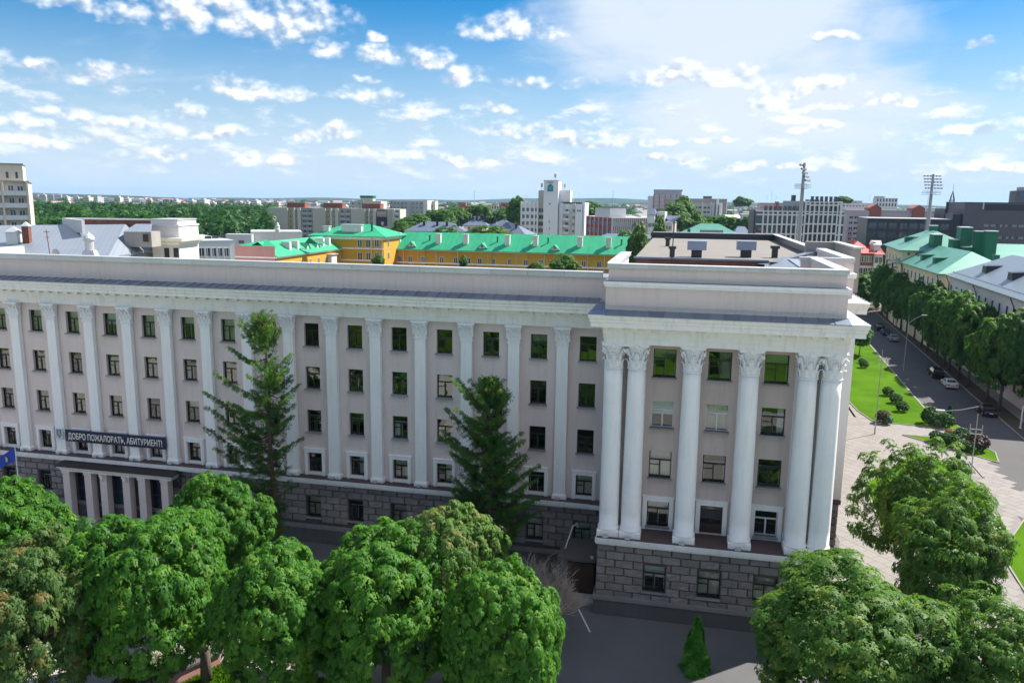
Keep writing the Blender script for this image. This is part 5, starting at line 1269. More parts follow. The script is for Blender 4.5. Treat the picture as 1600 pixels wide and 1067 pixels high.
    for y in (10, 14.5, 30, 34): h.box('broad_chimney', 'chimney_white', W - 3.6, W - 1.2, y, y + 1.0, z + .5, z + 3.4)
    dd = MB(); dd.tri((-.1, -1.2, 0), (-.1, 1.2, 0), (-.1, 0, 1.5), 1); dd.quad((.15, -1.4, -.1), (.15, 0, 1.7), (-3.2, 0, 1.7), (-1, -1.4, -.1)); dd.quad((.15, 0, 1.7), (.15, 1.4, -.1), (-1, 1.4, -.1), (-3.2, 0, 1.7)); ddm = dd.mesh('side_dormer', ['roof_green', 'chimney_white'])
    for y in (20, 26): link(ddm, 'side_dormer', h.root, (W - .9, y, z + .9))
    for i in range(9): h.win(4 + i * 5.1, H - 3.4, 1.2, 2.0, 'r', frame='frame_white')
    h.box('loggia', 'panel_white', W, W + 1.3, 30, 33.5, H - 4.2, H - 1.0); h.box('loggia_roof', 'coping_sheet', W, W + 1.7, 29.6, 33.9, H - 1.0, H - .8)
    tri = MB()
    for (px, py) in ((411, 379), (444, 377), (485, 374)):
        q = at(px, py, 214) - h.root.location
        tri.tri((q.x - 1.8, q.y, q.z - 1.2), (q.x + 2.2, q.y, q.z - 1.2), (q.x - .4, q.y, q.z + .5)); tri.tri((q.x + 2.2, q.y, q.z - 1.2), (q.x + 3, q.y + 5, q.z - 1.2), (q.x - .4, q.y, q.z + .5)); tri.tri((q.x - 1.8, q.y + .01, q.z - 1.2), (q.x - .4, q.y, q.z + .5), (q.x - 1, q.y + 5, q.z - 1.2))
    tri.build('roof_gablet', 'green_paint', h.root)
build_yellow()

def build_cream_blocks():
    f = Frame('cream_slab_block', 'long cream panel apartment block with deep window bays and a mural poster', 'building', 418, 613, 325, 448, 4, 13)
    W, H = f.W, f.H
    f.box('wall', 'panel_cream', 0, W, 1.6, 13, 0, H)
    f.box('roof_slab', 'concrete', -.2, W + .2, 1.2, 13.2, H, H + .4)
    for (a, c) in ((418, 449), (488, 508), (548, 570), (600, 613)): f.box('blank_panel', 'panel_cream', f.px(a), f.px(c), 0, 1.6, 0, H)
    for (a, c) in ((457, 460), (464, 469), (515, 518), (523, 528), (575, 577), (582, 587)): f.box('projecting_pier', 'panel_side', f.px(a), f.px(c), .2, 1.6, 0, H + .2)
    for (a, c) in ((449, 456), (461, 464), (508, 514), (519, 523), (570, 575), (578, 582)): f.box('ochre_panel', 'panel_ochre', f.px(a), f.px(c), 1.45, 1.6, 0, H - .5)
    for j in range(7):
        z = H - 2.4 - j * 2.85
        for px in (452, 462.5, 511, 521, 572.5, 580): f.win(f.px(px), z, 1.15, 1.5, y=1.44)
        for (a, c) in ((470, 487), (529, 547)):
            f.box('balcony_front', 'panel_grey', f.px(a), f.px(c), .5, .65, z - 1.0, z + .2)
            for t in (.25, .75): f.win(f.px(a + (c - a) * t), z + .2, 2.0, 1.5, y=.9)
    for (a, c) in ((444, 472), (501, 531), (562, 591)): f.box('roof_plant', 'brick_brown', f.px(a), f.px(c), 4, 10, H + .4, H + 3.0); f.box('plant_slab', 'concrete', f.px(a) - .3, f.px(c) + .3, 3.8, 10.2, H + 3.0, H + 3.3)
    xa, xb = f.px(588), f.px(605); za, zb = f.pz(596, 353), f.pz(596, 329.5)
    t = thing('mural_poster', 'large dark mural poster with a pink band on the cream block', 'poster', f.loc(xa, -.15, za), f.yaw); w, h = xb - xa, zb - za
    MB().box(0, w, 0, .1, 0, h).build('panel', 'mall_dark', t); MB().box(.2, w - .2, -.03, -.005, h * .72, h * .96).build('sky_band', 'panel_grey', t); MB().box(.2, w - .2, -.05, -.035, h * .60, h * .78).build('pink_band', 'stucco_pink', t)
    b = MB(); b.poly([(w * .55 + .9 * math.cos(a), -.04, h * .16 + 1.15 * math.sin(a)) for a in np.arange(0, 6.2, .5)]); b.build('pale_oval', 'apt_pink', t)
    g = Frame('cream_end_section', 'narrow cream block with white balconies at the right end of the long slab', 'building', 613, 625, 327, 436, 4, 12)
    g.box('wall', 'panel_side', 0, g.W, .8, 12, 0, g.H); g.box('pier', 'panel_side', 0, 1.2, 0, .8, 0, g.H); g.box('pier', 'panel_side', g.W - .8, g.W, 0, .8, 0, g.H)
    for j in range(7): g.box('balcony_front', 'panel_white', 1.2, g.W - .8, .1, .3, g.H - 3 - j * 2.85, g.H - 1.9 - j * 2.85); g.win(g.W * .55, g.H - 1.9 - j * 2.85, 1.8, 1.2, y=.79)
    p = Frame('grey_rear_block', 'stepped grey apartment block with a green rooftop hut behind the cream slab', 'building', 547, 595, 314, 560, 4, 14)
    p.box('wall', 'panel_side', 0, p.W, 0, 14, 0, p.H); p.box('wall_step', 'panel_cream', p.W * .25, p.W * .45, -.6, 0, 0, p.H + .6); p.box('roof_hut', 'panel_cream', p.W * .3, p.W * .7, 3, 9, p.H, p.H + 2.2); p.box('hut_roof', 'green_paint', p.W * .28, p.W * .72, 2.8, 9.2, p.H + 2.2, p.H + 3.8)
    for j in range(4):
        for k in range(4): p.win(p.W * (.1 + .22 * k), p.H - 2.6 - j * 2.9, 1.5, 1.4, y=-.62)
    q = Frame('grey_panel_block', 'grey nine storey panel block with a pale gable end', 'building', 609, 668, 313.5, 545, -4, 12)
    W, H = q.W, q.H
    q.box('wall', 'panel_grey', 0, W - 3, 0, 12, 0, H); q.box('gable_end', 'panel_white', W - 3, W, -.3, 12, 0, H + .4)
    for (a) in (.16, .42, .66): q.box('balcony_bay', 'panel_grey', W * a, W * a + 4.2, -.9, 0, 0, H - .3)
    for j in range(6):
        for k in range(9): q.win(W * (.04 + .1 * k), H - 2.5 - j * 2.85, 1.5, 1.4, y=-.92 if any(a <= .04 + .1 * k <= a + .1 for a in (.16, .42, .66)) else -.01)
    e = Frame('balcony_gable_block', 'pale gable with stacked dark balconies beside the grey panel block', 'building', 668, 680, 314, 545, 8, 12)
    e.box('wall', 'panel_side', 0, e.W, 0, 12, 0, e.H)
    for j in range(4): e.box('balcony', 'mall_dark', 1.4, 3.6, -.3, 0, e.H - 4.2 - j * 2.9, e.H - 3.0 - j * 2.9); e.box('balcony_front', 'panel_white', 1.4, 3.6, -.6, -.3, e.H - 5.2 - j * 2.9, e.H - 4.2 - j * 2.9)
build_cream_blocks()

def build_brick_school():
    f = Frame('brick_and_white_block', 'red brown brick and white panel building on the skyline', 'building', 717, 804, 321.5, 640, 8, 16)
    W, H = f.W, f.H
    f.box('wall', 'panel_white', 0, W, 0, 16, 0, H - 2.2); f.box('top_storey', 'brick_brown', 0, W, -.1, 16, H - 2.2, H)
    f.box('brick_tower', 'brick_panel', 0, f.px(728), -1, 6, H - 5, H + 2.6); f.box('brick_tower', 'brick_panel', f.px(783), f.px(794), 1, 8, H, H + 2.8); f.box('brick_bay', 'brick_brown', f.px(737), f.px(756), -.6, 0, H - 4, H - .01); f.box('brick_end', 'brick_panel', f.px(793), W, -.8, 0, H - 10, H - .3)
    for px in (731, 735, 759, 763, 767, 771, 775, 779, 784):
        f.box('white_pier', 'panel_white', f.px(px), f.px(px) + .8, -.35, -.1, H - 2.4, H)
    for j in range(3):
        for k in range(14): f.win(W * (.12 + .06 * k), H - 5 - j * 3.4, 1.3, 1.5, y=-.01 if not .22 < .12 + .06 * k < .45 else -.61)
build_brick_school()

def slate_house(name, label, pxl, pxr, pye, D, yaw, depth, rh, chim):
    f = Frame(name, label, 'house', pxl, pxr, pye, D, yaw, depth); W, H = f.W, f.H
    f.box('wall', 'stucco_cream', 0, W, 0, depth, 0, H); b = MB(); hip_roof(b, -.6, W + .6, -.6, depth + .6, H, rh); f.part('roof', 'roof_slate', b)
    b = MB(); b.box(-.5, .5, -.5, .5, -1.2, 1.5); b.box(-.7, .7, -.7, .7, 1.5, 1.8); cm = b.mesh('chimney', 'mall_dark')
    for (u, v) in chim: link(cm, 'chimney', f.root, (W * u, depth * v, H + rh * (v * 2)))
    n = max(2, int(W / 4))
    for k in range(n):
        for j in range(2): f.win(W * (k + .5) / n, H - 2.3 - 3.1 * j, 1.3, 1.7)
    return f
def build_slate_houses():
    slate_house('slate_roofed_house', 'long cream house with a hipped slate blue roof behind the yellow wing', 632, 727, 361, 350, 10, 15, 4.0, ((.3, .3), (.52, .3), (.68, .3), (.86, .34)))
    slate_house('slate_roofed_house', 'slate roofed house with tall chimneys stepping back right of the long one', 724, 760, 352, 372, 10, 14, 4.0, ((.25, .3), (.55, .3), (.8, .32), (.9, .46)))
    slate_house('slate_roofed_house', 'slate roofed cream house just left of the white office tower', 755, 800, 356.5, 392, -8, 16, 4.4, ((.2, .42), (.3, .3)))
    slate_house('slate_roofed_house', 'lowest slate roofed house in front against the white office tower', 782, 820, 366, 356, -12, 12, 4.0, ((.5, .35),))
    f = Frame('low_pale_house', 'low pale house with a shallow roof between the trees left of the slate roofs', 'house', 628, 660, 344.5, 470, 5, 14); f.box('wall', 'stucco_cream', 0, f.W, 0, 14, 0, f.H); b = MB(); hip_roof(b, -.5, f.W + .5, -.5, 14.5, f.H, 3); f.part('roof', 'roof_flat', b)
    f = Frame('red_roofed_house', 'small house with a pale red roof below the brick building', 'house', 697, 717, 341, 520, 0, 12); f.box('wall', 'stucco_cream', 0, f.W, 0, 12, 0, f.H); b = MB(); hip_roof(b, -.5, f.W + .5, -.5, 12.5, f.H, 2.6); f.part('roof', 'stucco_pink', b)
build_slate_houses()

def aerial(name, label, px, py, D, h, kind=0):
    q = at(px, py, D); t = thing(name, label, 'antenna', (q.x, q.y, q.z)); b = MB(); b.tube([(0, 0, -.5), (0, 0, h)], .10, 5)
    if kind == 1:
        for k in range(4): a = k * 1.57; b.box(math.cos(a) * .35 - .15, math.cos(a) * .35 + .15, math.sin(a) * .35 - .12, math.sin(a) * .35 + .12, h * .35, h)
    b.build('mast', 'steel' if kind else 'panel_grey', t)
def build_white_tower():
    f = Frame('white_office_tower', 'white office tower with a tall blank shaft bearing a teal emblem', 'building', 814, 915, 316, 392, 0, 17)
    W, H = f.W, f.H; X = f.px
    f.box('wall', 'tower_white', 0, X(841), 0, 16, 0, H); f.box('recess_wall', 'panel_cream', X(840), X(851), .9, 16, 0, H + 2)
    fin = MB(); fin.box(-.35, .35, -.7, 0, 0, H + .5); fm = fin.mesh('fin', 'tower_white')
    for px in (815, 821.5, 828.5, 835.5, 840.5): link(fm, 'fin', f.root, (X(px), 0, 0))
    for j in range(7):
        z = H - 4.6 - j * 3.3
        for px in (818.3, 824.8, 832, 838.4): f.win(X(px), z, 1.35, 1.9, frame='tower_white')
        f.win(X(845.5), z - .3, 2.6, 2.0, y=.88, frame='panel_cream'); f.box('spandrel', 'panel_side', X(842), X(849.5), .3, .9, z - 1.3, z - .4)
    zt = f.pz(860, 282.5, -1.5); f.box('shaft', 'tower_white', X(850), X(872.5), -1.5, 9, 0, zt); f.box('shaft_cap', 'panel_grey', X(850) - .15, X(872.5) + .15, -1.65, 9.1, zt, zt + .25)
    f.box('shoulder', 'tower_white', X(872.5), X(890), 2, 9, H, f.pz(880, 297.5)); f.box('shoulder', 'panel_cream', X(840), X(850), 2, 9, H + 2, f.pz(845, 297.5))
    f.box('shoulder_soffit', 'panel_cream', X(841), X(850), 3, 9, H - .1, H + 2.01)
    f.box('right_wall', 'tower_white', X(872.5), X(912), 1.0, 16, 0, H - .6); f.box('blank_panel', 'tower_white', X(899.5), X(910.5), -.8, 1, 0, H - .8); f.box('pier', 'panel_white', X(874), X(880), -.2, 1, 0, H - .2); f.box('pier', 'panel_side', X(894.5), X(899), -.6, 1, 0, H - .3); f.box('end_pier', 'tower_white', X(911), X(914), 0, 16, 0, H + .2)
    for j in range(7):
        z = H - 5.2 - j * 3.3
        b = MB(); b.box(X(880.5), X(891), -.75, 1, z - .15, z); o = f.part('balcony', 'panel_side', b); b = MB(); b.box(X(880.5), X(891), -.85, -.75, z - .15, z + 1.0); b.build('balcony_front', 'panel_white', o)
        f.win(X(886), z + .2, 1.6, 2.0, y=.98); f.win(X(897), z + .6, 1.2, 1.6, y=-.61)
        f.box('slot', 'mall_dark', X(859.3), X(860.3), -1.53, -1.5, z - 1.5, z - .2) if j > 0 else None
    f.box('hatch', 'frame_brown', X(859), X(861), -1.54, -1.5, f.pz(860, 320), f.pz(860, 317.5))
    for px in (903.5, 907): f.win(X(px), H - 4.2, .7, .8, y=-.82, split=False, frame='mall_dark')
    b = MB(); n = 26
    for k in range(n): 
        x = X(876) + (X(908) - X(876)) * k / n
        if k % 3: b.box(x, x + .6, 1.2, 2.0, H - .6, H + .3 + .5 * ((k * 7) % 3 == 0))
    f.part('roof_gear', 'dark_metal', b)
    # emblem
    xa, xb, za, zb = X(855.8), X(864.6), f.pz(860, 298.3, -1.6), f.pz(860, 287, -1.6); w, h = xb - xa, zb - za
    t = thing('tower_emblem', 'teal house shaped emblem with a light diamond on the white shaft', 'emblem', f.loc(xa, -1.75, za), f.yaw)
    b = MB(); P = [(0, 0), (w, 0), (w, h * .62), (w / 2, h), (0, h * .62)]
    b.poly([(p[0], 0, p[1]) for p in P])
    for i in range(5): a, c = P[i], P[(i + 1) % 5]; b.quad((a[0], .2, a[1]), (c[0], .2, c[1]), (c[0], 0, c[1]), (a[0], 0, a[1]))
    b.build('plate', 'teal', t)
    b = MB(); b.poly([(w * .12, -.02, h * .48), (w * .48, -.02, h * .12), (w * .88, -.02, h * .48), (w * .76, -.02, h * .6), (w * .48, -.02, h * .34), (w * .24, -.02, h * .6)]); b.build('check', 'teal_light', t)
    MB().box(X(855) - xa, X(865) - xa, -.02, .03, h * 1.12, h * 1.2).build('caption_bar', 'dark_metal', t)
    MB().box(-.1, w + .1, -.02, .1, -.25, -.02).build('base_bar', 'dark_metal', t)
    aerial('panel_antenna', 'cluster of panel antennas on top of the white shaft', 867.5, 281, 394, 2.9, 1)
    aerial('panel_antenna', 'panel antenna on the left shoulder of the white tower', 846.5, 296, 394, 3.0, 1); aerial('panel_antenna', 'panel antenna beside the right of the white shaft', 876.8, 296, 396, 3.0, 1); aerial('panel_antenna', 'panel antenna above the right shoulder of the white tower', 882, 297, 394, 2.9, 1)
    for k, (px, lab) in enumerate(((820.5, 'thin aerial above the left corner of the white tower'), (823.6, 'second thin aerial on the left roof of the white tower'), (893.5, 'thin reddish aerial over the balconies of the white tower'), (896.3, 'thin grey aerial over the right roof of the white tower'))): aerial('roof_aerial', lab, px, 315, 394, 2.9)
build_white_tower()

def build_red_striped():
    f = Frame('red_striped_office', 'low office building with dark red panels between pale vertical ribs', 'building', 957.5, 1011, 341, 330, 24, 18)
    W, H = f.W, f.H
    # length of the left face from the photograph
    P = at(957.5, 341, 330); k = (917.5 - 800) / F_PX; M0 = P - CAM; dl = (k * M0.dot(CF) - M0.dot(CR)) / (f.n.dot(CR) - k * f.n.dot(CF))
    f.box('wall', 'panel_grey', 0, W, 0, dl, 0, H)
    def ribs(n, ln, rz, place):
        for i in range(n + 1):
            b = MB(); b.box(-.22, .22, -.45, 0, 0, H + .2); link(f.cache.setdefault('rib', b.mesh('rib', 'panel_white')), 'rib', f.root, place(ln * i / n), rz)
        for i in range(n):
            w = ln / n - .44
            for j in range(4):
                b = MB(); b.box(-w / 2, w / 2, -.12, -.01, 0, 1.5); key = ('rp', round(w, 2)); m_ = f.cache.setdefault(key, b.mesh('red_panel', 'red_panel')); p = place(ln * (i + .5) / n)
                link(m_, 'red_panel', f.root, (p[0], p[1], H - 1.5 - j * 3.4), rz)
                key = ('gw', round(w, 2)); b = MB(); b.quad((-w / 2, -.05, 0), (w / 2, -.05, 0), (w / 2, -.05, 1.9), (-w / 2, -.05, 1.9), 1); b.box(-.05, .05, -.1, -.02, 0, 1.9); m_ = f.cache.setdefault(key, b.mesh('window', ['frame_white', 'far_glass']))
                link(m_, 'window', f.root, (p[0], p[1], H - 3.4 - j * 3.4), rz)
    ribs(17, W, 0, lambda s: (s, 0, 0)); ribs(6, dl, -math.pi / 2, lambda s: (0, dl - s, 0))
    f.box('roof_slab', 'panel_white', -.2, W + .2, -.2, dl + .2, H, H + .3)
    h1 = f.pz(960, 331, 5); f.box('roof_house', 'panel_white', W * .02, W * .5, 5, dl * .7, H + .3, H + 4.2); f.box('roof_house_slab', 'dark_metal', W * .0, W * .52, 4.8, dl * .72, H + 4.2, H + 4.5)
    g = Frame('mansard_house', 'pale modern house with grey mansard dormers right of the red striped office', 'building', 1011, 1051, 347, 318, -6, 16)
    W, H = g.W, g.H
    g.box('wall', 'apt_pink', 0, W, 0, 14, 0, H); g.box('turret', 'panel_white', W * .05, W * .3, -.8, 6, 0, H + 3); g.box('gable_block', 'panel_white', W * .36, W * .66, 2, 9, H, H + 4.2); g.box('bay', 'panel_white', W * .55, W * .72, -1, 0, 0, H - 1.2); g.box('corner_tower', 'apt_pink', W * .86, W, -1, 8, 0, H - .6)
    b = MB(); hip_roof(b, W * .02, W * .34, -1, 7, H + 3, 2.4, 1); hip_roof(b, W * .64, W * 1.02, .5, 13, H, 2.6); g.part('roof', 'roof_slate', b)
    for (u, z, y) in ((.12, H - 2, -.82), (.24, H - 2, -.82), (.45, H + 1.2, 1.98), (.58, H + 1.2, 1.98), (.42, H - 3, -.02), (.6, H - 3.5, -1.02), (.67, H - 3.5, -1.02), (.8, H - 3, -.02), (.93, H - 3, -1.02), (.45, H - 6.3, -.02), (.63, H - 6.8, -1.02), (.8, H - 6.3, -.02), (.93, H - 6.3, -1.02)): g.win(W * u, z, 1.2, 1.7, y=y)
    h = Frame('cream_low_shop', 'small cream building in front of the mansard house', 'building', 1021, 1034, 361, 300, 0, 10); h.box('wall', 'stucco_cream', 0, h.W, 0, 10, 0, h.H); h.box('roof_slab', 'coping_sheet', -.2, h.W + .2, -.2, 10.2, h.H, h.H + .3); h.win(h.W / 2, h.H - 2.8, 1.2, 1.5)
    r = Frame('green_roofed_hall', 'low hall with a wide mint green roof beyond the flat bitumen roof', 'building', 1054, 1166, 372, 262, 0, 26)
    r.box('wall', 'stucco_cream', 0, r.W, 0, 26, 0, r.H); b = MB(); hip_roof(b, -.6, r.W + .6, -.6, 26.6, r.H, 4.6, 9); r.part('roof', 'roof_green_pale', b)
    r.box('roof_parapet', 'concrete', r.px(1093), r.px(1130), 2.5, 3.0, r.H + .3, r.H + 2.8); r.box('roof_vent', 'green_paint', r.px(1076) - .5, r.px(1076) + .5, 4, 5, r.H + .5, r.H + 3)
    t = Frame('green_roofed_shed', 'long shed with a dull green roof behind the yellow wing', 'building', 935, 1045, 371, 296, 0, 16); t.box('wall', 'concrete', 0, t.W, 0, 16, 0, t.H); b = MB(); hip_roof(b, -.5, t.W + .5, -.5, 16.5, t.H, 1.2, 3); t.part('roof', 'roof_slate', b)
build_red_striped()

def build_mid_blocks():
    f = Frame('pink_grid_tower', 'office tower with pink bands and blue grey panels behind the beige slab', 'building', 1021, 1070, 304.5, 640, -2, 16)
    W, H = f.W, f.H
    f.box('wall', 'apt_pink', 0, W, 0, 16, 0, H); f.box('side_wing', 'panel_white', -4.6, 0, 1.5, 15, 0, H - 1.0); f.box('roof_storey', 'panel_grey', 0, W * .9, 2, 14, H, H + 3.6); f.box('roof_rail', 'concrete', -.2, W * .92, 1.8, 14.2, H + 3.6, H + 4.2)
    for k in range(5):
        f.box('pink_mullion', 'red_panel', W * .02 + k * W * .18 - .22, W * .02 + k * W * .18 + .22, -.22, 0, 0, H)
        for j in range(6):
            f.win(W * .11 + k * W * .18, H - 3.4 - j * 3.3, W * .15, 2.3, frame='panel_white', glass='panel_grey' if j < 3 else 'far_glass')
    g = Frame('beige_slab_block', 'tall beige windowless slab rising behind the white ten bay block', 'building', 1040, 1136, 311, 565, -4, 14)
    g.box('wall', 'concrete', 0, g.W, 0, 14, 0, g.H); g.box('roof_edge', 'panel_cream', -.2, g.W + .2, -.2, 14.2, g.H, g.H + .5); g.box('roof_hut', 'mall_brown', g.W * .22, g.W * .36, 4, 9, g.H + .5, g.H + 2.3); g.box('roof_hut', 'mall_brown', g.W * .61, g.W * .75, 4, 9, g.H + .5, g.H + 2.3)
    h = Frame('white_ten_bay_block', 'cream white apartment block with paired windows and bright end fins', 'building', 1054, 1113, 317, 520, -3, 13)
    W, H = h.W, h.H
    h.box('wall', 'panel_side', 0, W, 0, 13, 0, H); 
    for j in range(8):
        for px in (1058, 1074.5, 1081, 1087.5, 1094, 1102, 1108): h.win(h.px(px), H - 3.6 - j * 2.95, 1.9, 1.4, frame='panel_white')
    for px in (1054, 1069, 1078, 1098, 1111): h.box('white_fin', 'panel_white', h.px(px) - .5, h.px(px) + .5, -.5, 0, 0, H + .6)
    for (a, c, y) in ((1113, 1117, -1), (1119, 1122, -2.5), (1124, 1128.5, -1)): h.box('end_fin', 'panel_white', h.px(a), h.px(c), y, 10, 0, H + (.2 if a != 1119 else 2.6))
    h.box('end_wall', 'panel_grey', W, h.px(1127), .6, 10, 0, H - .5)
    k = Frame('pink_striped_block', 'pink and white striped block with aerials on the skyline', 'building', 1188, 1225, 317, 610, 4, 14)
    k.box('wall', 'apt_pink', 0, k.W, 0, 14, 0, k.H); 
    for j in range(6): k.box('red_band', 'stucco_pink', -.05, k.W + .05, -.15, 0, k.H - 1.2 - j * 2.9, k.H - .1 - j * 2.9)
    k.box('stair_tower', 'brick_panel', k.W * .66, k.W * .78, -.5, 6, 0, k.H + 1); 
    for px, lab in ((1198, 'left thin aerial on the pink striped block'), (1205, 'tallest thin aerial on the pink striped block'), (1212, 'right thin aerial on the pink striped block')): aerial('roof_aerial', lab, px, 317, 612, 5.5 if px != 1205 else 9.5)
    w = Frame('white_low_block', 'small white two bay building left of the gridded office', 'building', 1159, 1173, 334.5, 420, 0, 10); w.box('wall', 'panel_white', 0, w.W, 0, 10, 0, w.H)
    for j in range(3): w.win(w.W * .3, w.H - 2.6 - 3 * j, .9, 1.3); w.win(w.W * .7, w.H - 2.6 - 3 * j, .9, 1.3)
    s = Frame('pale_shed', 'low shed with a pale flat roof right of the cream block', 'building', 1127, 1160, 342, 500, 0, 20); s.box('wall', 'mall_brown', 0, s.W, 0, 16, 0, s.H); b = MB(); hip_roof(b, -.4, s.W + .4, -.4, 16.4, s.H, 2.4, 2); s.part('roof', 'panel_white', b)
    s2 = Frame('grey_roofed_shed', 'low sheds with grey pitched roofs in front of the small white building', 'building', 1148, 1172, 366, 330, 0, 22); s2.box('wall', 'panel_white', 0, s2.W, 0, 20, 0, s2.H); b = MB(); hip_roof(b, -.4, s2.W + .4, -.4, 20.4, s2.H, 3, 2); s2.part('roof', 'roof_slate', b)
build_mid_blocks()

def build_grid_office():
    f = Frame('gridded_office', 'modern office building with a white grid facade over dark glass', 'building', 1181, 1319, 329.5, 300, 13, 16)
    W, H = f.W, f.H; X = f.px
    f.box('glass_body', 'office_glass', 0, W + .2, .35, 6.5, 0, H); f.box('top_beam', 'panel_white', .0, W, -.2, .34, H - .3, H + .1); f.box('dark_side', 'mall_dark', -.5, 0, .2, 6.5, 0, H + .3)
    xt0, xt1 = X(1256.5), X(1315.5); zt = f.pz(1285, 315.5)
    f.box('glass_tower', 'office_glass', xt0, xt1, .3, 6.4, H + .11, zt - .1); f.box('tower_top_beam', 'panel_white', xt0, xt1, -.48, .29, zt - .35, zt - .02); f.box('tower_roof', 'panel_white', xt0 - .1, xt1 + .1, .3, 6.5, zt - .1, zt + .15)
    st = 3.62
    zs = [H - 1.35 - j * st for j in range(9) if H - 1.35 - j * st > 2]
    zt_s = [zt - 1.2 - j * st * .985 for j in range(10) if zt - 1.2 - j * st > 2]
    n = 9
    for z in zs:
        f.box('grid_beam', 'panel_white', .3, xt0, -.15, .3, z - .32, z + .22)
        f.box('grid_beam', 'panel_white', xt1 + .1, W, -.15, .3, z - .32, z + .22)
    for k in range(n):
        x = X(1193) + (xt0 - .9 - X(1193)) * k / (n - 1)
        f.box('grid_post', 'panel_white', x - .26, x + .26, -.25, .3, 0, H)
    for z in zt_s: f.box('grid_beam', 'panel_white', X(1263.5), X(1309), -.45, .1, z - .32, z + .22)
    for k in range(7):
        x = X(1264.5) + (X(1308) - X(1264.5)) * k / 6
        f.box('grid_post', 'panel_white', x - .25, x + .25, -.5, .1, 0, zt)
    for (a, c) in ((1256.8, 1259), (1311.5, 1315)): f.box('tower_edge', 'panel_white', X(a), X(c), -.5, .1, 0, zt)
    for (a, c, o) in ((1259, 1263.5, 1.3), (1309, 1311.5, .9)):
        for j in range(6): f.box('offset_beam', 'panel_white', X(a), X(c), -.45, .1, zt - 1.2 - 5 - j * 3.7 + o, zt - .7 - 5 - j * 3.7 + o)
        f.box('offset_beam', 'panel_white', X(a), X(c), -.45, .1, zt - 1.2, zt - .7)
    f.box('plant_room', 'panel_grey', X(1231), xt0 - .02, 2, 6, H + .11, zt + .2); f.box('chimney', 'dark_metal', X(1242), X(1246.5), 3, 5, zt + .2, zt + 2.4)
    b = MB()
    for k in range(8): x = xt0 + 2 + k * 1.6; b.box(x, x + (1.1 if k < 3 else .3), 4, 5, zt + .15, zt + .8)
    f.part('roof_gear', 'dark_metal', b)
    # glazing bars in every bay
    for z in zs:
        for k in range(n - 1):
            x = X(1193) + (xt0 - .9 - X(1193)) * (k + .5) / (n - 1)
            f.win(x, z + .25, (xt0 - .9 - X(1193)) / (n - 1) - .6, st - .6, y=.34, frame='dark_metal', glass='office_glass')
    for z in zt_s:
        for k in range(6): f.win(X(1264.5) + (X(1308) - X(1264.5)) * (k + .5) / 6, z + .25, (X(1308) - X(1264.5)) / 6 - .55, st - .65, y=.29, frame='dark_metal', glass='office_glass')
build_grid_office()

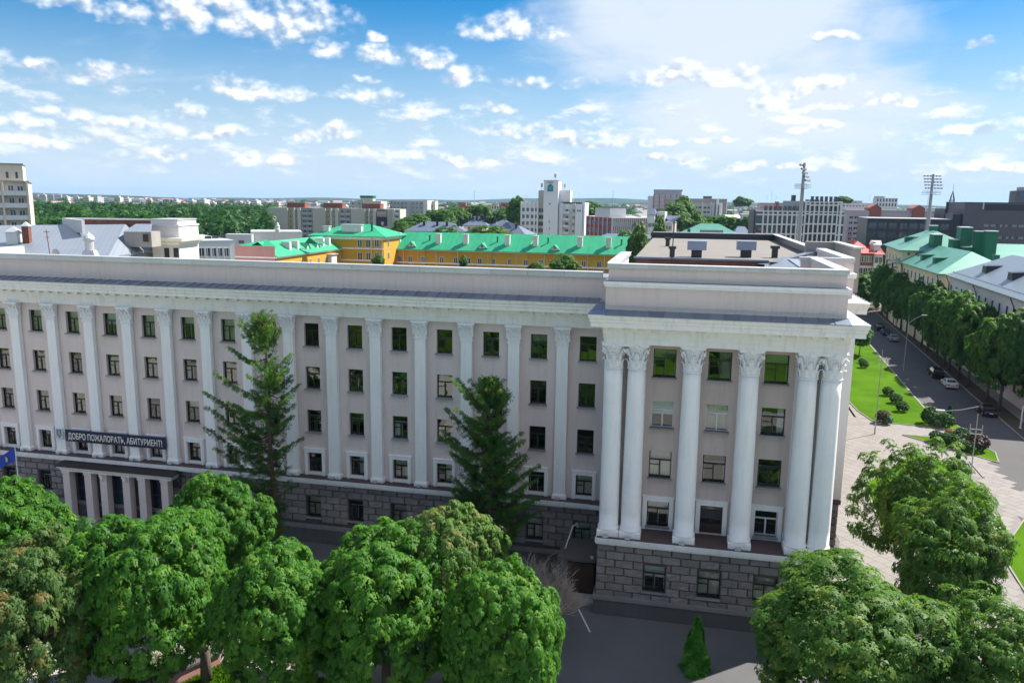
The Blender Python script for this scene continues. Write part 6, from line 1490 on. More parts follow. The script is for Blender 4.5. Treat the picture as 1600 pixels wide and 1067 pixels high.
def build_right_blocks():
    f = Frame('pink_apartment_block', 'long pale pink apartment block with red gables on its roofline', 'building', 1323, 1488, 330, 425, 6, 14)
    W, H = f.W, f.H; X = f.px
    f.box('wall', 'apt_pink', 0, W, 0, 14, 0, H - .6); f.box('attic', 'panel_grey', 0, W, .3, 14, H - .6, H + .8)
    f.box('projecting_bay', 'apt_pink', 0, X(1357), -1.4, 0, 0, H + .3)
    for (a, c) in ((1357.5, 1376), (1425, 1444)):
        b = MB(); xa, xc = X(a), X(c); xm = (xa + xc) / 2
        z0, z1, z2 = H - 5, H + 2.0, H + 3.8
        b.poly([(xa, -1, z0), (xc, -1, z0), (xc, -1, z1), (xm, -1, z2), (xa, -1, z1)]); b.quad((xa, 8, z1), (xa, -1, z1), (xm, -1, z2), (xm, 8, z2)); b.quad((xc, -1, z1), (xc, 8, z1), (xm, 8, z2), (xm, -1, z2)); b.quad((xa, -1, z0), (xa, -1, z1), (xa, 8, z1), (xa, 8, z0)); b.quad((xc, -1, z1), (xc, -1, z0), (xc, 8, z0), (xc, 8, z1)); f.part('red_gable', 'brick_panel', b)
    for j in range(6):
        z = H - 4.0 - j * 2.85
        f.box('red_balcony', 'stucco_pink', X(1326), X(1333), -1.9, -1.4, z - 1, z + .1) if j > 1 else None
        for px, w in ((1329.5, 2.0), (1338, 2.6), (1351, 2.0)): f.win(X(px), z, w, 1.4, y=-1.42)
        if j < 2:
            for px in (1380, 1392, 1400, 1413, 1420, 1450, 1458, 1466, 1475, 1482): f.win(X(px), z, 1.7, 1.3, y=-.02)
    g = Frame('dark_glazed_mall', 'dark glazed commercial block with storey bands in front of the pink apartments', 'building', 1357, 1486, 341.5, 345, -3, 30)
    W, H = g.W, g.H; X = g.px
    g.box('body', 'mall_dark', 0, W, .4, 30, 0, H); g.box('roof_edge', 'panel_grey', -.1, W, .1, 30, H, H + .25)
    for j in range(6):
        z = H - .9 - j * 3.7; g.box('storey_band', 'mall_dark', 0, W, 0, .4, z - .75, z)
        for k in range(8):
            xa, xb = W * k / 8 + .35, W * (k + 1) / 8 - .35
            g.win((xa + xb) / 2, z - 3.6, xb - xa, 2.75, y=.36, frame='dark_metal', glass='office_glass')
    for k in range(9): g.box('column_strip', 'mall_dark', W * k / 8 - .35, W * k / 8 + .35, .05, .4, 0, H)
    h = Frame('dark_roof_block', 'dark set back roof block on the glazed mall', 'building', 1477, 1523, 327, 372, -3, 20); h.box('wall', 'mall_dark', 0, h.W, 0, 20, 0, h.H); h.box('roof_edge', 'dark_metal', -.1, h.W + .1, -.1, 20.1, h.H, h.H + .25); h.box('flue', 'coping_sheet', h.W * .62, h.W * .68, -1, -.4, h.H - 2, h.H + 1.6); h.box('flue', 'dark_metal', .2, 1.2, -1, .0, h.H - 3, h.H + 3.4)
    k = Frame('brown_mall_block', 'large grey brown clad commercial block with two strips of windows', 'building', 1508, 1690, 317, 338, -6, 40)
    W, H = k.W, k.H; X = k.px
    k.box('wall', 'mall_brown', 0, W, 0, 40, 0, H); k.box('roof_edge', 'dark_metal', -.1, W, -.12, 40, H, H + .3); k.box('roof_strip', 'mall_dark', X(1537), W, -.12, 0, H - 3.0, H - .6); k.box('flue', 'coping_sheet', X(1536), X(1538), -.5, 0, H - 2.7, H + .1)
    for px0, py in ((1537, 355), (1549, 373.5)):
        z = k.pz(1560, py)
        for i in range(5):
            for q in range(3): k.win(X(px0 + i * 14.8 + q * 3.9 + 2), z, 1.0, 1.15, frame='mall_brown', glass='panel_grey' if (i + q) % 3 else 'far_glass')
    e = Frame('dark_stair_tower', 'dark stair tower with a pale edge line between the two mall blocks', 'building', 1489, 1512, 333.5, 342, -3, 12); e.box('wall', 'mall_dark', 0, e.W, 0, 12, 0, e.H); e.box('edge_line', 'panel_grey', e.W - .55, e.W - .4, -.06, 0, e.H - 10, e.H); e.box('edge_line', 'panel_grey', 0, e.W - .4, -.06, 0, e.H - .35, e.H - .2)
    w = Frame('white_hotel_block', 'white block with dark vertical window strips on the skyline', 'building', 1369, 1403, 309.5, 700, -2, 16); w.box('wall', 'panel_white', 0, w.W, 0, 14, 0, w.H)
    for i in range(7):
        for j in range(2): w.win(w.W * (.08 + .14 * i), w.H - 3.2 - j * 4, 1.3, 2.6, frame='panel_grey', split=False)
    w.box('roof_house', 'panel_grey', 0, w.W * .42, 2, 10, w.H, w.H + 1.6); aerial('roof_aerial', 'thin aerial on the left of the white hotel block', 1359, 313, 705, 5); aerial('roof_aerial', 'thin aerial on the right of the white hotel block', 1398, 310, 705, 4.5)
    v = Frame('white_roofline_block', 'long white block with rooftop tanks right of the gridded office', 'building', 1316, 1369, 317, 640, 0, 16); v.box('wall', 'panel_white', 0, v.W, 0, 14, 0, v.H); b = MB()
    for u in (.2, .42): b.box(v.W * u, v.W * (u + .2), 3, 7, v.H, v.H + 1.8)
    v.part('roof_tank', 'panel_grey', b)
    for i in range(10): v.win(v.W * (.06 + .095 * i), v.H - 3.0, 1.4, 1.2)
    r = Frame('far_right_tower', 'dark glass tower with a lighter top at the right edge of the skyline', 'building', 1588, 1640, 298, 520, -8, 18); r.box('wall', 'mall_brown', 0, r.W, 0, 18, 0, r.H); r.box('roof_house', 'panel_grey', r.W * .14, r.W, 4, 12, r.H, r.H + 2.4); 
    for j in range(4): r.win(r.W * .3, r.H - 4 - j * 3.5, r.W * .4, 2.6, frame='mall_brown')
    q = at(1487, 319, 720); t = thing('lattice_tower', 'slim steel lattice tower on the skyline right of the second floodlight mast', 'tower', (q.x, q.y, q.z - 8)); b = MB()
    for a in range(4): c, s_ = math.cos(a * 1.571 + .78), math.sin(a * 1.571 + .78); b.tube([(c * 4.8, s_ * 4.8, 0), (c * 1.6, s_ * 1.6, 14), (0, 0, 20)], [.45, .35, .2], 5)
    b.tube([(0, 0, 20), (0, 0, 26)], [.2, .1], 5); b.build('frame', 'mall_brown', t); b = MB()
    for z0 in (1, 5, 9): 
        for a in range(4):
            r0 = 4.8 - 3.2 * z0 / 14; r1 = 4.8 - 3.2 * (z0 + 4) / 14; w0, w1 = a * 1.571 + .78, (a + 1) * 1.571 + .78
            b.tube([(math.cos(w0) * r0, math.sin(w0) * r0, z0), (math.cos(w1) * r1, math.sin(w1) * r1, z0 + 4)], .2, 4)
    b.build('bracing', 'mall_brown', t)
    for (px, py, D, h, nm, lab) in ((957.5, 316, 1500, 26, 'radio_mast', 'tall slim radio mast far off right of the white office tower'), (741, 314, 900, 15, 'radio_mast', 'red and white mast behind the brick and white building'), (1462, 322, 640, 0, '', '')):
        if not nm: continue
        q = at(px, py, D); t = thing(nm, lab, 'mast', (q.x, q.y, q.z - 4)); b = MB(); b.tube([(0, 0, 0), (0, 0, h)], [.9 if D > 1000 else .4, .25], 5); b.build('mast', 'panel_grey', t)
build_right_blocks()

def build_street_houses():
    def house(name, label, near, far, z_eave, d, wallm, roofm, ridge, overhang=.5):
        """near/far: plan points of the street front; x runs along the front from the far to the near end"""
        near = Vector((near[0], near[1], 0)); far = Vector((far[0], far[1], 0)); e = (near - far); W = e.length; e.normalize()
        yaw = math.atan2(e.y, e.x); t = thing(name, label, 'house', far, yaw)
        return t, W
    def eave(px, py, z): return atz(px, py, z)
    # mint roofed lower house
    zE = 16.1
    a, c = eave(1470, 430, zE), eave(1411.5, 411.5, zE)
    t, W = house('cream_street_house', 'cream street house with a green sheet roof and two long dormers', a, c, zE, 15, None, None, None)
    wallb = MB().box(0, W, 0, 15, 0, zE); wallb.build('wall', 'stucco_cream', t); MB().box(-.1, W + .3, -.5, 15.3, zE, zE + .3).build('eave', 'stucco_pink', t)
    b = MB(); hip_roof(b, -8, W + .6, -.8, 15.8, zE + .31, 4.4, 8); b.build('roof', 'roof_green_pale', t)
    def win(parent, x, z, w, h, y=-.01, cache={}):
        key = (w, h)
        if key not in cache:
            m = MB(); m.box(-w / 2, -w / 2 + .1, -.06, 0, 0, h); m.box(w / 2 - .1, w / 2, -.06, 0, 0, h); m.box(-w / 2 + .1, w / 2 - .1, -.06, 0, 0, .1); m.box(-w / 2 + .1, w / 2 - .1, -.06, 0, h - .1, h); m.quad((-w / 2 + .1, -.02, .1), (w / 2 - .1, -.02, .1), (w / 2 - .1, -.02, h - .1), (-w / 2 + .1, -.02, h - .1), 1); m.box(-w / 2 - .1, w / 2 + .1, -.18, 0, -.1, 0)
            cache[key] = m.mesh('window', ['frame_white', 'far_glass'])
        return link(cache[key], 'window', parent, (x, y, z))
    n = 9
    for j in range(4):
        for k in range(n): win(t, W * (k + .5) / n, zE - 2.9 - j * 3.5, 1.25, 1.9)
    def balcony(parent, x, z, w=2.6):
        o = MB().box(x - w / 2, x + w / 2, -1.1, 0, z - .18, z).build('balcony', 'concrete', parent); r = MB()
        for i in range(11): xx = x - w / 2 + w * i / 10; r.box(xx - .025, xx + .025, -1.1, -1.05, z, z + 1.0)
        r.box(x - w / 2, x + w / 2, -1.12, -1.04, z + 1.0, z + 1.06); r.box(x - w / 2, x - w / 2 + .05, -1.05, 0, z + .96, z + 1.05); r.box(x + w / 2 - .05, x + w / 2, -1.05, 0, z + .96, z + 1.05); r.build('railing', 'dark_metal', o)
    balcony(t, W * .5, zE - 6.7); balcony(t, W * .72, zE - 6.7)
    for x in (W * .38, W * .93): MB().box(x - .45, x + .45, -.45, -.02, zE - 4.6, zE - 3.9).build('air_conditioner', 'panel_white', t)
    dm = MB(); dm.poly([(-1.0, -.0, 0), (1.0, 0, 0), (1.0, 0, 1.3), (-1.0, 0, 1.3)], 1); dm.quad((-1.2, -.2, 1.35), (1.2, -.2, 1.35), (1.2, 3.2, 1.45), (-1.2, 3.2, 1.45)); dm.quad((1, 0, 0), (1, 2.6, 1.4), (1, 0, 1.3), (1, 0, .6), 1); dm.quad((-1, 0, 0), (-1, 0, .6), (-1, 0, 1.3), (-1, 2.6, 1.4), 1); dmm = dm.mesh('dormer', ['green_paint', 'green_paint'])
    for u in (.30, .62): link(dmm, 'dormer', t, (W * u, 1.6, zE + .31 + 1.25))
    MB().box(W - 3.2, W - 2.2, 10.2, 11.4, zE + 1, zE + 4.4).build('chimney', 'green_paint', t)
    for (x, y, w, d, h) in ((-1.5, 7.2, 4.2, 2.0, 4.6), (1.5, 11, 4.2, 2.2, 3.6), (4.5, 12.5, 3.2, 2.0, 2.0)):
        MB().box(x - w / 2, x + w / 2, y - d / 2, y + d / 2, zE + 1.4, zE + 2.6 + h).build('chimney_block', 'green_paint', t); MB().box(x - w / 2 - .12, x + w / 2 + .12, y - d / 2 - .12, y + d / 2 + .12, zE + 2.6 + h, zE + 2.8 + h).build('chimney_cap', 'coping_sheet', t)
    dp = MB(); dp.tube([(W - .2, -.6, zE), (W - .3, -.12, zE - 2), (W - .3, -.12, 1)], .09, 5); dp.tube([(.2, -.7, zE), (.2, -.12, zE - 1.5), (.2, -.12, 1)], .09, 5); dp.build('downpipe', 'dark_metal', t)
    # taller house beyond it
    zT = 19.0
    a, c = eave(1410, 393, zT), eave(1385.5, 384, zT)
    t, W = house('cream_tall_house', 'taller cream house with a hipped mint roof and stacked balconies at the street bend', a, c, zT, 18, None, None, None)
    MB().box(0, W, 0, 18, 0, zT).build('wall', 'stucco_cream', t); MB().box(-.4, W + .4, -.6, 18.4, zT, zT + .35).build('eave', 'stucco_pink', t)
    b = MB(); hip_roof(b, -.7, W + .8, -.9, 18.8, zT + .36, 4.6, 9); b.build('roof', 'roof_green_pale', t)
    dnt = MB().box(-.25, .25, -.2, 0, -.5, 0).mesh('eave_bracket', 'brick_brown')
    for k in range(5): link(dnt, 'eave_bracket', t, (W + .05, 1.5 + k * 1.8, zT - .3), math.pi / 2)
    for j in range(4):
        for k in range(5): win(t, W * (k + .5) / 5, zT - 3.6 - j * 3.5, 1.3, 2.1)
        balcony(t, W * .4, zT - 4.4 - j * 3.5, 2.4); balcony(t, W * .78, zT - 4.4 - j * 3.5, 2.4)
    link(dmm, 'dormer', t, (W * .55, 2.2, zT + 1.9))
    for (x, y, w, d, h) in ((W * .4, 9.5, 2.2, 1.8, 4.6), (W + 2, 13, 5.0, 2.4, 4.8), (W + 6, 15.5, 2.2, 2.2, 4.0), (W + 9.5, 17, 2.6, 2.4, 4.2)):
        MB().box(x - w / 2, x + w / 2, y - d / 2, y + d / 2, zT - 1, zT + 1.5 + h).build('chimney_block', 'green_paint', t); MB().box(x - w / 2 - .1, x + w / 2 + .1, y - d / 2 - .1, y + d / 2 + .1, zT + 1.5 + h, zT + 1.7 + h).build('chimney_cap', 'coping_sheet', t)
    # white house with the grey sheet roof, nearest
    zW = 16.1
    a = eave(1640, 484.5, zW); c = eave(1484.6, 431.8, zW)
    t, W = house('white_street_house', 'white street house under a pale grey sheet roof with dark dormers, nearest on the right', a, c, zW, 17, None, None, None)
    MB().box(0, W, 0, 17, 0, zW).build('wall', 'stucco_white', t); MB().box(-.3, W + .4, -.45, 17.3, zW, zW + .28).build('eave', 'cornice_white', t)
    b = MB(); hip_roof(b, -.5, W + 2, -.8, 17.8, zW + .29, 4.9, 8.5); b.build('roof', 'roof_grey', t)
    dd = MB().box(-.14, .14, -.22, 0, -.25, 0).mesh('eave_bracket', 'cornice_white')
    for k in range(int(W / .9)): link(dd, 'eave_bracket', t, (.4 + k * .9, 0, zW - .12))
    n = 14
    for j in range(4):
        for k in range(n): win(t, W * (k + .5) / n, zW - 3.5 - j * 3.6, 1.2, 2.0)
    for u in (.2, .46, .72): balcony(t, W * u, zW - 7.2); balcony(t, W * u, zW - 10.8)
    for u, z in ((.13, 4.4), (.29, 3.8), (.6, 4.2)):
        m = MB(); m.lathe([(.05, 0), (.45, .12), (.5, .16)], 12); o = m.build('satellite_dish', 'panel_grey', t); o.location = (W * u, -.3, zW - z); o.rotation_euler = (rad(75), 0, 0)
    dm = MB(); dm.poly([(-1.5, 0, 0), (1.5, 0, 0), (1.1, 0, 1.5), (-1.1, 0, 1.5)]); dm.quad((-1.3, -.25, 1.52), (1.3, -.25, 1.52), (1.3, 3.6, 1.75), (-1.3, 3.6, 1.75)); dm.tri((1.5, 0, 0), (1.2, 3, 1.7), (1.1, 0, 1.5)); dm.tri((-1.5, 0, 0), (-1.1, 0, 1.5), (-1.2, 3, 1.7)); dmm2 = dm.mesh('dormer', 'mall_dark')
    for u in (.25, .52, .8): link(dmm2, 'dormer', t, (W * u, 2.4, zW + 1.75))
    sg = MB()
    for k in range(int(W / .3)): sg.box(.2 + k * .3, .28 + k * .3, .35, .42, zW + .7, zW + 1.05)
    sg.build('snow_guard', 'coping_sheet', t)
    dp = MB()
    dp.tube([(0, -.8, zW + .1), (.05, -.15, zW - 1.4), (.05, -.15, 1)], .09, 5); dpm = dp.mesh('downpipe', 'dark_metal')
    for x in (.3, W * .36, W * .74): link(dpm, 'downpipe', t, (x, 0, 0))
    f = Frame('mint_roofed_rear_house', 'rear house with a broad mint sheet roof behind the white street house', 'house', 1540, 1680, 407, 190, -4, 22); f.box('wall', 'stucco_cream', 0, f.W, 0, 22, 0, f.H); b = MB(); hip_roof(b, -3, f.W + 2, -.6, 22.6, f.H, 3.6, 6); f.part('roof', 'roof_green_pale', b)
    # small red roofed house at the end of the street
    f = Frame('red_roofed_cottage', 'low brick house with a coral red roof at the end of the side street', 'house', 1328, 1378, 395, 245, 2, 13); W, H = f.W, f.H
    f.box('wall', 'brick_panel', 0, W * .75, 0, 13, 0, H); f.box('white_wall', 'panel_white', W * .75, W, -1.2, 13, 0, H - .2); b = MB(); hip_roof(b, -.6, W * .8, -.8, 13.6, H, 3.4, 4); hip_roof(b, W * .72, W + .6, -1.8, 13.6, H - .19, 2.4, 3); f.part('roof', 'roof_red', b); f.box('gable_tower', 'panel_white', W * .78, W * .98, 1.5, 6, H, H + 2.6); b = MB(); hip_roof(b, W * .75, W * 1.01, 1, 6.5, H + 2.6, 1.2); f.part('tower_roof', 'panel_white', b); f.box('chimney', 'roof_red', W * .12, W * .17, 3, 4.4, H, H + 4.0)
    for k in range(5): f.win(W * (.08 + .15 * k), H - 2.8, 1.3, 2.0); f.win(W * (.08 + .15 * k), H - 6.4, 1.3, 2.0)
    f.win(W * .88, H - 3, 2.4, 2.0, y=-1.21)
    f.box('wall_band', 'panel_white', -.02, W * .75, -.08, 0, H - 4.6, H - 3.9)
build_street_houses()

def build_floodlights():
    def mast(label, px, pyb, pyt, D, ang, lean):
        base = at(px, pyb, D); top = at(px + lean, pyt, D); h = top.z
        t = thing('floodlight_mast', label, 'floodlight mast', (base.x, base.y, 0), ang, 'stadium floodlight masts')
        b = MB(); b.tube([(0, 0, 0), (0, 0, h * .5), (0, 0, h)], [1.05, .75, .42], 10); b.build('pole', 'panel_grey', t)
        b = MB(); r = 2.7; n = 8; z = h * .815
        b.box(-r, r, -r * .7, r * .7, z - .12, z)
        for zz in (z + .6, z + 1.2): b.tube([(-r, -r * .7, zz), (r, -r * .7, zz), (r, r * .7, zz), (-r, r * .7, zz), (-r, -r * .7, zz)], .07, 4)
        for x in (-r, 0, r):
            for y in (-r * .7, r * .7): b.tube([(x, y, z), (x, y, z + 1.2)], .06, 4)
        b.build('platform', 'panel_grey', t)
        b = MB()
        for zz in np.arange(4, h * .8, .9): b.tube([(-.9, -.7, zz), (-1.5, -.7, zz)], .06, 4)
        b.tube([(-.9, -.7, 3), (-.9, -.7, h * .8)], .06, 4); b.tube([(-1.5, -.7, 3), (-1.5, -.7, h * .8)], .06, 4); b.build('ladder', 'panel_grey', t)
        lm = MB(); lm.frustum(0, 0, -.28, .28, .5, .34, .78, .4, 0); lm.box(-.3, .3, -.26, -.2, -.26, .26, 1); lmm = lm.mesh('lamp_head', ['dark_metal', 'lamp_lens'])
        b = MB()
        for j in range(5):
            z = h * .87 + j * (h * .028); y = -1.2 + j * .5
            b.tube([(-3.4, y, z), (3.4, y, z)], .09, 4); b.tube([(0, 0, z), (0, y, z)], .09, 4)
            for k in range(6): link(lmm, 'lamp_head', t, (-3.1 + k * 1.24, y - .25, z))
        b.build('lamp_frame', 'dark_metal', t)
    mast('nearer stadium floodlight mast rising in front of the gridded office', 1246, 400, 256, 262, rad(70), 7)
    mast('farther stadium floodlight mast rising behind the mint roofs', 1445, 400, 273, 318, rad(12), 8)
build_floodlights()

def build_far_town():
    # pale high-rises on the far skyline, counted from the left
    rs = random.Random(21)
    spots = [(56, 306, 10), (66, 304, 8), (78, 304, 9), (90, 304, 10), (101, 307, 9), (118, 307, 8), (134, 308, 10), (150, 308, 8), (166, 309, 9), (183, 308, 9), (197, 310, 8), (214, 311, 10), (232, 312, 8), (247, 315, 8),
             (272, 312, 11), (284, 317, 9), (297, 313, 9), (315, 312, 12), (330, 316, 9), (345, 317, 10), (358, 320, 8), (372, 316, 12), (384, 315, 9), (396, 313, 13), (407, 316, 10), (416, 318, 12), (430, 316, 11), (456, 313, 10), (472, 320, 12), (490, 318, 12), (520, 320, 14), (602, 320, 12), (618, 320, 10)]
    cache = {}
    spots.sort()
    for i, (px, py, w) in enumerate(spots):
        D = 2300 if px < 130 else 1500 + (i % 5) * 90
        q = at(px, py, D); W = w * D / F_PX; H = q.z
        t = thing('far_high_rise', '%s pale high-rise from the left along the far skyline beyond the wood' % ordinal(i), 'building', (q.x, q.y, 0), rad(rs.uniform(-25, 50)), 'pale high-rises on the far skyline')
        col = rs.choice(['panel_white', 'panel_white', 'apt_pink', 'panel_side'])
        b = MB(); b.box(-W / 2, W / 2, 0, 14, 0, H); b.build('wall', col, t); b = MB(); b.box(-W / 4, W / 4, 2, 10, H, H + 2.8); b.build('roof_house', 'stucco_pink' if col == 'apt_pink' else 'panel_grey', t)
        b = MB(); nz = max(3, int(H / 4))
        for j in range(nz): b.box(-W / 2 + 1, W / 2 - 1, -.3, 0, 3 + j * (H - 3) / nz, 4.3 + j * (H - 3) / nz)
        b.build('window_strip', 'far_glass', t)
    # the sea of small houses and streets too far away to count
    b = MB(); n = 0; mats = ['panel_white', 'stucco_cream', 'stucco_pink', 'brick_brown', 'roof_slate', 'panel_grey', 'roof_flat']
    while n < 2600:
        D = 560 * (7.5 ** rs.random()); px = rs.uniform(-150, 1750); q = at(px, 400, D); x, y = q.x, q.y
        if px < 470 and D < 1300: continue
        w, d, h = rs.uniform(8, 26), rs.uniform(8, 14), rs.choice([4, 5, 6, 9, 12, 15])
        if D > 2500: w *= 1.6; h *= 1.3
        mw = rs.choice([0, 0, 1, 5, 3]); a = rs.uniform(0, 1.5); c, s_ = math.cos(a), math.sin(a)
        P = lambda u, v, z: (x + u * c - v * s_, y + u * s_ + v * c, z)
        A = [P(-w / 2, -d / 2, 0), P(w / 2, -d / 2, 0), P(w / 2, d / 2, 0), P(-w / 2, d / 2, 0)]; B = [(p[0], p[1], h) for p in A]
        for k in range(4): b.quad(A[k], A[(k + 1) % 4], B[(k + 1) % 4], B[k], mw)
        mr = rs.choice([2, 3, 4, 4, 5, 6]); R0, R1 = P(-w / 2, 0, h + d * .25), P(w / 2, 0, h + d * .25)
        b.quad(B[0], B[1], R1, R0, mr); b.quad(B[2], B[3], R0, R1, mr); b.tri(B[1], B[2], R1, mw); b.tri(B[3], B[0], R0, mw); n += 1
    o = b.build('far_suburb', mats, kind='stuff')
    # wooded hills closing the horizon
    hb = MB()
    for (R, hmax, seed, lift) in ((5200, 34, 1, 0), (7600, 62, 2, 0)):
        pts = []
        for i in range(140):
            a = rad(-75 + 150 * i / 139); h = hmax * (.62 + .26 * math.sin(a * 7 + seed) + .14 * math.sin(a * 19 + seed * 2) + .06 * math.sin(a * 53))
            pts.append((CAM.x + R * math.sin(a), CAM.y + R * math.cos(a), h))
        for i in range(139):
            p, q = pts[i], pts[i + 1]; k = .82
            f0 = lambda p_: (CAM.x + (p_[0] - CAM.x) * k, CAM.y + (p_[1] - CAM.y) * k, -1)
            hb.quad(f0(p), f0(q), q, p); k2 = 1.3; g0 = lambda p_: (CAM.x + (p_[0] - CAM.x) * k2, CAM.y + (p_[1] - CAM.y) * k2, -1)
            hb.quad(p, q, g0(q), g0(p))
    hb.build('hills', 'hill_woods', kind='structure')
build_far_town()

# ================================================================== VEGETATION
def frames(N):
    a = np.cross(N, np.where(np.abs(N[:, 2:3]) < .9, np.array([[0, 0, 1.0]]), np.array([[1.0, 0, 0]])))
    a /= np.linalg.norm(a, axis=1, keepdims=True) + 1e-9
    return a, np.cross(N, a)
def rosettes(Cn, N, k, size, rng, droop=.35, width=.3, lift=.22, jitter=.38):
    """k pointed leaves spreading from each centre"""
    n = len(Cn); a, b = frames(N)
    ph = rng.random((n, 1)) * 6.28 + np.arange(k)[None, :] * (6.28 / k) + rng.normal(0, .25, (n, k))
    s = size * (1 + rng.normal(0, jitter, (n, k))).clip(.5, 1.6)
    d = np.cos(ph)[..., None] * a[:, None, :] + np.sin(ph)[..., None] * b[:, None, :]
    Nn = N[:, None, :]; w = np.cross(np.broadcast_to(Nn, d.shape), d)
    s3 = s[..., None]; up = np.array([0, 0, 1.0])
    c = np.broadcast_to(Cn[:, None, :], d.shape)
    mid = c + d * s3 * .5 + Nn * s3 * lift
    V = np.stack([c, mid + w * s3 * width, c + d * s3 + Nn * s3 * lift * .4 - up * s3 * droop, mid - w * s3 * width], 2).reshape(-1, 3)
    return V, np.arange(len(V)).reshape(-1, 4)
def unit(n, rng, zmin=-1.0):
    i = np.arange(n) + .5; z = 1 - (1 - zmin) * i / n; ph = i * 2.399963
    r = np.sqrt(np.maximum(0, 1 - z * z)); U = np.stack([r * np.cos(ph), r * np.sin(ph), z], 1)
    U += rng.normal(0, .10, U.shape); return U / np.linalg.norm(U, axis=1, keepdims=True)
def crown_mesh(name, mats, R, seed, M=300, per=26, k=6, leaf=.26, lump=.19, zmin=-.8, droop=.4, width=.3, inner=.35, wob=.16, flat=1.0, skew=0.0, top=1.0):
    rng = np.random.default_rng(seed); R = np.array(R)
    U = unit(M, rng, zmin)
    ph = rng.random(6) * 6.28
    bulge = 1 + wob * (np.sin(2 * np.arctan2(U[:, 1], U[:, 0]) + ph[0]) * .5 + np.sin(3 * U[:, 2] * 2 + ph[1]) * .4 + np.sin(5 * U[:, 0] + ph[2]) * .5 + np.sin(4 * U[:, 1] + ph[3]) * .5)
    rad_ = bulge * (.82 + .16 * rng.random(M))
    # lower part drawn in a little, as crowns are
    rad_ *= np.where(U[:, 2] < 0, 1 - skew * U[:, 2] ** 2, 1.0)
    P = U * rad_[:, None]
    Mi = int(M * inner); Ui = unit(Mi, rng, zmin); P = np.concatenate([P, Ui * (.42 + .25 * rng.random(Mi))[:, None]]); U = np.concatenate([U, Ui])
    C0 = P * R; lr = lump * R.mean() * (.75 + .5 * rng.random(len(C0)))
    n = len(C0) * per
    out = np.repeat(U, per, 0)
    v = rng.normal(0, 1, (n, 3)) * np.array([1, 1, flat]) + 1.15 * out + np.array([0, 0, .35]); v /= np.linalg.norm(v, axis=1, keepdims=True)
    Cn = np.repeat(C0, per, 0) + v * np.array([1, 1, flat]) * np.repeat(lr, per)[:, None] * (.75 + .35 * rng.random((n, 1)))
    nn = v + np.array([0, 0, .45]); nn /= np.linalg.norm(nn, axis=1, keepdims=True)
    V, Fq = rosettes(Cn, nn, k, leaf, rng, droop, width)
    return np_mesh(name, V, Fq, mats)
def trunk_mesh(h, r, crown_c, crown_r, seed, mat_='bark', limbs=7):
    rs = random.Random(seed); b = MB()
    top = Vector(crown_c); pts = [Vector((0, 0, 0)), Vector((rs.uniform(-.1, .1), rs.uniform(-.1, .1), h * .5)), Vector((top.x * .4, top.y * .4, h)), top + Vector((0, 0, crown_r[2] * .5))]
    b.tube(pts, [r * 1.25, r, r * .8, r * .2], 8)
    for i in range(limbs):
        a = i * 2.4 + rs.uniform(-.4, .4); s = pts[2] + Vector((0, 0, rs.uniform(-.3, .9) * h * .25)); e = top + Vector((math.cos(a) * crown_r[0] * .72, math.sin(a) * crown_r[1] * .72, rs.uniform(-.25, .5) * crown_r[2]))
        m = (s + e) / 2 + Vector((0, 0, .5)); b.tube([s, m, e], [r * .5, r * .3, r * .08], 6)
    return b.mesh('trunk', mat_, True)
def tree_thing(name, label, loc, crown, ccen, trunk, rz=0.0, group=None, cat='tree', scale=None):
    t = thing(name, label, cat, loc, rz, group)
    if scale: t.scale = (scale,) * 3
    link(crown, 'crown', t, ccen); link(trunk, 'trunk', t)
    return t
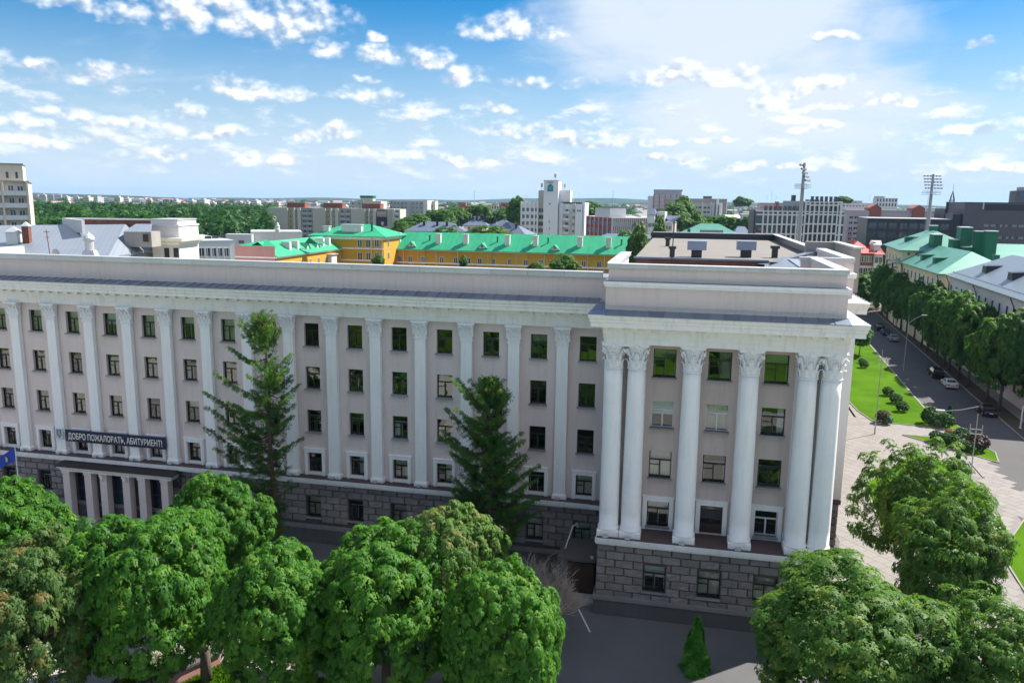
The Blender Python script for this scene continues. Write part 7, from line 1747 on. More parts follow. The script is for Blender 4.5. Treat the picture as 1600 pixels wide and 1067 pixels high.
def build_front_trees():
    cs = [crown_mesh('crown', 'leaf_chestnut', (1, 1, 1.04), 31 + i, 420, 34, 6, .036, .12, -.85, .42, .30, .22, .15) for i in range(3)]
    cr = crown_mesh('crown', 'leaf_rust', (1, 1, 1.05), 41, 400, 32, 6, .037, .13, -.85, .5, .28, .22, .2)
    co = cr.copy(); co.materials[0] = MATS['leaf_olive']
    G = 'rounded chestnut trees in front of the building'
    def put(px, py, zc, R, rz, mesh, rot, label, off=(0, 0), H=None):
        q = atz(px, py, zc); t = thing('chestnut_tree', label, 'tree', (q.x + off[0], q.y + off[1], 0), 0, G)
        R *= .90; rz *= .90; zc -= .35; c = link(mesh, 'crown', t, (-off[0], -off[1], zc), rad(rot), (R, R, rz))
        link(trunk_mesh(zc - rz * .55, .30, (-off[0], -off[1], zc), (R, R, rz), int(px)), 'trunk', t)
    put(20, 842, 7.0, 3.9, 4.4, cs[1], 40, 'bright green tree cut by the left edge just below the flagpole')
    put(58, 952, 6.6, 4.3, 5.2, cr, 10, 'dark brownish green tree at the lower left edge')
    put(230, 912, 7.0, 4.75, 5.35, cs[0], 0, 'largest round bright green tree with a bare trunk at its right side', (2.7, 1.4))
    put(342, 826, 6.6, 3.75, 4.4, cs[1], 120, 'bright green tree against the wall right of the entrance porch')
    put(437, 952, 6.6, 4.0, 4.5, cs[1], 200, 'broad green tree between the bare trunk and the tallest round crown')
    put(603, 940, 6.6, 4.7, 5.2, cs[0], 70, 'tall full green tree in the middle of the front row')
    put(704, 868, 8.6, 3.1, 3.9, co, 150, 'yellowish green tree behind the front row below the right larch')
    put(786, 992, 6.6, 3.55, 4.6, cs[0], 250, 'green tree at the right end of the front row beside the dry shrub')
    # lindens right of the corner block
    ls = [crown_mesh('crown', 'leaf_linden', (1, 1, 1), 51 + i, 330, 34, 4, .040, .18, -.9, .25, .30, .35, .26, .62) for i in range(2)]
    G2 = 'linden trees beside the corner block'
    def lind(px, py, zc, R, rz, mesh, rot, label):
        q = atz(px, py, zc); t = thing('linden_tree', label, 'tree', (q.x, q.y, 0), 0, G2)
        link(mesh, 'crown', t, (0, 0, zc), rad(rot), (R, R, rz)); link(trunk_mesh(zc - rz * .6, .24, (0, 0, zc), (R, R, rz), int(px)), 'trunk', t)
    lind(1315, 992, 5.9, 5.0, 4.4, ls[0], 0, 'big spreading dark green linden in front of the corner block')
    lind(1425, 792, 6.9, 3.3, 4.5, ls[1], 80, 'upright linden beside the corner block nearest the plaza')
    lind(1484, 868, 6.3, 3.6, 4.8, ls[0], 150, 'wide light green linden right of the upright one')
    lind(1566, 1052, 5.4, 3.5, 3.6, ls[1], 30, 'yellowish linden cut by the lower right corner')
    # park trees in front, seen only as reflections in the panes
    rs = random.Random(4); tm = trunk_mesh(3, .26, (0, 0, 7), (4.5, 4.5, 5), 3); n = 0
    for (x, y) in ((10, -74), (24, -92), (36, -78), (47, -98), (60, -108), (71, -92), (82, -112), (96, -98), (20, -128), (40, -140), (64, -146), (88, -150), (4, -110), (110, -130), (-12, -90), (52, -170), (100, -176), (28, -176), (120, -104)):
        t = thing('park_tree', '%s broad tree of the park behind the viewer, seen in the panes' % ordinal(n), 'tree', (x, y, 0), rs.uniform(0, 6), 'park trees facing the building'); n += 1
        link(cs[n % 3], 'crown', t, (0, 0, 7.2), 0, (4.9, 4.9, 5.4)); link(tm, 'trunk', t)
build_front_trees()

def build_conifers():
    def conifer(name, label, base, H, prof, seed, lean, dens, matl='needles', mb='bark_red', cat='tree', gap=(.34, .5), per=(2, 3), bare=.5):
        rng = np.random.default_rng(seed); rs = random.Random(seed)
        t = thing(name, label, cat, (base[0], base[1], 0)); b = MB(); tr = lambda z: Vector((lean[0] * z / H + .12 * math.sin(z * .5), lean[1] * z / H, z))
        b.tube([tr(z) for z in np.linspace(0, H - .3, 9)], list(np.linspace(.30, .04, 9)), 7)
        Cs, Ns = [], []
        z = 1.6
        while z < H - .2:
            u = z / H; top_ = u > .84
            for k in range(rs.choice(per) + (2 if top_ else 0)):
                az = rs.uniform(0, 6.28); ln = prof(u, az) * (rs.uniform(.4, 1.08))
                if ln < .12: continue
                o = tr(z + rs.uniform(-.2, .2)); d = Vector((math.cos(az), math.sin(az), 0)); sag = rs.uniform(.1, .42) * (1.1 - u) + (-.45 if top_ else 0)
                side = Vector((-d.y, d.x, 0)); bend = side * rs.uniform(-.22, .22)
                P = lambda s: o + d * (ln * s) + bend * (ln * s * s) + Vector((0, 0, ln * (-sag * s + .34 * s * s - .10 * math.sin(s * 5))))
                if ln > .4: b.tube([P(s) for s in (0, .25, .5, .75, .98)], [.05, .04, .028, .018, .008], 4, cap=False)
                m = max(2, int(ln * dens)); s0 = .22 if ln > 1.2 else .05
                for j in range(m):
                    s = s0 + (1 - s0) * (j + rs.random()) / m
                    if rs.random() < bare * (1 - s): continue
                    for sg in (-1, 1):
                        tl = (.16 + .30 * ln ** .6 * (1.08 - s)) * rs.uniform(.5, 1.25); td = (side * sg + d * rs.uniform(.2, .9) + Vector((0, 0, rs.uniform(-.75, .05)))).normalized(); c = P(s)
                        for q in range(max(1, int(tl / .11))):
                            f = (q + .6) / max(1, int(tl / .11)); Cs.append(c + td * tl * f + Vector((0, 0, -.1 * f * f * tl))); Ns.append(td)
            z += rs.uniform(*gap) * (.55 if top_ else 1)
        V, Fq = rosettes(np.array(Cs), np.array(Ns), 7, .17, rng, .12, .13, .45, .35)
        link(np_mesh('crown', V, Fq, matl), 'crown', t); b.build('trunk', mb, t)
        return t
    q = aty(432, 800, -4.6)
    def prof_of(U, Lf, Rt):
        def f(u, az):
            l, r = np.interp(u, U, Lf), np.interp(u, U, Rt); c = math.cos(az)
            return (l * c * c + (l + r) * .38 * (1 - c * c)) if c < 0 else (r * c * c + (l + r) * .38 * (1 - c * c))
        return f
    top = aty(411, 486, -4.6)
    conifer('larch_tree', 'tall ragged larch with long limbs to its left in front of the pilasters', (q.x, -4.6), top.z, prof_of([0, .2, .28, .35, .5, .64, .81, .88, .95, 1], [.8, 1.6, 2.6, 4.9, 5.8, 5.3, 3.2, 2.2, 1.2, .2], [.8, 1.6, 2.0, 2.0, 2.2, 3.5, 2.9, 1.9, 1.1, .2]), 5, (top.x - q.x, 0), 5.5, gap=(.24, .42), per=(2, 3), bare=.55)
    q = aty(768, 860, -4.4); top = aty(762, 586, -4.4)
    conifer('spruce_tree', 'dense dark spruce in front of the last pilasters before the corner block', (q.x, -4.4), top.z, prof_of([0, .1, .25, .36, .53, .66, .84, .93, 1], [1.5, 2.6, 3.2, 4.1, 3.6, 4.3, 3.2, 1.1, .2], [1.5, 2.4, 3.6, 4.9, 4.0, 3.2, 2.2, 1.0, .2]), 8, (top.x - q.x, 0), 6.5, gap=(.20, .34), per=(3, 3, 4), bare=.25)
    # thuja by the lower edge
    p = atz(1088, 1000, 2.2)
    t = thing('thuja', 'slim bright green thuja standing on the asphalt at the lower edge', 'shrub', (p.x, p.y, 0)); rng = np.random.default_rng(3); n = 5200
    u = rng.random(n) ** .8; h = 3.7; r = .74 * (1 - u) ** .75 * (.78 + .42 * rng.random(n)) + .04; a = rng.random(n) * 6.28; r = r * (1 + .18 * np.sin(a * 3 + u * 9) + .12 * np.sin(a * 5 - u * 17))
    Cn = np.stack([np.cos(a) * r, np.sin(a) * r, u * h], 1); N = np.stack([np.cos(a) * .7, np.sin(a) * .7, np.full(n, .75)], 1); N /= np.linalg.norm(N, axis=1, keepdims=True)
    V, Fq = rosettes(Cn, N, 4, .15, rng, -.45, .28); link(np_mesh('foliage', V, Fq, 'leaf_thuja'), 'foliage', t); b = MB(); b.tube([(0, 0, 0), (0, 0, 3)], [.07, .02], 6); b.build('stem', 'bark', t)
    # leafless shrub at the corner porch
    p = atz(842, 1010, 0); t = thing('dry_shrub', 'leafless grey brown shrub beside the low corner porch', 'shrub', (p.x, p.y + .6, 0)); b = MB(); rs = random.Random(12)
    def grow(o, d, ln, r, lev):
        e = o + d * ln; m = o + d * ln * .5 + Vector((rs.uniform(-.1, .1), rs.uniform(-.1, .1), 0)) * ln
        b.tube([o, m, e], [r, r * .8, r * .5], 3 if lev > 1 else 5, cap=False)
        if lev >= 4: return
        for k in range(rs.choice((4, 5)) if lev < 3 else 5):
            v = (d + Vector((rs.uniform(-.85, .85), rs.uniform(-.85, .85), rs.uniform(-.25, .5)))).normalized()
            grow(o + d * ln * rs.uniform(.45, 1.0), v, ln * rs.uniform(.5, .72), r * .55, lev + 1)
    for k in range(10):
        a = k * .63; grow(Vector((0, 0, 0)), Vector((math.cos(a) * .55, math.sin(a) * .45, 1)).normalized(), rs.uniform(2.3, 3.3), .065, 0)
    b.build('branches', 'twig_dry', t)
build_conifers()

def build_street_trees():
    cs = [crown_mesh('crown', 'leaf_street', (1, 1, 1), 61 + i, 190, 30, 5, .066, .19, -.8, .2, .30, .3, .24, .9) for i in range(3)]
    tm = [trunk_mesh(3.6, .22, (0, 0, 8.4), (3.7, 3.7, 5), 70 + i) for i in range(2)]
    c0 = Vector((98.9, 73.4, 0)); rs = random.Random(17); i = 0
    spots = [(a, 10.4) for a in (-5.5, 0.5, 11, 17.5, 24, 30, 38, 45, 52, 60, 68, 76, 85, 95, 106, 118)]
    for a, ac in spots:
        p = c0 + SD * (a + rs.uniform(-.5, .5)) + SN * (ac + rs.uniform(-.3, .3)); s = rs.uniform(.92, 1.08)
        lab = 'nearest tall street tree by the black sedan' if i == 0 else '%s street tree along the far kerb counted from the near end' % ordinal(i)
        t = thing('street_tree', lab, 'tree', (p.x, p.y, 0), rs.uniform(0, 6.2), 'street trees along the far kerb'); t.scale = (s, s, s * rs.uniform(.95, 1.05))
        link(cs[i % 3], 'crown', t, (0, 0, 8.5), 0, (3.3, 3.3, 5.0)); link(tm[i % 2], 'trunk', t); i += 1
    # second row in front of the houses, only crowns seen
    for j, a in enumerate((-12, 5, 21)):
        p = c0 + SD * a + SN * 14.6
        t = thing('verge_tree', '%s slimmer tree in the back row by the white street house' % ordinal(j), 'tree', (p.x, p.y, 0), j * 1.3, 'trees in the back row of the verge'); link(cs[(j + 1) % 3], 'crown', t, (0, 0, 5.4), 0, (2.2, 2.2, 3.2)); link(tm[j % 2], 'trunk', t)
    for (px, py, D, R, lab) in ((1338, 555, 0, 1.75, 'young slender tree on the street lawn next to the cornice corner'),):
        p = atz(px + 4, py, 0.1); t = thing('young_tree', lab, 'tree', (p.x, p.y, .1)); link(cs[1], 'crown', t, (0, 0, 4.0), 0, (2.3, 2.3, 2.0)); b = MB(); b.tube([(0, 0, 0), (.1, 0, 1.5), (0, 0, 4)], [.12, .09, .03], 6); b.build('trunk', 'bark', t)
    # town trees between the buildings behind
    tc = [crown_mesh('crown', 'leaf_street', (1, 1, 1), 81 + i, 90, 16, 5, .14, .26, -.8, .3, .32, .35, .25) for i in range(2)]
    tl = crown_mesh('crown', 'leaf_linden', (1, 1, 1), 91, 110, 18, 5, .12, .24, -.85, .3, .3, .35, .3)
    tmm = trunk_mesh(4, .3, (0, 0, 8), (4, 4, 5), 77)
    T = [(996, 397, 205, 2.6, 9.5, tl, 'feathery green tree at the end of the green roof beside the bitumen roof'), (1030, 375, 190, 1.9, 6.5, tl, 'thin willow like tree against the edge of the bitumen roof'),
         (975, 385, 250, 3.6, 6, tl, 'light green tree rising behind the green roof below the red striped office'), (882, 415, 190, 3.5, 3.2, tl, 'bright bush top in the yellow courtyard'), (838, 420, 195, 2.0, 2, tl, 'small bright bush top in the courtyard left of the larger one'),
         (700, 372, 300, 6.5, 5, tl, 'olive tree behind the green roof in front of the long slate roof'), (765, 372, 300, 9.5, 5.5, tl, 'wide yellow green tree behind the green roof beside the white tower'), (648, 352, 430, 8, 8, tc[0], 'tree in front of the grey panel block'), (688, 345, 440, 7.5, 7.5, tc[1], 'round tree right of the grey panel block'), (712, 340, 500, 8, 8, tc[0], 'round tree left of the brick and white building'),
         (750, 338, 520, 9, 9, tc[1], 'tree in front of the middle of the brick building'), (785, 340, 520, 8, 8, tc[0], 'tree in front of the right half of the brick building'), (808, 332, 470, 6, 11, tc[1], 'tall dark tree beside the left edge of the white tower'), (918, 330, 520, 9, 8, tc[0], 'dark tree between the white tower and the red striped office'), (630, 362, 400, 6, 6, tl, 'light tree left of the long slate roof'),
         (1052, 342, 430, 8, 10, tl, 'grey green willow in front of the cream block'), (1067, 330, 440, 5.5, 10, tc[0], 'dark pointed tree against the cream block'), (1065, 348, 400, 4.5, 5, tl, 'low tree below the pointed one'), (1088, 350, 410, 4, 8, tc[0], 'young dark tree at the foot of the cream block'), (1098, 356, 400, 5, 4, tc[1], 'low bush right of the young dark tree'),
         (1128, 352, 430, 9, 6, tc[1], 'broad round tree left of the gridded office'), (1142, 352, 430, 7, 5, tl, 'second broad tree left of the gridded office'), (1168, 352, 400, 3.5, 6, tc[0], 'dark tree at the dark corner of the gridded office'), (1236, 388, 235, 2.4, 3, tl, 'bright sapling behind the bitumen roof parapet'), (1250, 392, 225, 2.6, 2.6, tl, 'bright shrub at the parapet corner'),
         (1160, 316, 900, 9, 8, tc[0], 'dark tree clump on the skyline behind the white low block'), (1340, 440, 260, 4.5, 6, tc[0], 'dark tree at the far end of the street row'), (1350, 452, 235, 4.2, 6, tc[1], 'second tree at the far end of the street row'), (1318, 313, 620, 6, 4, tc[0], 'bush like tree by the roof of the pink apartments'), (592, 408, 225, 1.6, 2.2, tl, 'small bush in the corner of the yellow courtyard'), (724, 410, 235, 1.3, 2.6, tl, 'small creeper bush on the yellow wall')]
    for (px, py, D, R, hz, me, lab) in T:
        q = at(px, py, D); t = thing('town_tree', lab, 'tree', (q.x, q.y, 0), D * .7); link(me, 'crown', t, (0, 0, q.z), 0, (R, R, hz * .62))
        b = MB(); b.tube([(0, 0, 0), (.1, .1, q.z)], [.3, .12], 5); b.build('trunk', 'bark', t)
build_street_trees()

def build_woods():
    rng = np.random.default_rng(5); Vs = []; n = 0; k = 130
    def crowns(spec):
        for (x, y, zc, R, hz) in spec:
            U = unit(k, rng, -.6); U = U * (.78 + .3 * rng.random((k, 1)))
            C = U * np.array([R, R, hz]) + np.array([x, y, zc]); N = U + np.array([0, 0, .5]) + rng.normal(0, .5, U.shape); N /= np.linalg.norm(N, axis=1, keepdims=True)
            V, _ = rosettes(C, N, 3, R * .27, rng, .2, .5, .15); Vs.append(V)
    spec = []
    for D in np.geomspace(255, 1150, 26):
        pxa = 20 if D > 300 else 30
        step = 8.5 * F_PX / D
        px = pxa + rng.random() * step
        lim = 430 if D > 290 else 300
        while px < lim:
            q = at(px, 330, D * (1 + rng.normal(0, .012)))
            h = rng.uniform(16, 24) * (1.0 if D < 600 else .95)
            if D < 330 and 255 < px < 445: px += step; continue
            spec.append((q.x, q.y, h * .62, rng.uniform(3.8, 5.8), h * .42)); px += step * rng.uniform(.75, 1.25)
    crowns(spec)
    V = np.concatenate(Vs); link(np_mesh('dense_wood', V, np.arange(len(V)).reshape(-1, 4), 'leaf_wood'), 'dense_wood', kind='stuff')
    # treetops sprinkled through the far town
    Vs.clear(); spec = []
    k2 = 0
    while k2 < 900:
        D = 470 * (8 ** rng.random()); px = rng.uniform(-100, 1700)
        if px < 430 and D < 1100: continue
        if D < 640 and rng.random() < .6: continue
        q = at(px, 400, D); h = rng.uniform(9, 16) * (1 + D / 6000); spec.append((q.x, q.y, h * .55, rng.uniform(4, 8) * (1 + D / 2500), h * .45)); k2 += 1
    k = 60; crowns(spec)
    V = np.concatenate(Vs); link(np_mesh('far_treetops', V, np.arange(len(V)).reshape(-1, 4), 'leaf_wood'), 'far_treetops', kind='stuff')
build_woods()

def build_shrubs():
    bm_ = {m: crown_mesh('foliage', m, (1, 1, .9), 101 + i, 120, 14, 4, .10, .13, -.75, .1, .32, .1, .05) for i, m in enumerate(('leaf_shrub', 'leaf_purple', 'leaf_gold', 'leaf_pale'))}
    S = [(1346, 567.5, .55, 'leaf_shrub', 'smaller clipped ball shrub under the young tree on the street lawn'), (1349.5, 574.5, .8, 'leaf_shrub', 'larger clipped ball shrub near the young tree on the street lawn'), (1387, 618, .8, 'leaf_shrub', 'first of three clipped balls across the middle of the street lawn'), (1399.5, 630, .85, 'leaf_shrub', 'middle one of three clipped balls on the street lawn'), (1409.5, 643, .85, 'leaf_shrub', 'nearest of three clipped balls on the street lawn'),
         (1379, 660, .95, 'leaf_purple', 'low reddish shrub at the edge of the street lawn by the lamp post'), (1386, 662, .7, 'leaf_pale', 'pale leafy clump beside the low reddish shrub'), (1454.5, 662, 1.3, 'leaf_shrub', 'big clipped round shrub at the tip of the street lawn'), (1477, 667, 1.05, 'leaf_shrub', 'round shrub beside the pale clump at the lawn tip'), (1466, 667, .6, 'leaf_pale', 'pale grey green clump between the two round shrubs'),
         (1462, 690, .8, 'leaf_shrub', 'single clipped ball on the lawn strip'), (1484, 682, .6, 'leaf_gold', 'small golden shrub on the lawn strip'), (1502, 690, 1.0, 'leaf_shrub', 'dark round shrub behind the lamp on the lawn strip'), (1487, 698, .9, 'leaf_shrub', 'spreading green shrub on the lawn strip'), (1477, 692, .75, 'leaf_shrub', 'small shrub left of the spreading green one'), (1505, 702, .75, 'leaf_pale', 'pale leafy clump on the lawn strip'),
         (1526, 704, 1.25, 'leaf_purple', 'large dark purple ball shrub on the lawn strip'), (1512, 706, .75, 'leaf_shrub', 'green shrub tucked under the purple ball'), (1497, 758, .75, 'leaf_pale', 'blue green leafy clump on the lawn wedge'), (1496, 745, 1.1, 'leaf_shrub', 'round shrub below the brown cone on the lawn wedge')]
    for (px, py, r, m, lab) in S:
        p = atz(px, py, .1); t = thing('shrub', lab, 'shrub', (p.x, p.y, .1)); f = link(bm_[m], 'foliage', t, (0, 0, r * .95), px % 6, r); b = MB(); b.tube([(0, 0, 0), (0, 0, r * .6)], [.07, .04], 5); b.build('stem', 'bark', t)
    for (px, py, h, m, lab) in ((1482, 660, 2.4, 'leaf_shrub', 'green cone shaped conifer behind the round shrubs at the lawn tip'), (1494, 738, 2.1, 'leaf_purple', 'brown cone shaped conifer on the lawn wedge')):
        p = atz(px, py, .1); rng = np.random.default_rng(int(px)); n = 1500; u = rng.random(n) ** .8; a = rng.random(n) * 6.28; r = .34 * h * (1 - u) + .04
        Cn = np.stack([np.cos(a) * r, np.sin(a) * r, u * h], 1); N = np.stack([np.cos(a) * .8, np.sin(a) * .8, np.full(n, .5)], 1); N /= np.linalg.norm(N, axis=1, keepdims=True)
        V, Fq = rosettes(Cn, N, 4, .17, rng, 0, .3); t = thing('cone_conifer', lab, 'shrub', (p.x, p.y, .1)); link(np_mesh('foliage', V, Fq, m), 'foliage', t); b = MB(); b.tube([(0, 0, 0), (0, 0, h * .8)], [.06, .02], 5); b.build('stem', 'bark', t)
    # grass blades on the near lawn by the bare trunk
    rng = np.random.default_rng(8); n = 26000; x = rng.uniform(27, 40, n); y = rng.uniform(-26, -19.0, n); x += 0
    a = rng.random(n) * 6.28; h = rng.uniform(.05, .14, n); d = np.stack([np.cos(a), np.sin(a), np.zeros(n)], 1)
    B = np.stack([x, y, np.full(n, .02)], 1); V = np.stack([B - d * .02, B + d * .02, B + d * .02 + np.stack([d[:, 1] * .04, -d[:, 0] * .04, h], 1), B - d * .015 + np.stack([d[:, 1] * .05, -d[:, 0] * .05, h], 1)], 1).reshape(-1, 3)
    link(np_mesh('near_grass', V, np.arange(len(V)).reshape(-1, 4), 'lawn'), 'near_grass', kind='stuff')
build_shrubs()

# ================================================================== SMALL THINGS ON THE GROUND
def build_street_things():
    G = 'street lamps'
    def lamp(label, px, py, h, arm, arm_z, ang, frames_at=None):
        p = atz(px, py, 0.05); t = thing('street_lamp', label, 'street lamp', (p.x, p.y, 0), rad(ang), G)
        b = MB(); b.tube([(0, 0, 0), (0, 0, .9), (0, 0, 1.0), (0, 0, h)], [.11, .11, .07, .04], 8); b.build('pole', 'steel', t)
        if arm:
            b = MB(); b.tube([(0, 0, h - arm_z), (arm * .5, 0, h - arm_z * .35), (arm, 0, h)], [.05, .045, .035], 6); b.build('arm', 'steel', t)
            b = MB(); b.box(arm - .1, arm + .75, -.16, .16, h - .02, h + .12); b.box(arm, arm + .7, -.12, .12, h - .05, h - .02, 1); b.build('lamp_head', ['coping_sheet', 'lamp_lens'], t)
        if frames_at:
            b = MB()
            for z in frames_at: b.box(-.6, .6, -.05, .05, z, z + .06); b.box(-.6, -.54, -.05, .05, z, z + .5); b.box(.54, .6, -.05, .05, z, z + .5)
            b.build('bracket_frame', 'steel', t)
    lamp('slim lamp post at the plaza edge in front of the street lawn', 1366.5, 678, 11.6, 0, 0, 0, (9.6, 10.2))
    lamp('lamp post with an arm over the street at the kerb of the street lawn', 1411.5, 580, 10.6, 2.4, 1.6, 8)
    lamp('lamp post with a long raised arm beside the purple shrub', 1512.5, 777, 9.2, 3.2, -.8, 175, (7.0, 7.5))
    p = atz(1594, 669, 0); t = thing('white_post', 'short white post on the verge beyond the black sedan', 'post', (p.x, p.y, 0)); b = MB(); b.tube([(0, 0, 0), (0, 0, 3.2)], [.11, .09], 8); b.box(-.16, .16, -.16, .16, 0, .1); b.build('pole', 'frame_white', t)
    # litter bin, bench block and stone in the front park
    p = atz(304, 1037, 0.02); t = thing('litter_bin', 'slim brown litter bin with a dark cap left of the bare trunk', 'bin', (p.x, p.y, 0)); b = MB(); b.lathe([(.20, .35), (.22, .4), (.22, 1.0), (.2, 1.02)], 14); b.build('bucket', 'brick_brown', t); b = MB(); b.lathe([(.25, 1.06), (.25, 1.1), (.12, 1.22), (.02, 1.25)], 14); b.build('cap', 'dark_metal', t); b = MB(); b.tube([(0, 0, 0), (0, 0, 1.1)], .035, 6); b.lathe([(.16, .0), (.16, .03)], 10); b.build('stand', 'dark_metal', t); b = MB(); b.box(-.1, .1, -.235, -.225, .7, .9); b.build('notice', 'panel_white', t)
    p = atz(282, 1062, 0.02); t = thing('low_wall', 'dark low stone wall with a grey top left of the litter bin', 'wall', (p.x, p.y, 0), rad(62)); b = MB(); b.box(-2.6, 2.6, -.3, .3, 0, .8); b.build('wall', 'stucco_pink', t); b = MB(); b.box(-2.7, 2.7, -.42, .42, .8, .95); b.build('top_slab', 'plinth_stone', t)
    p = atz(396, 1075, 0.02); t = thing('stone_pedestal', 'square grey stone pedestal on the grass right of the bare trunk', 'pedestal', (p.x, p.y, 0), rad(18)); b = MB(); b.box(-.95, .95, -.7, .7, 0, 1.15); b.box(-1.02, 1.02, -.77, .77, 1.15, 1.3); b.build('block', 'concrete', t)
    # cars
    def car_meshes(kind, paint):
        if kind == 'sedan':
            prof = [(-2.25, .32), (-2.3, .62), (-2.2, .92), (-1.55, .98), (-.85, 1.40), (.25, 1.43), (1.05, .98), (1.9, .88), (2.25, .68), (2.28, .35)]; roof = (3, 6)
        else:
            prof = [(-2.3, .42), (-2.38, .75), (-2.32, 1.12), (-2.05, 1.68), (-1.2, 1.76), (.3, 1.74), (1.0, 1.20), (2.0, 1.08), (2.3, .85), (2.32, .45)]; roof = (2, 6)
        wl = .88 if kind == 'sedan' else .93
        b = MB(); n = len(prof)
        def wv(i, z):
            lo = .98 if kind == 'sedan' else 1.14
            return wl - max(0, z - lo) * .42
        for i, (y, z) in enumerate(prof):
            w = wv(i, z); b.v += [(-w, y, z), (-w * .6, y, z + .015), (w * .6, y, z + .015), (w, y, z)]
        for i in range(n - 1):
            for k in range(3): b.f.append((i * 4 + k, i * 4 + k + 1, (i + 1) * 4 + k + 1, (i + 1) * 4 + k)); b.m.append(0)
        # flanks with a belt line
        for s in (-1, 1):
            for i in range(n - 1):
                (ya, za), (yb, zb) = prof[i], prof[i + 1]; belt = .92 if kind == 'sedan' else 1.1
                A, B_ = (s * wv(i, za), ya, za), (s * wv(i + 1, zb), yb, zb)
                zl = .3; q = [(s * wl, ya, min(za, belt)), (s * wl, yb, min(zb, belt)), (s * wl * .97, yb, zl), (s * wl * .97, ya, zl)]
                b.quad(*(q if s < 0 else q[::-1]))
                if max(za, zb) > belt: q = [A, B_, (s * wl, yb, min(zb, belt)), (s * wl, ya, min(za, belt))]; b.quad(*(q if s < 0 else q[::-1]))
        b.quad((-wl, -2.25, .3), (wl, -2.25, .3), (wl, 2.25, .3), (-wl, 2.25, .3))
        body = b.mesh('body', paint)
        g = MB(); e = .012
        def pane(i, j, t0=.1, t1=.9):
            (ya, za), (yb, zb) = prof[i], prof[j]; wa, wb = wv(i, za) * .86, wv(j, zb) * .86
            L_ = lambda t: (ya + (yb - ya) * t, za + (zb - za) * t); (y0, z0), (y1, z1) = L_(t0), L_(t1); nrm = Vector((0, -(zb - za), (yb - ya))).normalized()
            if nrm.z < 0: nrm = -nrm
            o = nrm * .03; g.quad((-wa, y0 + o.y, z0 + o.z), (wa, y0 + o.y, z0 + o.z), (wb, y1 + o.y, z1 + o.z), (-wb, y1 + o.y, z1 + o.z))
        if kind == 'sedan': pane(3, 4); pane(5, 6)
        else: pane(2, 3); pane(5, 6)
        gm = g.mesh('windscreen', 'far_glass')
        sw = MB()
        for s in (-1, 1):
            if kind == 'sedan': P = [(-1.35, 1.0), (-.82, 1.34), (.22, 1.36), (.9, 1.0)]
            else: P = [(-2.05, 1.16), (-1.92, 1.6), (.24, 1.66), (.82, 1.2)]
            pts = [(s * (wv(0, z) + .012), y, z) for (y, z) in P]; sw.poly(pts if s > 0 else pts[::-1])
        sm = sw.mesh('side_window', 'office_glass')
        wh = MB(); r = .33 if kind == 'sedan' else .38
        def ring(xa, xb, r0, mi):
            m_ = 16; base = len(wh.v)
            for x in (xa, xb):
                for k in range(m_): a = 6.2832 * k / m_; wh.v.append((x, math.cos(a) * r0, r + math.sin(a) * r0))
            for k in range(m_): k2 = (k + 1) % m_; wh.f.append((base + k, base + k2, base + m_ + k2, base + m_ + k)); wh.m.append(mi)
            wh.f.append(tuple(base + k for k in range(m_))); wh.m.append(mi); wh.f.append(tuple(base + m_ + m_ - 1 - k for k in range(m_))); wh.m.append(mi)
        ring(-.11, .11, r, 0); ring(-.125, .125, r * .62, 1)
        wm = wh.mesh('wheel', ['dark_metal', 'steel'])
        ll = MB(); zz = .78 if kind == 'sedan' else .95; ll.box(-.2, .2, -.03, .03, -.09, .09); tl = ll.mesh('tail_light', 'red_panel'); hl = MB().box(-.2, .2, -.03, .03, -.08, .08).mesh('headlight', 'lamp_lens'); pl = MB().box(-.26, .26, -.02, .02, -.06, .06).mesh('number_plate', 'panel_white'); bp = MB().box(-wl, wl, -.08, .08, -.1, .1).mesh('bumper', paint)
        return body, gm, sm, wm, tl, hl, pl, bp, wl, zz
    def car(kind, paint, label, px, py, name, toward=False):
        p = atz(px, py, 0.02); yaw = math.atan2(-SD.x, SD.y); t = thing(name, label, 'car', (p.x, p.y, .02), yaw, 'cars parked along the far kerb')
        body, gm, sm, wm, tl, hl, pl, bp, wl, zz = car_meshes(kind, paint)
        link(body, 'body', t); link(gm, 'windscreen', t); link(sm, 'side_window', t)
        for x in (-wl + .06, wl - .06):
            for y in (-1.4, 1.38): link(wm, 'wheel', t, (x, y, 0))
            link(tl, 'tail_light', t, (x * .78, -2.28, zz)); link(hl, 'headlight', t, (x * .78, 2.2, zz - .06))
            m = MB().box(-.09, .09, -.06, .06, -.06, .06).mesh('mirror', paint); link(m, 'mirror', t, (x * 1.13, .72, zz + .2))
        link(pl, 'number_plate', t, (0, -2.33, zz - .12)); link(bp, 'bumper', t, (0, -2.28, .45)); link(bp, 'bumper', t, (0, 2.24, .45))
    def paintmat(name, c):
        m, t, out = new_mat(name); sh = princ(t, c, .25, .0, .6); t.l.new(sh, out.inputs[0]); m.node_tree.nodes[-1]; return name
    for n_, c in (('paint_white', (.75, .75, .75)), ('paint_black', (.012, .012, .014)), ('paint_blue', (.02, .035, .08)), ('paint_silver', (.32, .33, .34))): paintmat(n_, c)
    car('sedan', 'paint_white', 'white sedan parked behind the dark off-roader in the tree shade', 1483, 604, 'parked_car'); car('suv', 'paint_black', 'dark off-roader parked in front of the white sedan', 1461.5, 588, 'parked_car'); car('sedan', 'paint_black', 'black sedan parked alone nearest the junction', 1541, 647, 'parked_car')
    car('suv', 'paint_black', 'farthest dark car in the row of three up the street', 1374, 516, 'parked_car'); car('sedan', 'paint_blue', 'dark blue car in the middle of the row of three up the street', 1383, 523, 'parked_car'); car('sedan', 'paint_silver', 'silver car nearest in the row of three up the street', 1395, 532, 'parked_car')
build_street_things()

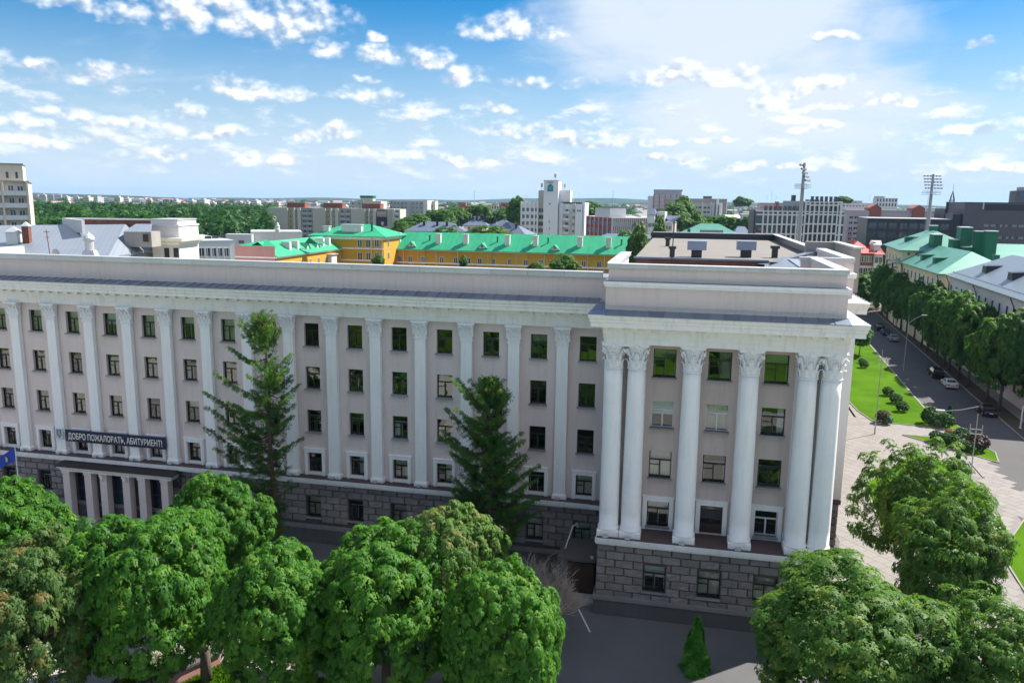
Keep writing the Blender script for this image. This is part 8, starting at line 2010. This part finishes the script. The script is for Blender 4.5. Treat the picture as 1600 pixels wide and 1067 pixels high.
# ------------------------------------------------------------------ air
def build_haze():
    m = bpy.data.materials.new('haze'); m.use_nodes = True; nt = m.node_tree; nt.nodes.clear()
    o = nt.nodes.new('ShaderNodeOutputMaterial'); v = nt.nodes.new('ShaderNodeVolumePrincipled')
    v.inputs['Color'].default_value = (0.45, 0.72, 1.0, 1); v.inputs['Density'].default_value = 0.00005; v.inputs['Anisotropy'].default_value = 0.2
    nt.links.new(v.outputs[0], o.inputs['Volume'])
    b = MB(); b.box(-11500, 11500, -800, 11500, -2.5, 110); me = bpy.data.meshes.new('haze'); me.from_pydata(b.v, [], b.f); me.materials.append(m)
    link(me, 'haze', kind='stuff')
build_haze()
